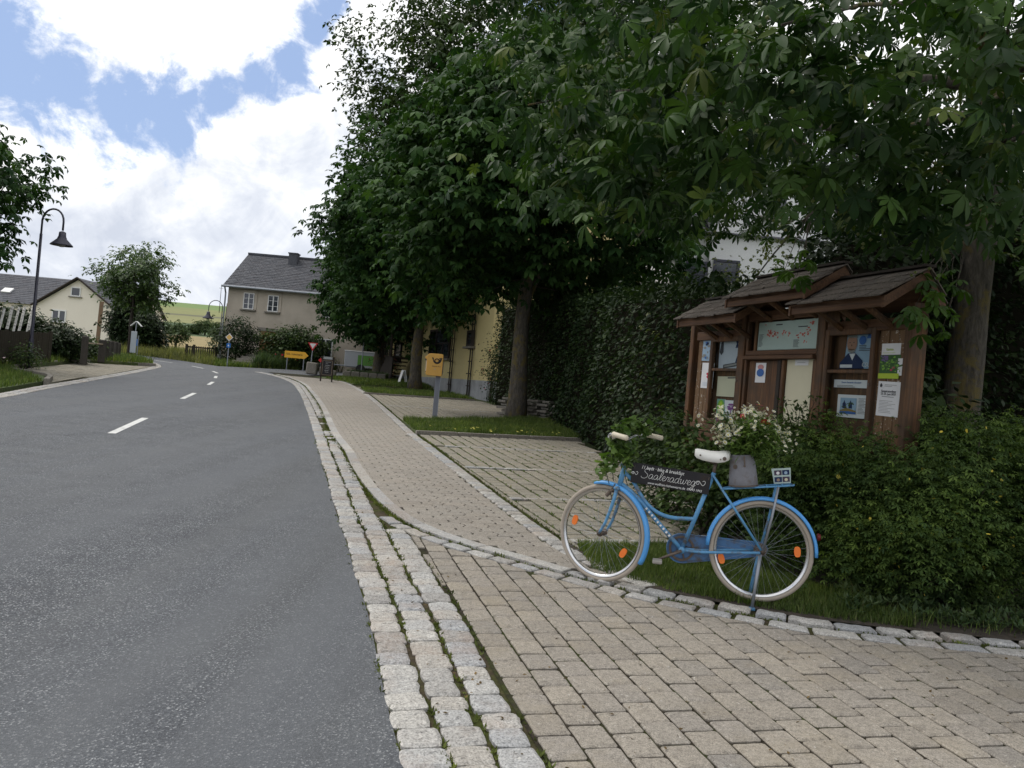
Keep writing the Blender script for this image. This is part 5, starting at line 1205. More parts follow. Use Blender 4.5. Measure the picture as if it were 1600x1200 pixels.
# plank fields with torn paper scraps
for s0, s1, n in ((-3.4, -3.1, 3), (-.46, -.14, 3)):
    for k in range(n): w_ = (s1 - s0) / n; bb('plank', s0 + w_ * k + .003, s0 + w_ * (k + 1) - .003, ZB + .09, 2.1, -.012 + .003 * (k % 2), .058, peel)
# glazed doors
def glassm():
    m = bpy.data.materials.new('clear_glass'); m.use_nodes = True; t = m.node_tree; t.nodes.clear(); out = N(t, 'ShaderNodeOutputMaterial')
    tr = N(t, 'ShaderNodeBsdfTransparent'); tr.inputs[0].default_value = (.86, .9, .9, 1); gl = N(t, 'ShaderNodeBsdfGlossy'); gl.inputs['Roughness'].default_value = .05
    fr = N(t, 'ShaderNodeLayerWeight'); fr.inputs[0].default_value = .12; mx = N(t, 'ShaderNodeMixShader')
    t.links.new(mth(t, 'MULTIPLY', fr.outputs['Fresnel'], .5), mx.inputs[0]); t.links.new(tr.outputs[0], mx.inputs[1]); t.links.new(gl.outputs[0], mx.inputs[2]); t.links.new(mx.outputs[0], out.inputs[0]); return m
cglass = glassm()
def gdoor(s0, s1, z0, z1, mid, f=.055, lab=None):
    d = MB()
    for a, b in ((s0, s0 + f), (s1 - f, s1)): bbox_(d, ((a + b) / 2, -.03, (z0 + z1) / 2), (b - a, .045, z1 - z0), .005)
    for a, b in ((z0, z0 + f), (z1 - f, z1)): bbox_(d, ((s0 + s1) / 2, -.03, (a + b) / 2), (s1 - s0 - 2 * f, .044, b - a), .005)
    if mid: bbox_(d, ((s0 + s1) / 2, -.028, mid), (s1 - s0 - 2 * f, .035, .03), .004)
    d = d.build('glazed_door', wood, nb)
    q = MB(); q.add([(s0 + f, -.02, z0 + f), (s1 - f, -.02, z0 + f), (s1 - f, -.02, z1 - f), (s0 + f, -.02, z1 - f)], [(0, 1, 2, 3)]); q.build('glass_pane', cglass, d)
    q = MB(); tube(q, [(s1 - f * .5, -.06, (z0 + z1) / 2), (s1 - f * .5, -.04, (z0 + z1) / 2)], .012, 8); q.build('knob', rust, d)
gdoor(-3.08, -2.46, ZB + .1, 2.1, 1.73)
gdoor(-1.11, -.47, ZB + .1, 2.1, 1.72)
# middle bay
ms0, mz1 = bpt(1190, 505); ms1, mz0 = bpt(1281, 545)
mapm = col('map_ground', (.36, .46, .43), .35); inkm = col('print_ink', (.06, .06, .07)); redink = col('map_red', (.5, .13, .1)); blueink = col('print_blue', (.05, .14, .4)); greenink = col('print_green', (.2, .42, .06))
mp = bb('map_panel', ms0, ms1, mz0, mz1, -.028, .0, mapm, .004)
q = MB(); r_ = random.Random(3)
def flat(q, pts, y=-.0295): q.add([(x, y, z) for x, z in pts], [tuple(range(len(pts)))])
def frect(q, x0, x1, z0, z1, y=-.0295): flat(q, [(x0, z0), (x1, z0), (x1, z1), (x0, z1)], y)
W_, H_ = ms1 - ms0, mz1 - mz0
for fx_, fz_, n, sp in ((.22, .62, 16, .05), (.3, .55, 10, .05), (.45, .6, 6, .05), (.55, .55, 4, .03), (.68, .42, 5, .05), (.78, .48, 7, .05), (.84, .66, 6, .045), (.9, .82, 6, .03), (.13, .9, 2, .01), (.8, .24, 3, .03)):
    for _ in range(n):
        x, z = ms0 + W_ * fx_ + r_.gauss(0, sp * .5), mz0 + H_ * fz_ + r_.gauss(0, sp * .35); a, b = r_.uniform(.008, .02), r_.uniform(.006, .013); flat(q, [(x - a, z), (x, z - b), (x + a, z + b * .3), (x, z + b)])
q.build('town_plan', redink, mp)
q = MB()
for k in range(11): frect(q, ms0 + .02, ms0 + .02 + r_.uniform(.05, .085), mz0 + .04 + k * .012, mz0 + .045 + k * .012)
for k in range(8): frect(q, ms0 + W_ * .62, ms0 + W_ * .62 + r_.uniform(.05, .11), mz0 + .02 + k * .01, mz0 + .024 + k * .01)
frect(q, ms0 + W_ * .31, ms0 + W_ * .42, mz0 + H_ * .86, mz0 + H_ * .9); frect(q, ms0 + W_ * .68, ms0 + W_ * .83, mz0 + H_ * .74, mz0 + H_ * .77); q.build('print_lines', inkm, mp)
bb('map_frame', ms0 - .035, ms0 - .003, mz0 - .03, mz1 + .03, -.05, .05); bb('map_frame', ms1 + .003, ms1 + .035, mz0 - .03, mz1 + .03, -.05, .05); bb('map_frame', ms0 - .035, ms1 + .035, mz1 + .032, mz1 + .07, -.05, .05, woodx)
bb('ledge', -2.36, -1.22, mz0 - .1, mz0 - .06, -.09, .05, woodx); bb('ledge_rail', -2.36, -1.22, mz0 - .055, mz0 - .003, -.05, .05, woodx)
bb('plank_door', -2.32, -1.8, ZB + .1, mz0 - .105, -.02, .03, wood)
bb('divider', -1.8, -1.74, ZB + .1, mz0 - .105, -.05, .05, darkwood)
c0, cz1 = bpt(1232, 561); c1, cz0 = bpt(1268, 668)
bb('pinboard', -1.69, -1.27, cz0, cz1, -.012, .02, papercream, .003); bb('frame', -1.735, -1.695, ZB + .1, mz0 - .105, -.045, .05); bb('frame', -1.265, -1.225, ZB + .1, mz0 - .105, -.045, .05)
# shingled roofs
def shed(s0, s1, zr, lift, nm_label, slope=.62, yb=.0):
    ye = -.42; ze = zr - (yb - ye) * slope; r = MB()
    prt = []
    q = MB(); bbox_(q, ((s0 + s1) / 2, ye + .035, ze - .045), (s1 - s0 - .04, .03, .09), .004); fas = q.build('fascia', woodx, nb)
    a = math.atan(slope); nrow, wd = 4, .165; L_ = (yb - ye) / nrow; nc = int(round((s1 - s0) / wd)); rr = random.Random(int(s0 * 100))
    q = MB(); v = [(s0 + .015, ye + .02, ze - .012), (s1 - .015, ye + .02, ze - .012), (s1 - .015, yb, zr - .012), (s0 + .015, yb, zr - .012), (s1 - .015, yb + (yb - ye) * .5, ze - .012), (s0 + .015, yb + (yb - ye) * .5, ze - .012)]
    v += [(x, y, z - .025) for x, y, z in v]; q.add(v, [(0, 1, 2, 3), (3, 2, 4, 5), (7, 6, 9, 8), (8, 9, 11, 10), (0, 6, 7, 1), (5, 4, 10, 11), (1, 7, 8, 2), (2, 8, 10, 4), (6, 0, 3, 9), (9, 3, 5, 11)]); deck = q.build('roof_deck', woodx, nb)
    for side in (1, -1):
        for j in range(nrow):
            for i in range(-1, nc):
                a0 = max(s0 - .02, s0 + (i + .5 * (j % 2)) * (s1 - s0) / nc); a1 = min(s1 + .02, s0 + (i + 1 + .5 * (j % 2)) * (s1 - s0) / nc)
                if a1 - a0 < .03: continue
                y0, y1 = ye - .03 + j * L_, ye + (j + 1) * L_ + .06; y1 = min(y1, yb); y0 += rr.uniform(-.012, .012); w_ = rr.uniform(.004, .01)
                Z = lambda y: ze + (y - ye) * slope
                t0 = .022 + rr.uniform(-.004, .006); P = [(a0 + .003, y0, Z(y0) + t0), (a1 - .003, y0 + rr.uniform(-.006, .006), Z(y0) + t0), (a1 - .003, y1, Z(y1) + .006), (a0 + .003, y1, Z(y1) + .006)]
                P += [(x, y, z - .012) for x, y, z in P]
                if side == -1: P = [(x, yb + (yb - y) * .5, z) for x, y, z in P]
                f = [(0, 1, 2, 3), (7, 6, 5, 4), (4, 5, 1, 0), (5, 6, 2, 1), (6, 7, 3, 2), (7, 4, 0, 3)]
                if side == -1: f = [x[::-1] for x in f]
                q = MB(); q.add(P, f); q.build('shingle', shingle, deck)
    q = MB(); box(q, ((s0 + s1) / 2, yb, zr + .015), (s1 - s0 + .04, .1, .02)); q.build('ridge_strip', darkwood, nb)
    for s in (s0 + .02, s1 - .02):
        for sd in (1, -1):
            q = MB(); P = [(s - .014, ye + .01, ze - .1), (s - .014, ye + .01, ze - .014), (s - .014, yb, zr - .014), (s - .014, yb, zr - .1)]; P += [(x + .028, y, z) for x, y, z in P]
            if sd == -1: P = [(x, yb + (yb - y) * .5, z) for x, y, z in P]
            q.add(P, [(0, 1, 2, 3), (7, 6, 5, 4), (0, 4, 5, 1), (1, 5, 6, 2), (2, 6, 7, 3), (3, 7, 4, 0)]); q.build('bargeboard', woodx, nb)
    for s in (s0 + .3, (s0 + s1) / 2, s1 - .3):
        q = MB(); tube(q, [(s, -.03, ze - .2), (s, ye + .1, ze - .06)], .028, 6); q.build('bracket', wood, nb)
eR = bpt(1390, 474, -.42); eM0, eM1 = bpt(1133, 480, -.42), bpt(1255, 462, -.42); eL = bpt(1058, 508, -.42)
print('ROOF', eR, eM0, eM1, eL, bpt(1238, 476, -.42), bpt(1435, 425, .1))
shed(-1.2, .0, 2.555, 0, 'r'); shed(-2.28, -.97, 2.7, .1, 'm'); shed(-3.26, -2.05, 2.54, 0, 'l')
# papers: each one pinned sheet is a thing of its own
def sheet_thing(rect, label, base=paper, name='poster', y=-.0, tilt=0, cat='poster'):
    (x0, z1), (x1, z0) = bpt(*rect[:2], y), bpt(*rect[2:], y); cx_, cz_ = (x0 + x1) / 2, (z0 + z1) / 2; w_, h_ = abs(x1 - x0), abs(z1 - z0)
    o = BP + bd * cx_ + by_ * y + Vector((0, 0, cz_)); th = thing(name, label, cat, o, BA, 'papers pinned on the notice board')
    th.rotation_euler = (Matrix.Rotation(BA, 3, 'Z') @ Matrix.Rotation(tilt, 3, 'Y')).to_euler()
    q = MB(); nx = 5; v = []; 
    for i in range(nx + 1):
        for j in (0, 1, 2): v.append((-w_ / 2 + w_ * i / nx, -.0015 - .0016 * math.sin(i * 1.9 + j) * (j != 1), -h_ / 2 + h_ * j / 2))
    q.add(v, [(i * 3 + j, (i + 1) * 3 + j, (i + 1) * 3 + j + 1, i * 3 + j + 1) for i in range(nx) for j in (0, 1)]); v2 = [(x, .0, z) for x, _, z in v]
    q.add(v2, [(i * 3 + j + 1, (i + 1) * 3 + j + 1, (i + 1) * 3 + j, i * 3 + j) for i in range(nx) for j in (0, 1)]); q.build('sheet', base, th)
    def pr(kind, pts, m, lay=0):
        k = MB(); k.add([(x * w_, -.005 - .0006 * lay, z * h_) for x, z in pts], [tuple(range(len(pts)))]); k.build(kind, m, th)
    def lines(n, x0, x1, z0, z1, m=inkm, lay=0, th_=.3, seed=0):
        k = MB(); rr = random.Random(seed); dz = (z1 - z0) / n
        for i in range(n):
            e = x0 + (x1 - x0) * rr.uniform(.5, 1); z = z0 + dz * i; k.add([(a * w_, -.005 - .0006 * lay, b * h_) for a, b in ((x0, z), (e, z), (e, z + dz * th_), (x0, z + dz * th_))], [(0, 1, 2, 3)])
        k.build('print_lines', m, th)
    return th, w_, h_, pr, lines
ell = lambda cx_, cz_, a, b, n=20, s=0, e=2 * math.pi: [(cx_ + a * math.cos(s + (e - s) * i / n), cz_ + b * math.sin(s + (e - s) * i / n)) for i in range(n)]
skin = col('print_skin', (.36, .2, .14)); grey1 = col('print_grey', (.25, .25, .24)); pale = col('print_pale_blue', (.3, .42, .55)); navy = col('print_navy', (.015, .03, .09)); brownp = col('print_brown', (.12, .06, .03)); lime = col('print_lime', (.4, .52, .05)); dkgreen = col('print_dark_green', (.05, .12, .04))
th, w_, h_, pr, ln = sheet_thing((1313, 515, 1363, 576), 'election poster with a bearded man in dark suit behind glass', pale, y=.03)
pr('print', [(-.5, -.5), (-.3, -.5), (-.25, .4), (-.5, .42)], brownp); pr('print', [(-.5, .36), (.5, .38), (.5, .5), (-.5, .5)], navy, 1); pr('print', [(-.42, -.36), (-.2, -.12), (.0, -.1), (.22, -.3), (.28, -.5), (-.42, -.5)], navy, 1)
pr('print', [(-.16, -.13), (-.06, -.3), (.02, -.12)], paper, 2); pr('print', ell(-.1, .14, .145, .235), skin, 2); pr('print', ell(-.1, .26, .15, .12, 14, 0, math.pi), grey1, 3); pr('print', ell(-.1, -.02, .115, .09, 14, math.pi, 2 * math.pi), grey1, 3); pr('print', ell(-.1, .0, .1, .05, 12, math.pi, 2 * math.pi), brownp, 4)
for s in (-.16, -.05): pr('print', ell(s, .15, .022, .012, 8), inkm, 4)
pr('print', [(-.11, .12), (-.085, .06), (-.125, .06)], brownp, 4)
pr('print', ell(.19, .2, .1, .11), blueink, 1); ln(4, .1, .48, -.06, .1, inkm, 1, .35, 2); pr('print', [(.3, .24), (.5, .24), (.5, .36), (.34, .36)], blueink, 2)
pr('print', [(-.4, -.48), (-.05, -.48), (-.05, -.4), (-.4, -.4)], paper, 3); text('CSU', h_ * .15, paper, th, (w_ * .34, -.0085, -h_ * .41)); text('FREISTAAT', h_ * .075, paper, th, (-.02, -.0085, h_ * .435))
th, w_, h_, pr, ln = sheet_thing((1304, 593, 1359, 607), 'narrow white strip notice under the election poster', paper, 'notice', y=.03, cat='notice'); text('Unsere Gemeinde informiert', h_ * .3, blueink, th, (0, -.006, h_ * .16)); ln(2, -.4, .42, -.42, -.1, inkm, 0, .3, 4)
th, w_, h_, pr, ln = sheet_thing((1310, 616, 1356, 655), 'white sheet with photo of two people outdoors', paper, 'notice', y=.03, cat='notice')
pr('print', [(-.4, -.34), (.12, -.34), (.12, .36), (-.4, .36)], pale); pr('print', [(-.4, -.34), (.12, -.34), (.12, -.2), (.0, -.14), (-.2, -.08), (-.4, -.2)], col('print_ochre', (.28, .2, .06)), 1); pr('print', [(-.4, -.34), (.12, -.34), (.12, -.26), (-.1, -.22), (-.4, -.24)], blueink, 2)
for x in (-.26, -.06): pr('print', [(x - .05, -.1), (x + .06, -.1), (x + .05, .12), (x + .02, .16), (x, .27), (x - .03, .16), (x - .06, .1)], navy, 3)
ln(12, .18, .44, -.3, .4, inkm, 0, .25, 6)
th, w_, h_, pr, ln = sheet_thing((1379, 537, 1407, 554), 'small white card with green lettering on the right planks', paper, 'notice', y=-.014, cat='notice'); text('Garten', h_ * .3, lime, th, (-.01, -.006, -h_ * .04)); ln(1, -.4, .3, -.35, -.25, lime)
th, w_, h_, pr, ln = sheet_thing((1376, 555, 1405, 592), 'garden flower poster with a yellow green foot', dkgreen, y=-.014)
rr = random.Random(5); pc = [col('print_violet', (.16, .12, .25)), col('print_rose', (.45, .05, .12)), greenink, dkgreen, col('print_leaf', (.12, .22, .06))]
for k in range(70):
    x, z = rr.uniform(-.45, .45), rr.uniform(-.22, .46); m_ = pc[0] if (x < -.05 and z > .2) else pc[1] if (x > .05 and z < -.02 and rr.random() < .7) else rr.choice(pc[2:]); a = rr.uniform(.03, .07); pr('print', ell(x, z, a, a * .7, 7), m_, 1 + k % 5)
pr('print', [(-.5, -.5), (.5, -.5), (.5, -.28), (-.5, -.28)], lime, 7)
th, w_, h_, pr, ln = sheet_thing((1404, 560, 1418, 587), 'small white slip with a green brush stroke', paper, 'notice', y=-.018, cat='notice'); pr('print', [(-.4, .08), (.38, .24), (.4, .14), (.1, -.2), (-.05, -.24), (.12, .08), (-.4, -.02)], dkgreen); pr('print', [(-.3, -.3), (-.2, -.3), (-.25, -.1)], greenink)
th, w_, h_, pr, ln = sheet_thing((1373, 596, 1403, 652), 'white event sheet lowest on the right planks', paper, 'notice', y=-.014, tilt=R(1.5), cat='notice')
pr('print', [(-.4, .33), (-.32, .33), (-.3, .39), (-.36, .45), (-.42, .39)], inkm); ln(2, -.2, .35, .36, .44, grey1, 0, .3, 8); text('Seepiratenfest', w_ * .115, inkm, th, (0, -.006, h_ * .22), depth=.0008); text('23.-25. Juni 2023', w_ * .1, inkm, th, (0, -.006, h_ * .14), depth=.0008); ln(1, -.28, .3, .055, .075, inkm, 0, .6); ln(9, -.38, .4, -.4, -.02, grey1, 0, .22, 9)
th, w_, h_, pr, ln = sheet_thing((1100, 526, 1116, 564), 'faded torn blue poster at the top of the left planks', pale, y=-.014, tilt=R(2)); rr = random.Random(6)
for k in range(16): x, z = rr.uniform(-.4, .4), rr.uniform(-.45, .4); pr('print', ell(x, z, rr.uniform(.05, .16), .05, 7), rr.choice((navy, blueink, grey1)), k % 4)
th, w_, h_, pr, ln = sheet_thing((1098, 567, 1113, 607), 'white sheet with a red flower on the left planks', paper, 'notice', y=-.014, tilt=R(1), cat='notice')
for k in range(9): pr('print', ell(.2 + rr.gauss(0, .1), .0 + rr.gauss(0, .1), .11, .05, 7), redp, k % 3)
ln(4, -.35, .3, -.4, -.24, pale, 0, .2)
th, w_, h_, pr, ln = sheet_thing((1126, 531, 1160, 580), 'grey white poster with two dark drops and a black strip', col('poster_grey', (.5, .54, .6)), y=.03)
pr('print', [(.14, .5), (.34, .5), (.28, .42), (.25, .34), (.32, .22), (.16, .22), (.2, .34)], navy); pr('print', [(.18, -.28), (.26, -.24), (.26, -.02)], navy); pr('print', [(-.28, -.42), (.3, -.34), (.3, -.22), (-.28, -.3)], inkm, 1); pr('print', [(-.24, -.385), (.26, -.315), (.26, -.255), (-.24, -.325)], grey1, 2); pr('print', [(-.48, .1), (-.4, .0), (-.32, .1), (-.34, .42), (-.42, .48)], inkm)
th, w_, h_, pr, ln = sheet_thing((1122, 588, 1155, 621), 'blank cream sheet behind the left glass', papercream, 'notice', y=.03, cat='notice'); pr('print', [(-.05, .4), (.44, .42), (.44, .48), (-.05, .46)], inkm)
th, w_, h_, pr, ln = sheet_thing((1121, 623, 1132, 651), 'green oval sticker lowest in the left glazed door', col('sticker_pale', (.2, .36, .3)), 'sticker', y=.03, cat='sticker'); pr('print', ell(0, 0, .42, .46), greenink); pr('print', ell(0, 0, .2, .36), lime, 1)
th, w_, h_, pr, ln = sheet_thing((1133, 625, 1152, 655), 'white sheet with a purple flower in the left glazed door', paper, 'notice', y=.03, cat='notice')
for k in range(6): pr('print', ell(.0 + .16 * math.cos(k), .15 + .14 * math.sin(k * 1.1), .15, .06, 7), pinkp, k % 3)
pr('print', [(-.05, -.45), (.03, -.45), (.02, .1), (-.03, .1)], pinkp)
th, w_, h_, pr, ln = sheet_thing((1182, 567, 1195, 598), 'white leaflet with a blue round badge on the middle plank door', paper, 'notice', y=-.024, cat='notice'); pr('print', ell(0, -.0, .36, .2), blueink, 1); pr('print', ell(0, .28, .3, .13), col('print_pink', (.5, .25, .25)))
th, w_, h_, pr, ln = sheet_thing((1243, 562, 1263, 571), 'small white heading label at the top of the cream pinboard', paper, 'notice', y=-.016, cat='notice'); ln(1, -.3, .35, -.05, .15, grey1)
# ---------------------------------------------------------------- bicycle
def smooth_line3(P, n=14):
    P = [Vector(p) for p in P]
    while len(P) < 4: P.append(P[-1])
    return [P[0] * (1 - t) ** 3 + P[1] * 3 * t * (1 - t) ** 2 + P[2] * 3 * t * t * (1 - t) + P[3] * t ** 3 for t in np.linspace(0, 1, n)]
A0 = Vector((.714, 5.768, .0)); bdir = Vector((.9807, -.1953, 0)); ang = math.atan2(bdir.y, bdir.x); gA = gz(A0.x, A0.y)
bk = thing('bicycle', 'old blue city bicycle parked on its stand beside the driveway', 'bicycle', (A0.x, A0.y, gA + .012), ang)
# local axes: x towards the rear wheel, -y towards the viewer, z up
RW = .345; FH = (-.005, 0, RW); RH = (1.085, 0, RW + .012)
def wheel(hub, steer, cogs, refl):
    w_ = bpy.data.objects.new('wheel', None); C.objects.link(w_); w_.parent = bk; w_.location = hub; w_.rotation_euler = (0, 0, steer)
    n = 56
    q = MB(); tube(q, [((RW - .019) * math.cos(a), 0, (RW - .019) * math.sin(a)) for a in np.linspace(0, 2 * math.pi, n, endpoint=False)], .0172, 10, closed=True); q.build('tyre', tyre, w_, True)
    q = MB(); pr = [(RW - .036, -.014), (RW - .05, -.011), (RW - .054, 0), (RW - .05, .011), (RW - .036, .014), (RW - .036, -.014)]; lathe(q, pr, n, axis='y'); q.build('rim', chrome, w_, True)
    q = MB(); rr = random.Random(3)
    for k in range(36):
        sd = 1 if k % 2 else -1; a = 2 * math.pi * k / 36; b = a + (1 if (k // 2) % 2 else -1) * .62
        tube(q, [(.02 * math.cos(b), sd * .03, .02 * math.sin(b)), ((RW - .05) * math.cos(a), sd * .004, (RW - .05) * math.sin(a))], .0008, 4, cap=False)
    q.build('spokes', steel, w_, kind='stuff')
    q = MB(); lathe(q, [(.0, -.05), (.011, -.05), (.011, -.034), (.026, -.033), (.026, -.027), (.016, -.024), (.016, .024), (.026, .027), (.026, .033), (.011, .034), (.011, .05), (0, .05)], 16, axis='y'); q.build('hub', rust, w_, True)
    if cogs: q = MB(); lathe(q, [(.01, .036), (.045, .036), (.045, .04), (.01, .04)], 18, axis='y'); q.build('sprocket', rust, w_)
    for (s, h) in refl:
        a = math.atan2(h - hub[2], s - hub[0]); Mx = Matrix.Rotation(-a + R(90), 3, 'Y'); c = Vector((s - hub[0], -.012, h - hub[2]))
        q = MB(); P = []; 
        for y in (-.006, .006):
            for k in range(14): t_ = 2 * math.pi * k / 14; P.append(c + Mx @ Vector((.024 * abs(math.cos(t_)) ** .6 * math.copysign(1, math.cos(t_)) * .95 if False else .04 * math.cos(t_), y, .022 * math.sin(t_))))
        q.add(P, [tuple(range(14)), tuple(range(14, 28))[::-1]] + [(k, 14 + k, 14 + (k + 1) % 14, (k + 1) % 14) for k in range(14)]); q.build('reflector', orange, w_)
    return w_
STEER = R(-24)
wheel(FH, STEER, False, []); wheel(RH, 0, True, [])
# reflectors sit between the spokes
def reflector(hub, s, h, steer, par):
    v = Vector((s - hub[0], 0, h - hub[2])); a = math.atan2(v.z, v.x); Mx = Matrix.Rotation(-a, 3, 'Y'); q = MB(); P = []
    for y in (-.016, -.006):
        for k in range(16):
            t_ = 2 * math.pi * k / 16; P.append(v * 1 + Mx @ Vector((.021 * math.copysign(abs(math.cos(t_)) ** .7, math.cos(t_)), y, .036 * math.copysign(abs(math.sin(t_)) ** .8, math.sin(t_)))))
    q.add(P, [tuple(range(16)), tuple(range(16, 32))[::-1]] + [(k, 16 + k, 16 + (k + 1) % 16, (k + 1) % 16) for k in range(16)]); q.build('reflector', orange, par)
ws = [o for o in bk.children]
reflector(FH, -.225, .40, STEER, ws[0]); reflector(FH, .18, .235, STEER, ws[0]); reflector(RH, 1.318, .38, 0, ws[1]); reflector(RH, .83, .275, 0, ws[1])
def btube(name, pts, r_, m=bluep, n=10, parent=None): q = MB(); tube(q, pts, r_, n); return q.build(name, m, parent or bk, True)
def curve(pts, k=6): 
    P = smooth_line([(a, b) for a, b in pts], .03); return P
fr_ = bpy.data.objects.new('frame', None); C.objects.link(fr_); fr_.parent = bk
HT, HBt = (.125, 0, .83), (.098, 0, .675); BB = (.562, 0, .30); ST = (.735, 0, .85)
btube('head_tube', [HBt, HT], .019, parent=fr_)
btube('seat_tube', [BB, ST], .0155, parent=fr_)
btube('down_tube', [(.104, 0, .715)] + [(a, 0, b) for a, b in ((.19, .655), (.27, .585), (.34, .515), (.45, .405))] + [BB], .0155, parent=fr_)
btube('top_tube', [(x, 0, z) for x, z in smooth_line([(.122, .795), (.19, .735), (.245, .655), (.3, .588), (.38, .535), (.48, .512), (.638, .52)], .02)], .0135, parent=fr_)
for s in (-1, 1):
    btube('seat_stay', [(.728, s * .022, .835), (RH[0] - .005, s * .062, RH[2] + .012)], .0085, parent=fr_)
    btube('chain_stay', [(.575, s * .03, .3), (.7, s * .04, .305), (RH[0] - .01, s * .062, RH[2] - .005)], .0095, parent=fr_)
q = MB(); lathe(q, [(0, -.038), (.022, -.038), (.022, .038), (0, .038)], 14, axis='y', c=BB); q.build('bottom_bracket', bluep, fr_, True)
q = MB(); 
for k in range(9): c = Vector((.30, 0, .555)).lerp(Vector((.47, 0, .388)), k / 8); bbox_(q, c + Vector((0, -.016, 0)), (.013, .003, .016), .001, Matrix.Rotation(R(44), 3, 'Y'))
q.build('frame_lettering', chalk, fr_)
# front fork turns with the wheel
fk = bpy.data.objects.new('front_fork', None); C.objects.link(fk); fk.parent = bk; fk.location = (.098, 0, .675); fk.rotation_euler = (0, 0, STEER)
rl = lambda x, y, z: (x - .098, y, z - .675)
ax_off = Vector(FH) - Vector((.098, 0, .675))
# keep the hub on the steering axis of the turned fork
ws[0].location = Vector((.098, 0, .675)) + Matrix.Rotation(STEER, 3, 'Z') @ ax_off
for s in (-1, 1):
    btube('fork_blade', [(x - .098, s * y, z - .675) for x, y, z in ((.098, .03, .672), (.09, .042, .6), (.07, .047, .52), (.042, .049, .43), (.012, .05, .37), (-.004, .05, .345))], [.013, .0125, .0115, .01, .009, .0085], parent=fk)
q = MB(); bbox_(q, (0, 0, .0), (.045, .1, .028), .01); q.build('fork_crown', bluep, fk)
def fender(name, c, a0, a1, m, par, rad=RW + .012, wd=.026):
    q = MB(); n = 30; prof = [(-wd, -.013), (-wd * .85, .003), (-wd * .4, .009), (wd * .4, .009), (wd * .85, .003), (wd, -.013)]; V = []
    for t_ in np.linspace(R(a0), R(a1), n):
        for y, d in prof: V.append((c[0] + (rad + d) * math.cos(t_), y, c[2] + (rad + d) * math.sin(t_)))
    k = len(prof); q.add(V, [(i * k + j, i * k + j + 1, (i + 1) * k + j + 1, (i + 1) * k + j) for i in range(n - 1) for j in range(k - 1)])
    o = q.build(name, m, par, True); md = o.modifiers.new('thick', 'SOLIDIFY'); md.thickness = .0015; return o
fhl = (FH[0] - .098, 0, FH[2] - .675)
fender('front_mudguard', fhl, 104, -27, bluefender, fk); fender('rear_mudguard', RH, 180, 0, bluefender, bk)
# head lamp bracket dynamo, brake
q = MB(); tube(q, [(-.045, -.04, -.03), (-.07, -.045, -.06)], .014, 8); tube(q, [(-.02, -.04, -.01), (-.045, -.04, -.03)], .006, 6); tube(q, [(-.015, -.03, .03), (-.05, -.03, -.03), (-.03, -.03, -.08)], .004, 6); q.build('caliper_brake', rust, fk)
# handlebar with grips, stem
btube('handlebar_stem', [(0, 0, .155), (.012, 0, .26), (.016, 0, .3)], .011, chrome, parent=fk)
q = MB(); hb = [(.135, -.27, .375), (.06, -.25, .385), (.0, -.2, .37), (-.03, -.12, .335), (-.01, -.04, .305), (.016, 0, .3), (-.01, .04, .305), (-.03, .12, .335), (.0, .2, .37), (.06, .25, .385), (.135, .27, .375)]
tube(q, hb, .011, 8); q.build('handlebar', chrome, fk, True)
for s in (-1, 1):
    q = MB(); a, b = Vector((.045, s * .246, .384)), Vector((.175, s * .278, .368)); tube(q, [a.lerp(b, t_) for t_ in (0, .06, .5, .94, 1)], [.012, .0185, .0175, .0185, .012], 12); q.build('grip', cream, fk, True)
q = MB(); lathe(q, [(0, .0), (.018, .004), (.03, .022), (.033, .04), (.03, .045), (0, .046)], 16); lp = q.build('bell', chrome, fk, True); lp.location = (-.01, -.13, .335)
q = MB(); lathe(q, [(0, -.05), (.02, -.046), (.034, -.02), (.038, .012), (.034, .02), (0, .018)], 18, axis='x'); lp = q.build('head_lamp', chrome, fk, True); lp.location = (-.075, -.02, .345); lp.rotation_euler = (0, 0, R(180))
for pts_ in ([(.0, -.1, .34), (-.04, -.09, .2), (-.02, -.05, .05)], [(.0, .1, .34), (-.06, .06, .22), (.02, .03, .1), (.06, .03, .0)]):
    q = MB(); tube(q, smooth_line3(pts_), .0028, 5); q.build('cable', black, fk)
# saddle and post
btube('seat_post', [(.73, 0, .83), (.742, 0, .93)], .0125, rust)
q = MB(); V = []; prof = [(.595, .012, 1.0, .955), (.61, .03, 1.005, .94), (.65, .045, 1.003, .93), (.70, .06, .998, .925), (.75, .085, 1.0, .925), (.79, .1, 1.008, .935), (.82, .085, 1.01, .95), (.83, .05, 1.005, .965)]
for x, y, zt, zb_ in prof:
    for k in range(10):
        t_ = math.pi * k / 9; V.append((x, -y * math.cos(t_) * (1 if abs(math.cos(t_)) < .98 else 1), zb_ + (zt - zb_) * (max(0, math.sin(t_)) ** .55)))
q.add(V, [(i * 10 + j, (i + 1) * 10 + j, (i + 1) * 10 + j + 1, i * 10 + j + 1) for i in range(7) for j in range(9)] + [tuple(range(10)), tuple(70 + j for j in range(10))[::-1]] + [((i + 1) * 10, i * 10, i * 10 + 9, (i + 1) * 10 + 9) for i in range(7)])
sd_ = q.build('saddle', saddlem, bk, True)
q = MB()
for x, z, r_ in ((.632, .963, .006), (.79, .958, .013), (.765, .95, .005)): lathe(q, [(0, -.006), (r_, -.006), (r_, .004)], 10, axis='y', c=(x, -(.038 if x < .7 else .098 if x > .78 else .088), z))
q.build('saddle_rivet', rust, sd_)
q = MB(); 
for s in (-1, 1): tube(q, [(.63, s * .02, .94), (.72, s * .022, .915), (.8, s * .04, .94)], .004, 6)
q.build('saddle_spring', rust, sd_)
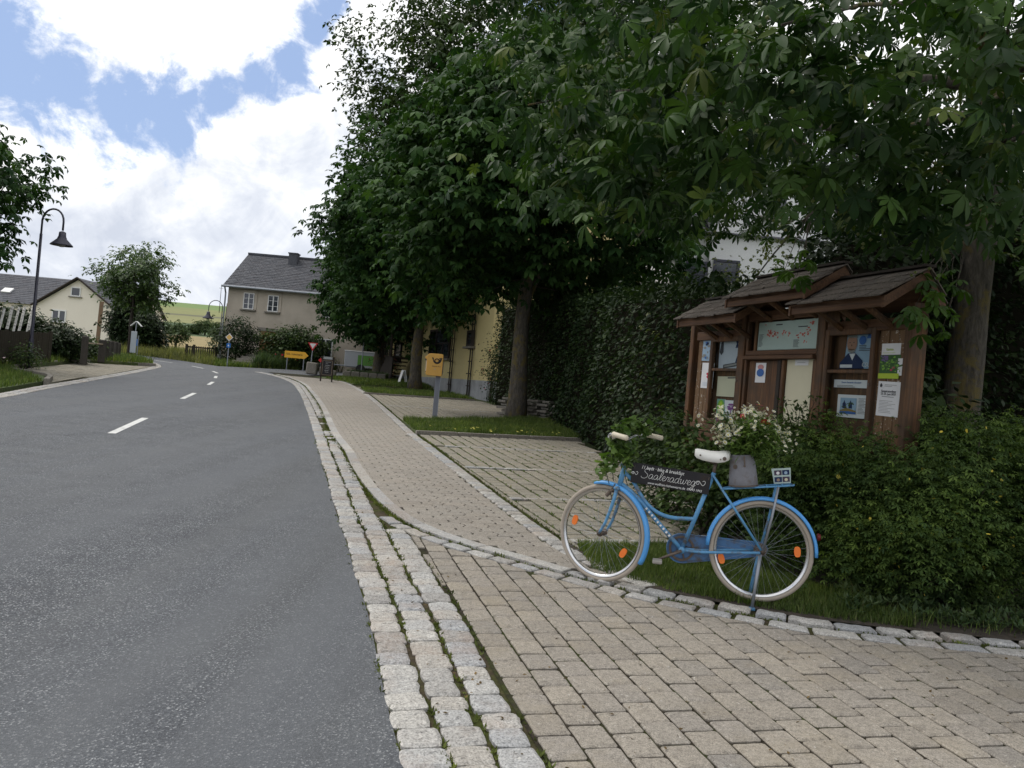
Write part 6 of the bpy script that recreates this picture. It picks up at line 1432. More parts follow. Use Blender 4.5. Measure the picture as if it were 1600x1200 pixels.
# cranks, chainring, chain guard
q = MB(); lathe(q, [(.072, .046), (.088, .046), (.088, .05), (.072, .05), (.072, .046)], 30, axis='y', c=BB)
for k in range(5): a = k * 1.2566; tube(q, [(BB[0], .048, BB[2]), (BB[0] + .08 * math.cos(a), .048, BB[2] + .08 * math.sin(a))], .006, 6)
q.build('chainring', rust, bk)
btube('crank', [(BB[0], -.05, BB[2]), (.41, -.062, .225)], [.011, .008], rust); btube('crank', [(BB[0], .065, BB[2]), (.715, .075, .376)], [.011, .008], rust)
for (x, y, z) in ((.405, -.11, .22), (.72, .12, .38)):
    q = MB(); bbox_(q, (x, y, z), (.065, .09, .024), .006); tube(q, [(x, y - .05, z), (x, y + .05, z)], .006, 6); q.build('pedal', col('dusty_pedal', (.3, .28, .25)), bk)
q = MB(); O1 = [(BB[0] + .1 * math.cos(a), BB[2] + .1 * math.sin(a)) for a in np.linspace(R(80), R(280), 16)]; O2 = [(RH[0] + .045 * math.cos(a), RH[2] + .045 * math.sin(a)) for a in np.linspace(R(-80), R(80), 9)]
P = O1 + O2; n = len(P); V = [(x, .058, z) for x, z in P] + [(x, .066, z) for x, z in P]; inner = [(BB[0] + .055 * math.cos(a), BB[2] + .055 * math.sin(a)) for a in np.linspace(0, 2 * math.pi, 20, endpoint=False)]
q.add(V, [tuple(range(n))[::-1], tuple(range(n, 2 * n))] + [(k, (k + 1) % n, n + (k + 1) % n, n + k) for k in range(n)]); tube(q, [(x, .056, z) for x, z in P], .006, 5, closed=True); cg = q.build('chain_guard', bluedk, bk)
# double stand
for s in (-1, 1): btube('stand_leg', [(1.078, s * .05, .34), (1.062, s * .085, .18), (1.045, s * .12, -.012)], [.012, .011, .011], bluep if s > 0 else steel)
q = MB(); 
for s in (-1, 1): bbox_(q, (1.043, s * .12, -.014), (.05, .026, .02), .005)
q.build('stand_foot', bluep, bk)
# carrier
ck = bpy.data.objects.new('carrier', None); C.objects.link(ck); ck.parent = bk
for s in (-1, 1):
    btube('carrier_rail', [(.79, s * .03, .745), (.84, s * .055, .757), (1.2, s * .06, .815), (1.25, s * .045, .822)], .006, bluep, parent=ck); btube('carrier_stay', [(1.155, s * .062, .805), (1.13, s * .068, .6), (1.09, s * .07, .37)], .0085, bluep if s > 0 else steel, parent=ck)
for x in (.88, .98, 1.08, 1.18): btube('carrier_bar', [(x, -.057, .765 + (x - .84) * .16), (x, .057, .765 + (x - .84) * .16)], .004, bluep, parent=ck)
btube('carrier_end', [(1.25, -.045, .822), (1.262, 0, .824), (1.25, .045, .822)], .006, bluep, parent=ck)
q = MB(); lathe(q, [(0, -.012), (.022, -.01), (.026, .0), (.02, .012), (0, .014)], 14, axis='x', c=(RH[0] + RW * .93 + .04, 0, RH[2] + .135)); q.build('rear_reflector', col('dull_red', (.12, .01, .01), .3), bk, True)
btube('cable', [(x, -.03, z) for x, z in smooth_line([(.0, 1.0), (-.03, .93), (-.01, .82), (.03, .7)], .03)], .003, black, 6)
# --- the lettered board
W1, H1 = .535, .14
sb = thing('lettered_board', 'black wooden plank hand lettered in white chalk, wired into the bicycle frame', 'sign', bk.matrix_basis @ Vector((.445, -.028, .783)), ang)
sb.rotation_euler = (Matrix.Rotation(ang, 3, 'Z') @ Matrix.Rotation(R(3.2), 3, 'Y')).to_euler()
q = MB(); bbox_(q, (0, 0, 0), (W1, .014, H1), .003); q.build('plank', boardblk, sb)
text('11 beds · bike & breakfast', .034, chalk, sb, (-.06, -.0085, .046), shear=.25, sx=.82)
text('www.wolfram-hohenwarte.de  09293 1943', .0235, chalk, sb, (.035, -.0085, -.054), shear=.2, sx=.9)
# cursive strokes for the big word
GL = {'S': ([[(.66, .92), (.52, 1.1), (.24, 1.08), (.14, .86), (.34, .66), (.6, .5), (.62, .22), (.4, .03), (.08, .06), (-.04, .22)]], .76),
      'a': ([[(.42, .5), (.25, .58), (.08, .42), (.06, .18), (.2, .04), (.36, .18), (.43, .5), (.42, .2), (.48, .05), (.6, .1)]], .56),
      'l': ([[(.0, .12), (.2, .4), (.34, .85), (.28, 1.08), (.16, .9), (.12, .4), (.2, .08), (.34, .1)]], .34),
      'e': ([[(.02, .2), (.22, .3), (.34, .46), (.24, .58), (.1, .45), (.08, .2), (.22, .04), (.44, .14)]], .42),
      'r': ([[(.02, .1), (.12, .5), (.16, .58), (.2, .48), (.36, .54), (.32, .3), (.32, .1), (.46, .1)]], .44),
      'd': ([[(.42, .5), (.25, .58), (.08, .42), (.06, .18), (.2, .04), (.38, .2), (.5, 1.1), (.42, .3), (.46, .06), (.6, .1)]], .56),
      'w': ([[(.0, .5), (.1, .56), (.1, .2), (.2, .04), (.34, .2), (.38, .54), (.38, .2), (.5, .04), (.64, .24), (.66, .56), (.8, .5)]], .78),
      'g': ([[(.42, .5), (.25, .58), (.08, .42), (.06, .18), (.2, .04), (.36, .18), (.43, .52), (.42, -.1), (.34, -.4), (.18, -.42), (.12, -.28), (.3, -.06), (.6, .12)]], .56)}
q = MB(); xx = -.2; sc_ = .062; shr = .22
for ch in 'Saaleradweg':
    st_, adv = GL[ch]
    for s in st_:
        P = smooth_line(s, .09); tube(q, [(xx + (x + shr * z) * sc_, -.0095, -.028 + z * sc_) for x, z in P], .0013, 5)
    xx += adv * sc_
q.build('lettering', chalk, sb)
q = MB()
for (x0, s) in ((-.245, .8), (.205, 1.15)):
    P = smooth_line([(-.03, 0), (-.022, .014), (-.01, .01), (-.012, -.004), (-.024, -.002), (-.012, .016), (.012, -.008), (.026, .006), (.022, .02), (.01, .016)], .003); tube(q, [(x0 + x * s, -.0095, -.005 + z * s) for x, z in P], .0014, 5)
q.build('flourish', chalk, sb)
q = MB()
for x in (-.25, .255): tube(q, [(x, -.01, .05), (x + .004, .03, .052), (x, .032, .03), (x, -.01, .03)], .0015, 4, closed=True)
q.build('wire', rust, sb)
# --- pot of flowers on the carrier
loc = bk.matrix_basis @ Vector((.935, -.005, .782)); pot = thing('flower_pot', 'worn grey tapered pot standing on the bicycle carrier', 'pot', loc, ang)
pot.rotation_euler = (Matrix.Rotation(ang, 3, 'Z') @ Matrix.Rotation(R(-7), 3, 'Y')).to_euler()
q = MB(); lathe(q, [(0, 0), (.088, 0), (.096, .006), (.094, .05), (.086, .14), (.078, .205), (.083, .21), (.078, .214), (.07, .2), (.07, .17), (0, .17)], 28); q.build('body', felt, pot, True)
q = MB(); 
for a, z, r_ in ((R(-128), .135, .016), (R(-86), .14, .008)): c = Vector((.09 * math.cos(a), .09 * math.sin(a), z)); tube(q, [c * .92 + Vector((0, 0, z * .08)), c], r_, 10)
tube(q, [(.088 * math.cos(R(-86)), .088 * math.sin(R(-86)), .205), (.098 * math.cos(R(-86)), .098 * math.sin(R(-86)), .15)], .005, 6); q.build('clasp', rust, pot)
q = MB(); lathe(q, [(.092, .0), (.0985, .0), (.0985, .008), (.094, .012)], 28); q.build('base_rim', rust, pot)
bq = thing('flower_bouquet', 'bunch of white daisies with red blooms standing in the grey pot', 'flowers', loc + Vector((0, 0, .19)), ang)
rr = np.random.default_rng(14); q = MB(); heads = []; lf = []
for k in range(170):
    x, y, z = rr.normal(.0, .14), rr.normal(0, .09), rr.uniform(.1, .33); x += .05 if rr.uniform() < .6 else -.03
    if x > .2: z *= .7
    if abs(x) > .34: continue
    b = Vector((rr.uniform(-.05, .05), rr.uniform(-.04, .04), -.04)); e = Vector((x, y, z)); m = (b + e) / 2 + Vector((-x * .2, 0, .05)); pts = [b * (1 - t_) ** 2 + m * 2 * t_ * (1 - t_) + e * t_ * t_ for t_ in np.linspace(0, 1, 5)]
    tube(q, pts, .0016, 4, cap=False); heads.append(e)
    for t_ in (.35, .5, .65, .8): lf.append(b * (1 - t_) ** 2 + m * 2 * t_ * (1 - t_) + e * t_ * t_)
q.build('stem', shrubl, bq, kind='stuff')
lf = np.array([list(p) for p in lf]); lf = np.concatenate([lf] + [lf + rr.normal(0, .03, lf.shape) for _ in range(4)]); n = len(lf)
scatter('foliage', leaf_tmpl(1, .3, .3, .05, 1)[0], leaf_tmpl(1, .3, .3, .05, 1)[1], lf, rotmats(rr.uniform(0, 6.28, n), rr.normal(.3, .5, n), rr.normal(0, .5, n)), rr.uniform(.03, .065, n), ivym, bq)
pet = ([], [])
for k in range(9):
    a = 2 * math.pi * k / 9; o = len(pet[0]); ca, sa = math.cos(a), math.sin(a)
    for r0_, wv, z in ((.2, 0, 0), (.7, .2, .1), (1, 0, .05), (.7, -.2, .1)): pet[0].append((r0_ * ca - wv * sa, r0_ * sa + wv * ca, z))
    pet[1].append((o, o + 1, o + 2, o + 3))
o = len(pet[0]); pet[0].extend([(.26 * math.cos(a), .26 * math.sin(a), .08) for a in np.linspace(0, 2 * math.pi, 8, endpoint=False)]); pet[0].append((0, 0, .2)); pet[1].extend([(o + k, o + (k + 1) % 8, o + 8) for k in range(8)]); pmi = [0] * 9 + [1] * 8
H_ = np.array([list(h) for h in heads]); top = H_[:, 2] > .14
def blooms(P, m, s, nm, sp=0, rep=1):
    P = np.repeat(P, rep, 0) + rr.normal(0, sp, (len(P) * rep, 3)); n = len(P); scatter(nm, pet[0], pet[1], P, rotmats(rr.uniform(0, 6, n), rr.normal(.6, .55, n), rr.normal(0, .5, n)), s * rr.uniform(.6, 1.2, n), [m, yellpet], bq, mi=pmi)
blooms(H_[:115], whitepet, .0145, 'daisy', .014, 3)
cr = np.array([(-.17, -.05, .17), (-.13, -.07, .2), (-.1, -.08, .15), (-.18, -.03, .13), (-.2, -.04, .3), (.02, -.02, .33)]); blooms(cr, whitepet, .017, 'yarrow', .026, 26)
blooms(np.array([(-.04, -.08, .28), (.08, -.07, .25), (.12, -.06, .245), (.06, .05, .36)]), redp, .024, 'red_flower', .008, 2)
blooms(np.array([(-.2, -.03, .25), (-.17, .0, .27)]), pinkp, .02, 'purple_flower', .01, 3)
# --- picture sign at the carrier end
ps = thing('picture_sign', 'small pale frame with four dark pictures clipped to the carrier end', 'sign', bk.matrix_basis @ Vector((1.172, -.03, .878)), ang)
ps.rotation_euler = (Matrix.Rotation(ang, 3, 'Z') @ Matrix.Rotation(R(-9), 3, 'Y') @ Matrix.Rotation(R(10), 3, 'X')).to_euler()
q = MB(); q.add([(-.062, -.004, .052), (-.05, -.004, -.052), (.058, -.004, -.052), (.062, -.004, .052), (-.062, .004, .052), (-.05, .004, -.052), (.058, .004, -.052), (.062, .004, .052)], [(0, 1, 2, 3), (7, 6, 5, 4), (0, 4, 5, 1), (1, 5, 6, 2), (2, 6, 7, 3), (3, 7, 4, 0)]); q.build('frame', col('pale_green_frame', (.42, .52, .5)), ps)
for i in (0, 1):
    for j in (0, 1):
        q = MB(); x0, x1 = (-.046, .002) if i == 0 else (.006, .052); z0, z1 = (.006, .04) if j == 0 else (-.042, -.006); q.add([(x0, -.0045, z0), (x1, -.0045, z0), (x1, -.0045, z1), (x0, -.0045, z1)], [(0, 1, 2, 3)]); q.build('picture', navy if (i + j) % 2 else col('print_plum', (.07, .05, .08)), ps)
        q = MB(); cx_, cz_ = (x0 + x1) / 2, (z0 + z1) / 2; q.add([(cx_ + .011 * math.cos(a), -.0052, cz_ - .002 + .011 * math.sin(a)) for a in np.linspace(0, 6.28, 11)[:10]], [tuple(range(10))]); q.build('print', (paper, col('print_tan', (.3, .22, .17)), pale, papercream)[i * 2 + j], ps)
# --- ivy round the handlebar
iv = thing('leafy_garland', 'green leafy vine wound round the handlebar and hanging down', 'garland', bk.matrix_basis @ Vector((.1, 0, 1.0)), ang)
q = MB(); P = []
paths = [[(-.06, -.1, .06), (0, -.06, .09), (.08, .0, .12), (.14, .05, .12), (.2, .12, .09)], [(-.02, -.05, .1), (.03, -.02, .16), (.1, .02, .15), (.15, .05, .1)], [(.0, -.06, .06), (-.04, -.08, -.03), (-.09, -.07, -.1), (-.12, -.06, -.16), (-.14, -.06, -.22)], [(.02, -.05, .02), (0, -.07, -.06), (-.04, -.07, -.14), (-.08, -.06, -.2)], [(.05, -.02, .0), (.06, -.06, -.08), (.05, -.06, -.17)], [(-.05, -.09, .1), (-.03, -.04, .13), (.03, .03, .11)], [(.08, 0, .05), (.07, -.04, -.02), (.03, -.07, -.08)], [(-.07, -.06, .05), (-.05, -.06, .0), (-.03, -.06, -.06)]]
for p_ in paths:
    pp = [Vector(p) for p in p_]; tube(q, pp, .0022, 5)
    for i in range(len(pp) - 1):
        for t_ in np.linspace(0, 1, 11): P.append(pp[i].lerp(pp[i + 1], t_) + Vector(rr.normal(0, .02, 3)))
tube(q, [(-.12, -.05, .135), (-.03, -.03, .17), (-.0, -.02, .12)], .001, 4); tube(q, [(.0, 0, .15), (.05, .0, .19)], .001, 4); q.build('vine', shrubl, iv)
P = np.array(P); n = len(P); big = rr.choice(n, 110, replace=False); me = bpy.data.meshes.new('leaf'); me.from_pydata(VINE[0], [], VINE[1]); me.materials.append(ivym)
Rm = rotmats(rr.uniform(0, 6.28, n), rr.normal(-.6, .5, n), rr.normal(0, .5, n)); sz = rr.uniform(.026, .06, n)
for i in big:
    o = bpy.data.objects.new('leaf', me); C.objects.link(o); o.parent = iv; o.location = P[i]; o.rotation_euler = Matrix(Rm[i].tolist()).to_euler(); o.scale = (sz[i] * 1.15,) * 3
kp = np.setdiff1d(np.arange(n), big); scatter('small_leaves', VINE[0], VINE[1], P[kp], Rm[kp], sz[kp], ivym, iv)
# ---------------------------------------------------------------- street furniture
def put(p): return Vector((p[0], p[1], gz(p[0], p[1])))
# postbox
b = put((-1.76, 19.45)); A = at(684, 560, 19.45)
t = thing('postbox', 'yellow postbox with black post horn on a grey post in the grass', 'postbox', b, R(4))
q = MB(); bbox_(q, (0, 0, .62), (.12, .1, 1.5), .012); q.build('post', plain('dark_grey_post', (.17, .18, .21), .5, .3, .1, 8), t)
q = MB(); bbox_(q, (.055, -.053, .55), (.012, .004, 1.1), .001); q.build('edge_strip', steel, t)
q = MB(); V = []; prof = []
w2, h2 = .2, .52
for k in range(12):
    a = k / 11 * math.pi / 2; prof.append((-.19 + .07 * (1 - math.cos(a)) - .0, .45 + .07 * math.sin(a)))
body = [(-.19, 0), (-.19, .45), (-.17, .5), (-.12, .52), (.19, .52), (.19, 0)]
bz = 1.02
# box: front towards the left (street), rounded top front; side with horn faces the viewer
P = [(-.2, .03), (-.2, .45), (-.185, .49), (-.15, .515), (-.1, .525), (.16, .525), (.18, .51), (.185, .48), (.185, .02), (.17, 0), (-.17, 0)]
n = len(P); V = [(x - .1, -.17, z + bz) for x, z in P] + [(x - .1, .17, z + bz) for x, z in P]; q.add(V, [tuple(range(n))[::-1], tuple(range(n, 2 * n))] + [(k, (k + 1) % n, n + (k + 1) % n, n + k) for k in range(n)])
o = q.build('box', posty, t); md = o.modifiers.new('soft', 'BEVEL'); md.width = .012; md.segments = 2
q = MB(); bbox_(q, (-.31, 0, bz + .42), (.05, .3, .07), .015); q.build('slot_hood', posty, t)
q = MB(); bbox_(q, (-.303, 0, bz + .22), (.012, .22, .25), .003); q.build('collection_card', whitep, t); q = MB()
for z in (bz + .09, bz + .36): bbox_(q, (-.308, 0, z), (.014, .24, .02), .002)
q.build('card_frame', black, t)
q = MB(); c = Vector((-.06, -.174, bz + .36)); tube(q, [c + Vector((.05 * math.cos(a), 0, .045 * math.sin(a))) for a in np.linspace(0, 2 * math.pi, 20, endpoint=False)], .012, 6, closed=True)
for i in range(9):
    a0, a1 = R(180 + 20 * i), R(200 + 20 * i); rr_ = lambda a, o: c + Vector(((.085 + o) * math.cos(a), 0, .03 + (.09 + o) * math.sin(a))); w0, w1 = .008 + .002 * i, .008 + .002 * (i + 1); q.add([rr_(a0, -w0), rr_(a0, w0), rr_(a1, w1), rr_(a1, -w1)], [(0, 1, 2, 3)])
q.add([c + Vector((.06, 0, .04)), c + Vector((.11, 0, .03)), c + Vector((.13, 0, .075)), c + Vector((.04, 0, .06))], [(0, 1, 2, 3)]); q.add([c + Vector((-.1, 0, .02)), c + Vector((-.07, 0, .03)), c + Vector((-.09, 0, .075)), c + Vector((-.12, 0, .07))], [(0, 1, 2, 3)]); q.build('post_horn', black, t)
text('Deutsche Post', .034, black, t, (-.06, -.173, bz + .225)); q = MB(); lathe(q, [(0, -.004), (.012, -.004), (.012, .004)], 10, axis='y', c=(-.09, -.172, bz + .16)); q.build('lock', steel, t)
q = MB(); bbox_(q, (0, 0, bz + .2), (.2, .1, .3), .01); q.build('bracket', steel, t)

# lamps
def lamp(name, label, base, hgt, reach, rz, m, group=None, r_=.06):
    t = thing(name, label, 'street lamp', base, rz, group); q = MB(); tube(q, [(0, 0, -.2), (0, 0, .9), (0, 0, .95), (0, 0, hgt - .8)], [r_ * 1.2, r_ * 1.2, r_ * .85, r_ * .7], 12); q.build('pole', m, t, True)
    q = MB(); R_ = reach / 2; P = [(0, 0, hgt - .85), (0, 0, hgt - R_ - .1)] + [(R_ - R_ * math.cos(a), 0, hgt - R_ + R_ * math.sin(a)) for a in np.linspace(.1, math.pi, 12)] + [(reach, 0, hgt - R_ - .28)]; tube(q, P, r_ * .5, 8); q.build('gooseneck', m, t, True)
    q = MB(); z = hgt - R_ - .3; lathe(q, [(.03, 0), (.1, -.03), (.11, -.16), (.13, -.2), (.14, -.24), (.32, -.42), (.33, -.45), (.31, -.45), (.12, -.26), (0, -.25)], 24, c=(reach, 0, z)); h = q.build('lamp_shade', m, t, True)
    q = MB(); lathe(q, [(0, -.5), (.07, -.49), (.11, -.44), (.11, -.3), (0, -.28)], 16, c=(reach, 0, z)); q.build('bulb_glass', plain('opal_glass', (.3, .3, .28), .3), h, True); return t
lamp('street_lamp', 'dark gooseneck street lamp in front of the plank fence', put((-15.2, 25.8)), 5.05, .78, R(-12), lampm, 'gooseneck street lamps')
lamp('street_lamp', 'small gooseneck street lamp by the farmhouse corner', put((-18.45, 51.2)) , 3.75, .85, R(180), lampm, 'gooseneck street lamps', .05)
t = thing('utility_pole', 'weathered wooden pole at the left corner of the farmhouse', 'pole', put((-18.0, 50.6))); q = MB(); tube(q, [(0, 0, -.2), (.1, 0, 3.6)], [.11, .09], 10); q.build('shaft', plain('grey_pole_wood', (.2, .17, .13), .9, 0, .2, 8), t); 
p = at(344, 470, 52); t = thing('mast', 'thin far mast showing above the hill beside the lamp', 'mast', (p.x * 5.5, 286, hz(p.x * 5.5, 286))); q = MB(); tube(q, [(0, 0, 0), (0, 0, 9.5)], [.12, .07], 6); box(q, (0, 0, 8.6), (1.4, .1, .1)); q.build('shaft', barkdark, t)
# left plank fence and birch uprights
f0, f1 = np.array([-14.55, 21.0]), np.array([-16.15, 28.7])
t = thing('plank_fence', 'dark weathered plank fence behind the gooseneck lamp', 'fence', (f0[0], f0[1], gz(*f0)), math.atan2(*(f1 - f0)[::-1])); L_ = np.linalg.norm(f1 - f0); n = int(L_ / .165)
for k in range(n):
    x = .165 * (k + .5); q = MB(); bbox_(q, (x, random.uniform(-.006, .006), .62 + x * SL + random.uniform(-.02, .02)), (.155, .025, 1.0), .005); q.build('plank', fencem, t)
for k in range(5): q = MB(); bbox_(q, (.1 + k * (L_ - .2) / 4, .06, .6 + SL * k * L_ / 4), (.1, .1, 1.15), .01); q.build('fence_post', fencem, t)
for z in (.35, .95): q = MB(); q.add([(0, .03, z), (L_, .03, z + L_ * SL), (L_, .06, z + L_ * SL), (0, .06, z), (0, .03, z + .08), (L_, .03, z + L_ * SL + .08), (L_, .06, z + L_ * SL + .08), (0, .06, z + .08)], [(0, 1, 5, 4), (2, 3, 7, 6), (4, 5, 6, 7), (3, 2, 1, 0)]); q.build('rail', fencem, t)
def f_birch(t, b, out):
    p = obco(t); mp = N(t, 'ShaderNodeMapping'); mp.inputs['Scale'].default_value = (6, 6, 26); t.links.new(p, mp.inputs[0])
    n = noise(t, mp.outputs[0], 1, 4, .6); setc(t, b.inputs['Base Color'], ramp(t, n, [(.0, (.78, .76, .72)), (.58, (.75, .73, .69)), (.62, (.08, .07, .06)), (.66, (.09, .08, .07)), (.7, (.7, .68, .65))])); b.inputs['Roughness'].default_value = .8
birchm = mat('birch', f_birch)
for k, (px, py, Y, rr_) in enumerate([(-4, 480, 25.2, .04), (9, 477, 25.8, .045), (20, 478, 26.4, .038), (29, 478, 27, .045), (43, 476, 27.6, .055)]):
    p = at(px, py, Y); q0 = at(px - 6, 530, Y); b0 = Vector((q0.x - .2, Y + .35, gz(p.x, Y)))
    t = thing('birch_upright', ['white birch trunk upright cut by the left frame edge', 'second birch upright from the left edge', 'thin leaning birch upright third from the left', 'birch upright between the leaning one and the thickest', 'thickest birch upright, next to the lamp pole'][k], 'post', b0, 0, 'birch uprights behind the plank fence')
    q = MB(); tube(q, [(0, 0, 0), (.06, 0, .8), Vector((p.x + .0, Y + .35, p.z)) - b0], [rr_ * 1.1, rr_, rr_ * .9], 9); q.build('stem', birchm, t, True)
# gate posts and rail
pst = [((134, 525, 562), 30, .2), ((161, 531, 563), 33, .23), ((167, 532, 562), 34, .22), ((174, 533, 562), 35.5, .2), ((181, 534, 562), 37, .2), ((186, 536, 561), 38.2, .18)]
lbs = ['single dark stone gate post right of the hedge', 'front dark gate post carrying the rail end', 'second post of the close row by the gate', 'third post of the close row by the gate', 'fourth post of the close row by the gate', 'last post of the row, nearest the wayside sign']
for k, ((px, y0, y1), Y, wd) in enumerate(pst):
    a = at(px, y0, Y); zb_ = gz(a.x, Y) + .05; t = thing('gate_post', lbs[k], 'post', (a.x, Y, zb_), R(-10), 'dark gate posts on the left verge'); q = MB(); bbox_(q, (0, 0, (a.z - zb_) / 2), (wd, wd * .9, a.z - zb_), .03); q.build('shaft', plain('dark_sandstone', (.075, .068, .06), .95, 0, .35, 9, .1, .4), t)
a, b = at(136, 536, 30), at(161, 538, 33); t = thing('gate_rail', 'thin pale rail between two dark gate posts', 'rail', a); q = MB(); tube(q, [(0, 0, 0), b - a], .03, 6); q.build('bar', plain('pale_wood', (.3, .24, .17), .8), t)
a = at(150, 541, 58); t = thing('wall_plank', 'narrow weathered board standing before the cream gable', 'board', (a.x, 58, gz(a.x, 58))); q = MB(); bbox_(q, (.1, 0, 1.6), (.28, .08, 3.3), .01, Matrix.Rotation(R(1), 3, 'Y')); q.build('plank', plain('weathered_plank', (.2, .13, .08), .9, 0, .3, 5), t)
# wayside sign group
a = at(205, 555, 42); t = thing('wayside_sign', 'grey metal panel sign seen from behind between two posts', 'sign', (a.x, 42, gz(a.x, 42)), R(-8)); 
q = MB(); bbox_(q, (.06, 0, .85), (.32, .03, 1.1), .005); q.build('panel', plain('zinc_panel', (.36, .39, .42), .5, .3, .1, 4), t)
for x in (-.2,): q = MB(); tube(q, [(x, 0, 0), (x, 0, 1.25)], .05, 8); q.build('post', darkwood, t)
q = MB(); tube(q, [(.28, .05, 0), (.28, .05, 1.2)], .025, 8); q.build('post', steel, t)
a = at(208, 553, 42.5); t = thing('roofed_signpost', 'thin post with two small boards forming a roof shape', 'sign', (a.x, 42.5, gz(a.x, 42.5))); q = MB(); tube(q, [(0, 0, 0), (.04, 0, 1.9)], .03, 8); q.build('post', steel, t)
for s in (-1, 1): q = MB(); bbox_(q, (.04 + s * .15, 0, 1.8), (.38, .12, .04), .006, Matrix.Rotation(s * R(42), 3, 'Y')); q.build('roof_board', whitep, t)
a = at(213, 535, 42.8); t = thing('blue_sign', 'small blue sign plate on the roofed signpost', 'sign', a); q = MB(); bbox_(q, (0, 0, 0), (.22, .03, .35), .01); q.build('plate', signblue, t)
p = at(258, 558, 58); t = thing('delineator_post', 'white roadside marker post with black band in the rough grass', 'post', (p.x, 58, gz(p.x, 58) - .05)); q = MB(); bbox_(q, (0, 0, .55), (.13, .1, 1.1), .03); q.build('body', whitep, t); q = MB(); bbox_(q, (0, -.002, .85), (.134, .104, .16), .02); q.build('band', black, t)
# low garden fence
a, b = at(290, 560, 47), at(336, 566, 47); t = thing('garden_fence', 'low dark trellis fence at the roadside left of the farmhouse', 'fence', (a.x, 47, gz(a.x, 47) - .02)); L_ = b.x - a.x
for x in (0, L_ * .25, L_): q = MB(); bbox_(q, (x, 0, .45), (.12, .12, 1.0), .01); q.build('fence_post', fencem, t)
for z in (.25, .8): q = MB(); bbox_(q, (L_ / 2, -.03, z), (L_, .04, .07), .005); q.build('rail', fencem, t)
for k in range(13): q = MB(); bbox_(q, (.1 + k * (L_ - .2) / 12, -.07, .5), (.06, .02, .75), .004); q.build('slat', fencem, t)
p = at(340, 562, 47.5); t = thing('water_butt', 'small white tub beside the low garden fence', 'tub', (p.x, 47.5, gz(p.x, 47.5) - .05)); q = MB(); lathe(q, [(0, 0), (.22, 0), (.27, .5), (.25, .52), (.2, .48), (0, .46)], 18); q.build('body', whitep, t, True)
# traffic signs
def pole_sign(label, base, hgt, m=steel, name='traffic_sign', lean=0): t = thing(name, label, 'sign', base); q = MB(); tube(q, [(0, 0, -.1), (lean, 0, hgt)], .03, 8); q.build('pole', m, t); return t
base = put((-14.95, 42.9)); t = pole_sign('yellow priority road diamond on a thin pole before the yew bush', base, 1.75)
def plate(t, pts, y, m, nm='plate', th_=.02): q = MB(); n = len(pts); q.add([(x, y, z) for x, z in pts] + [(x, y + th_, z) for x, z in pts], [tuple(range(n)), tuple(range(n, 2 * n))[::-1]] + [(k, n + k, n + (k + 1) % n, (k + 1) % n) for k in range(n)]); return q.build(nm, m, t)
dia = lambda r_, z: [(-r_, z), (0, z - r_), (r_, z), (0, z + r_)]
plate(t, dia(.2, 1.52), -.05, whitep); plate(t, dia(.155, 1.52), -.056, col('sign_amber', (.72, .45, .14), .5), 'inner_diamond', .005)
plate(t, [(-.1, .98), (.1, .98), (.1, 1.2), (-.1, 1.2)], -.05, signblue, 'blue_plate'); q = MB(); q.add([(-.05, -.053, 1.05), (.05, -.053, 1.05), (.0, -.053, 1.15)], [(0, 1, 2)]); q.build('arrow', whitep, t)
base = put((-10.75, 43.5)); t = pole_sign('give way triangle with red border behind the stone block', base, 1.6, lean=.06)
tri = lambda r_, z: [(-r_ + .05, z), (.05, z - r_ * 1.6), (r_ + .05, z)]
plate(t, tri(.27, 1.62), -.05, signred); plate(t, tri(.17, 1.575), -.056, whitep, 'white_field', .005)
# yellow direction sign
A, B = at(446, 545, 46), at(482, 559, 46); base = Vector((A.x + .15, 46, gz(A.x, 46))); t = thing('direction_sign', 'yellow arrow shaped direction sign in front of the farmhouse shrubs', 'sign', base)
W_ = B.x - A.x; z0 = (at(464, 554, 46).z) - base.z - .02; hh = .19
for x in (0, W_ - .4): q = MB(); tube(q, [(x, 0, -.1), (x, 0, z0)], .03, 8); q.build('pole', steel, t)
plate(t, [(-.15, z0 - hh), (W_ - .35, z0 - hh), (W_ - .15, z0), (W_ - .35, z0 + hh), (-.15, z0 + hh)], -.06, signyel); text('Naila  Hohenwarte', .17, black, t, (W_ / 2 - .28, -.064, z0 + .02), sx=.72)
# chalk board stand
base = put((-7.78, 34.35)); t = thing('chalkboard_stand', 'dark framed menu chalkboard on two legs at the footway edge', 'sign', base, R(0)); 
for s in (-1, 1): q = MB(); bbox_(q, (s * .235, 0, .52), (.055, .05, 1.1), .006); q.build('leg', darkwood, t)
q = MB(); bbox_(q, (0, 0, .6), (.41, .025, .62), .004); bd_ = q.build('blackboard', boardblk, t)
for z in (.27, .93): q = MB(); bbox_(q, (0, 0, z), (.42, .04, .05), .004); q.build('rail', darkwood, t)
q = MB(); bbox_(q, (0, -.004, 1.0), (.38, .02, .12), .004); q.build('header', col('grey_header', (.3, .32, .32)), t)
q = MB(); rr = random.Random(2)
for k in range(7): x = rr.uniform(.05, .12); box(q, (rr.uniform(-.03, .03), -.0135, .84 - k * .07), (x * 2, .002, .006))
q.build('chalk_lines', chalk, bd_)
q = MB()
for x in (-.2, .2): box(q, (x, -.015, .6), (.012, .006, .6))
for z in (.3, .9): box(q, (0, -.015, z), (.39, .006, .012))
q.build('inner_frame', plain('pale_wood', (.3, .24, .17)), bd_)
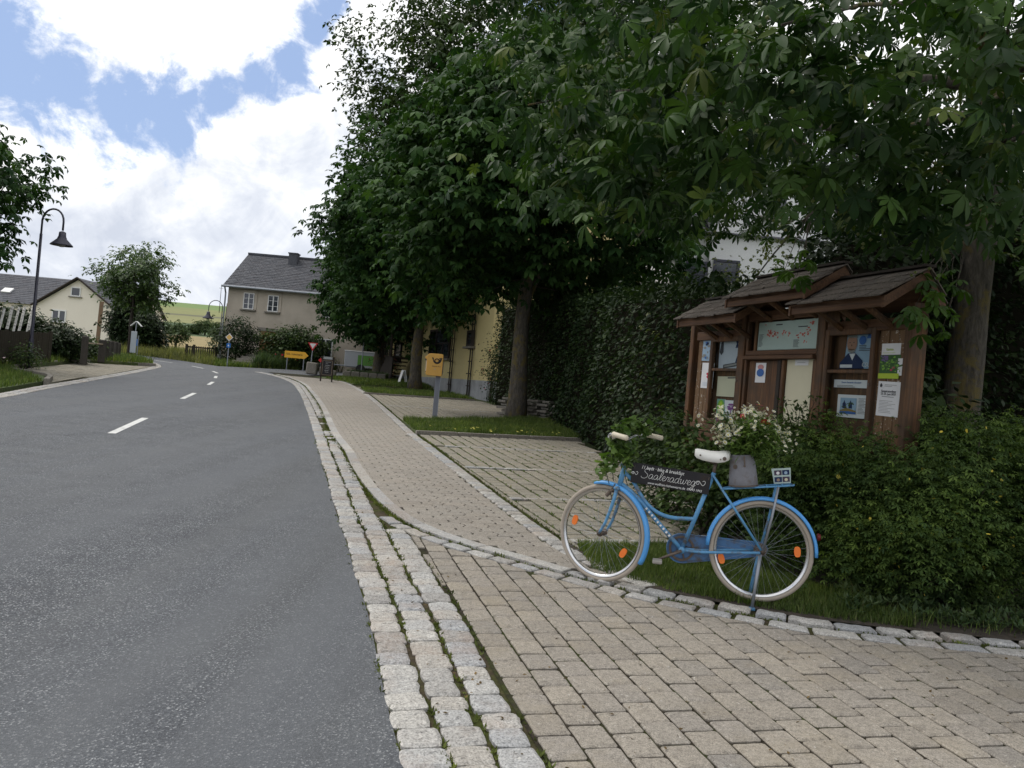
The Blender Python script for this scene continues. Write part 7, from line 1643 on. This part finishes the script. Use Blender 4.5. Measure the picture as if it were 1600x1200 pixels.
# stone block planter
for k, (x, y, w_, h_, lb) in enumerate([(-10.25, 41.9, .55, .62, 'tall rough grey stone block by the give way sign'), (-9.72, 42.1, .42, .42, 'lower stone block leaning against the tall one'), (-9.3, 42.3, .4, .3, 'smallest dark stone at the right of the stone group')]):
    t = thing('stone_block', lb, 'stone', put((x, y)), R(10 * k), 'stone blocks at the street corner'); q = MB(); bbox_(q, (0, 0, h_ / 2), (w_, .4, h_), .05, Matrix.Rotation(R(3), 3, 'Y')); q.build('block', slabst, t)
t = thing('planter_wall', 'low stone edged planting bed beside the far chestnut', 'planter', put((-7.2, 40.2)), R(10)); 
for k in range(5): q = MB(); bbox_(q, (-.9 + k * .42, 0, .18), (.4, .22, .4), .03); q.build('stone', slabst, t)
grass('planter_herbs', [(-8.2, 40.1), (-6.2, 40.4), (-6.2, 41.1), (-8.2, 40.9)], 1400, .3, .04, weedm, .15)
# trailer with green banner in front of the annexe
A = at(552, 556, 49); t = thing('box_trailer', 'grey box trailer with a bright green panel by the annexe', 'trailer', (A.x - .3, 49, gz(A.x, 49) + .1)); q = MB(); bbox_(q, (.9, 0, .75), (2.0, 1.2, .95), .05); q.build('body', plain('trailer_grey', (.38, .4, .42), .5), t)
q = MB(); bbox_(q, (1.2, -.61, .72), (1.0, .02, .6), .01); q.build('green_panel', col('bright_green', (.12, .28, .06)), t); q = MB(); bbox_(q, (.9, 0, 1.24), (2.06, 1.25, .05), .01); q.build('lid', whitep, t)
for s in (-1, 1): q = MB(); lathe(q, [(0, -.07), (.26, -.07), (.28, -.04), (.28, .04), (.26, .07), (0, .07)], 18, axis='y', c=(.9, s * .58, .2)); q.build('wheel', black, t)
q = MB(); bbox_(q, (-.5, 0, .35), (.9, .08, .08), .01); q.build('drawbar', steel, t)
t = pole_sign('tall thin grey pole left of the far chestnut trunk', put((-8.35, 45.2)), 2.2, name='sign_pole'); q = MB(); bbox_(q, (0, 0, 2.1), (.05, .2, .16), .01); q.build('plate', steel, t)
p = at(501, 563, 46.5); t = thing('red_sign', 'small tilted red sign among the flowers beside the chalkboard', 'sign', (p.x, 46.5, p.z)); q = MB(); bbox_(q, (0, 0, 0), (.19, .03, .19), .01, Matrix.Rotation(R(40), 3, 'Y')); q.build('plate', signred, t); q = MB(); tube(q, [(0, .02, 0), (0, .02, gz(p.x, 46.5) - p.z)], .015, 6); q.build('stake', steel, t)
# small things on the grass
for k, (px, py, lb) in enumerate([(529, 602, 'white flower head on the far grass strip edge'),]): pass
pp = sample_poly([(-1.6, 15.5), (1.2, 16.8), (1.0, 17.6), (-1.6, 16.2)], 34); pos = np.array([(x, y, gz(x, y) + GZ + .07) for x, y in pp]); scatter('dandelions', ft[0], ft[1], pos, rotmats(rng.uniform(0, 6, 34), np.full(34, .3), np.zeros(34)), rng.uniform(.04, .07, 34), col('dandelion_yellow', (.6, .55, .12)))
print('TRIS', sum(len(o.data.loops) - 2 * len(o.data.polygons) for o in bpy.data.objects if o.type == 'MESH'), 'OBJ', len(bpy.data.objects))
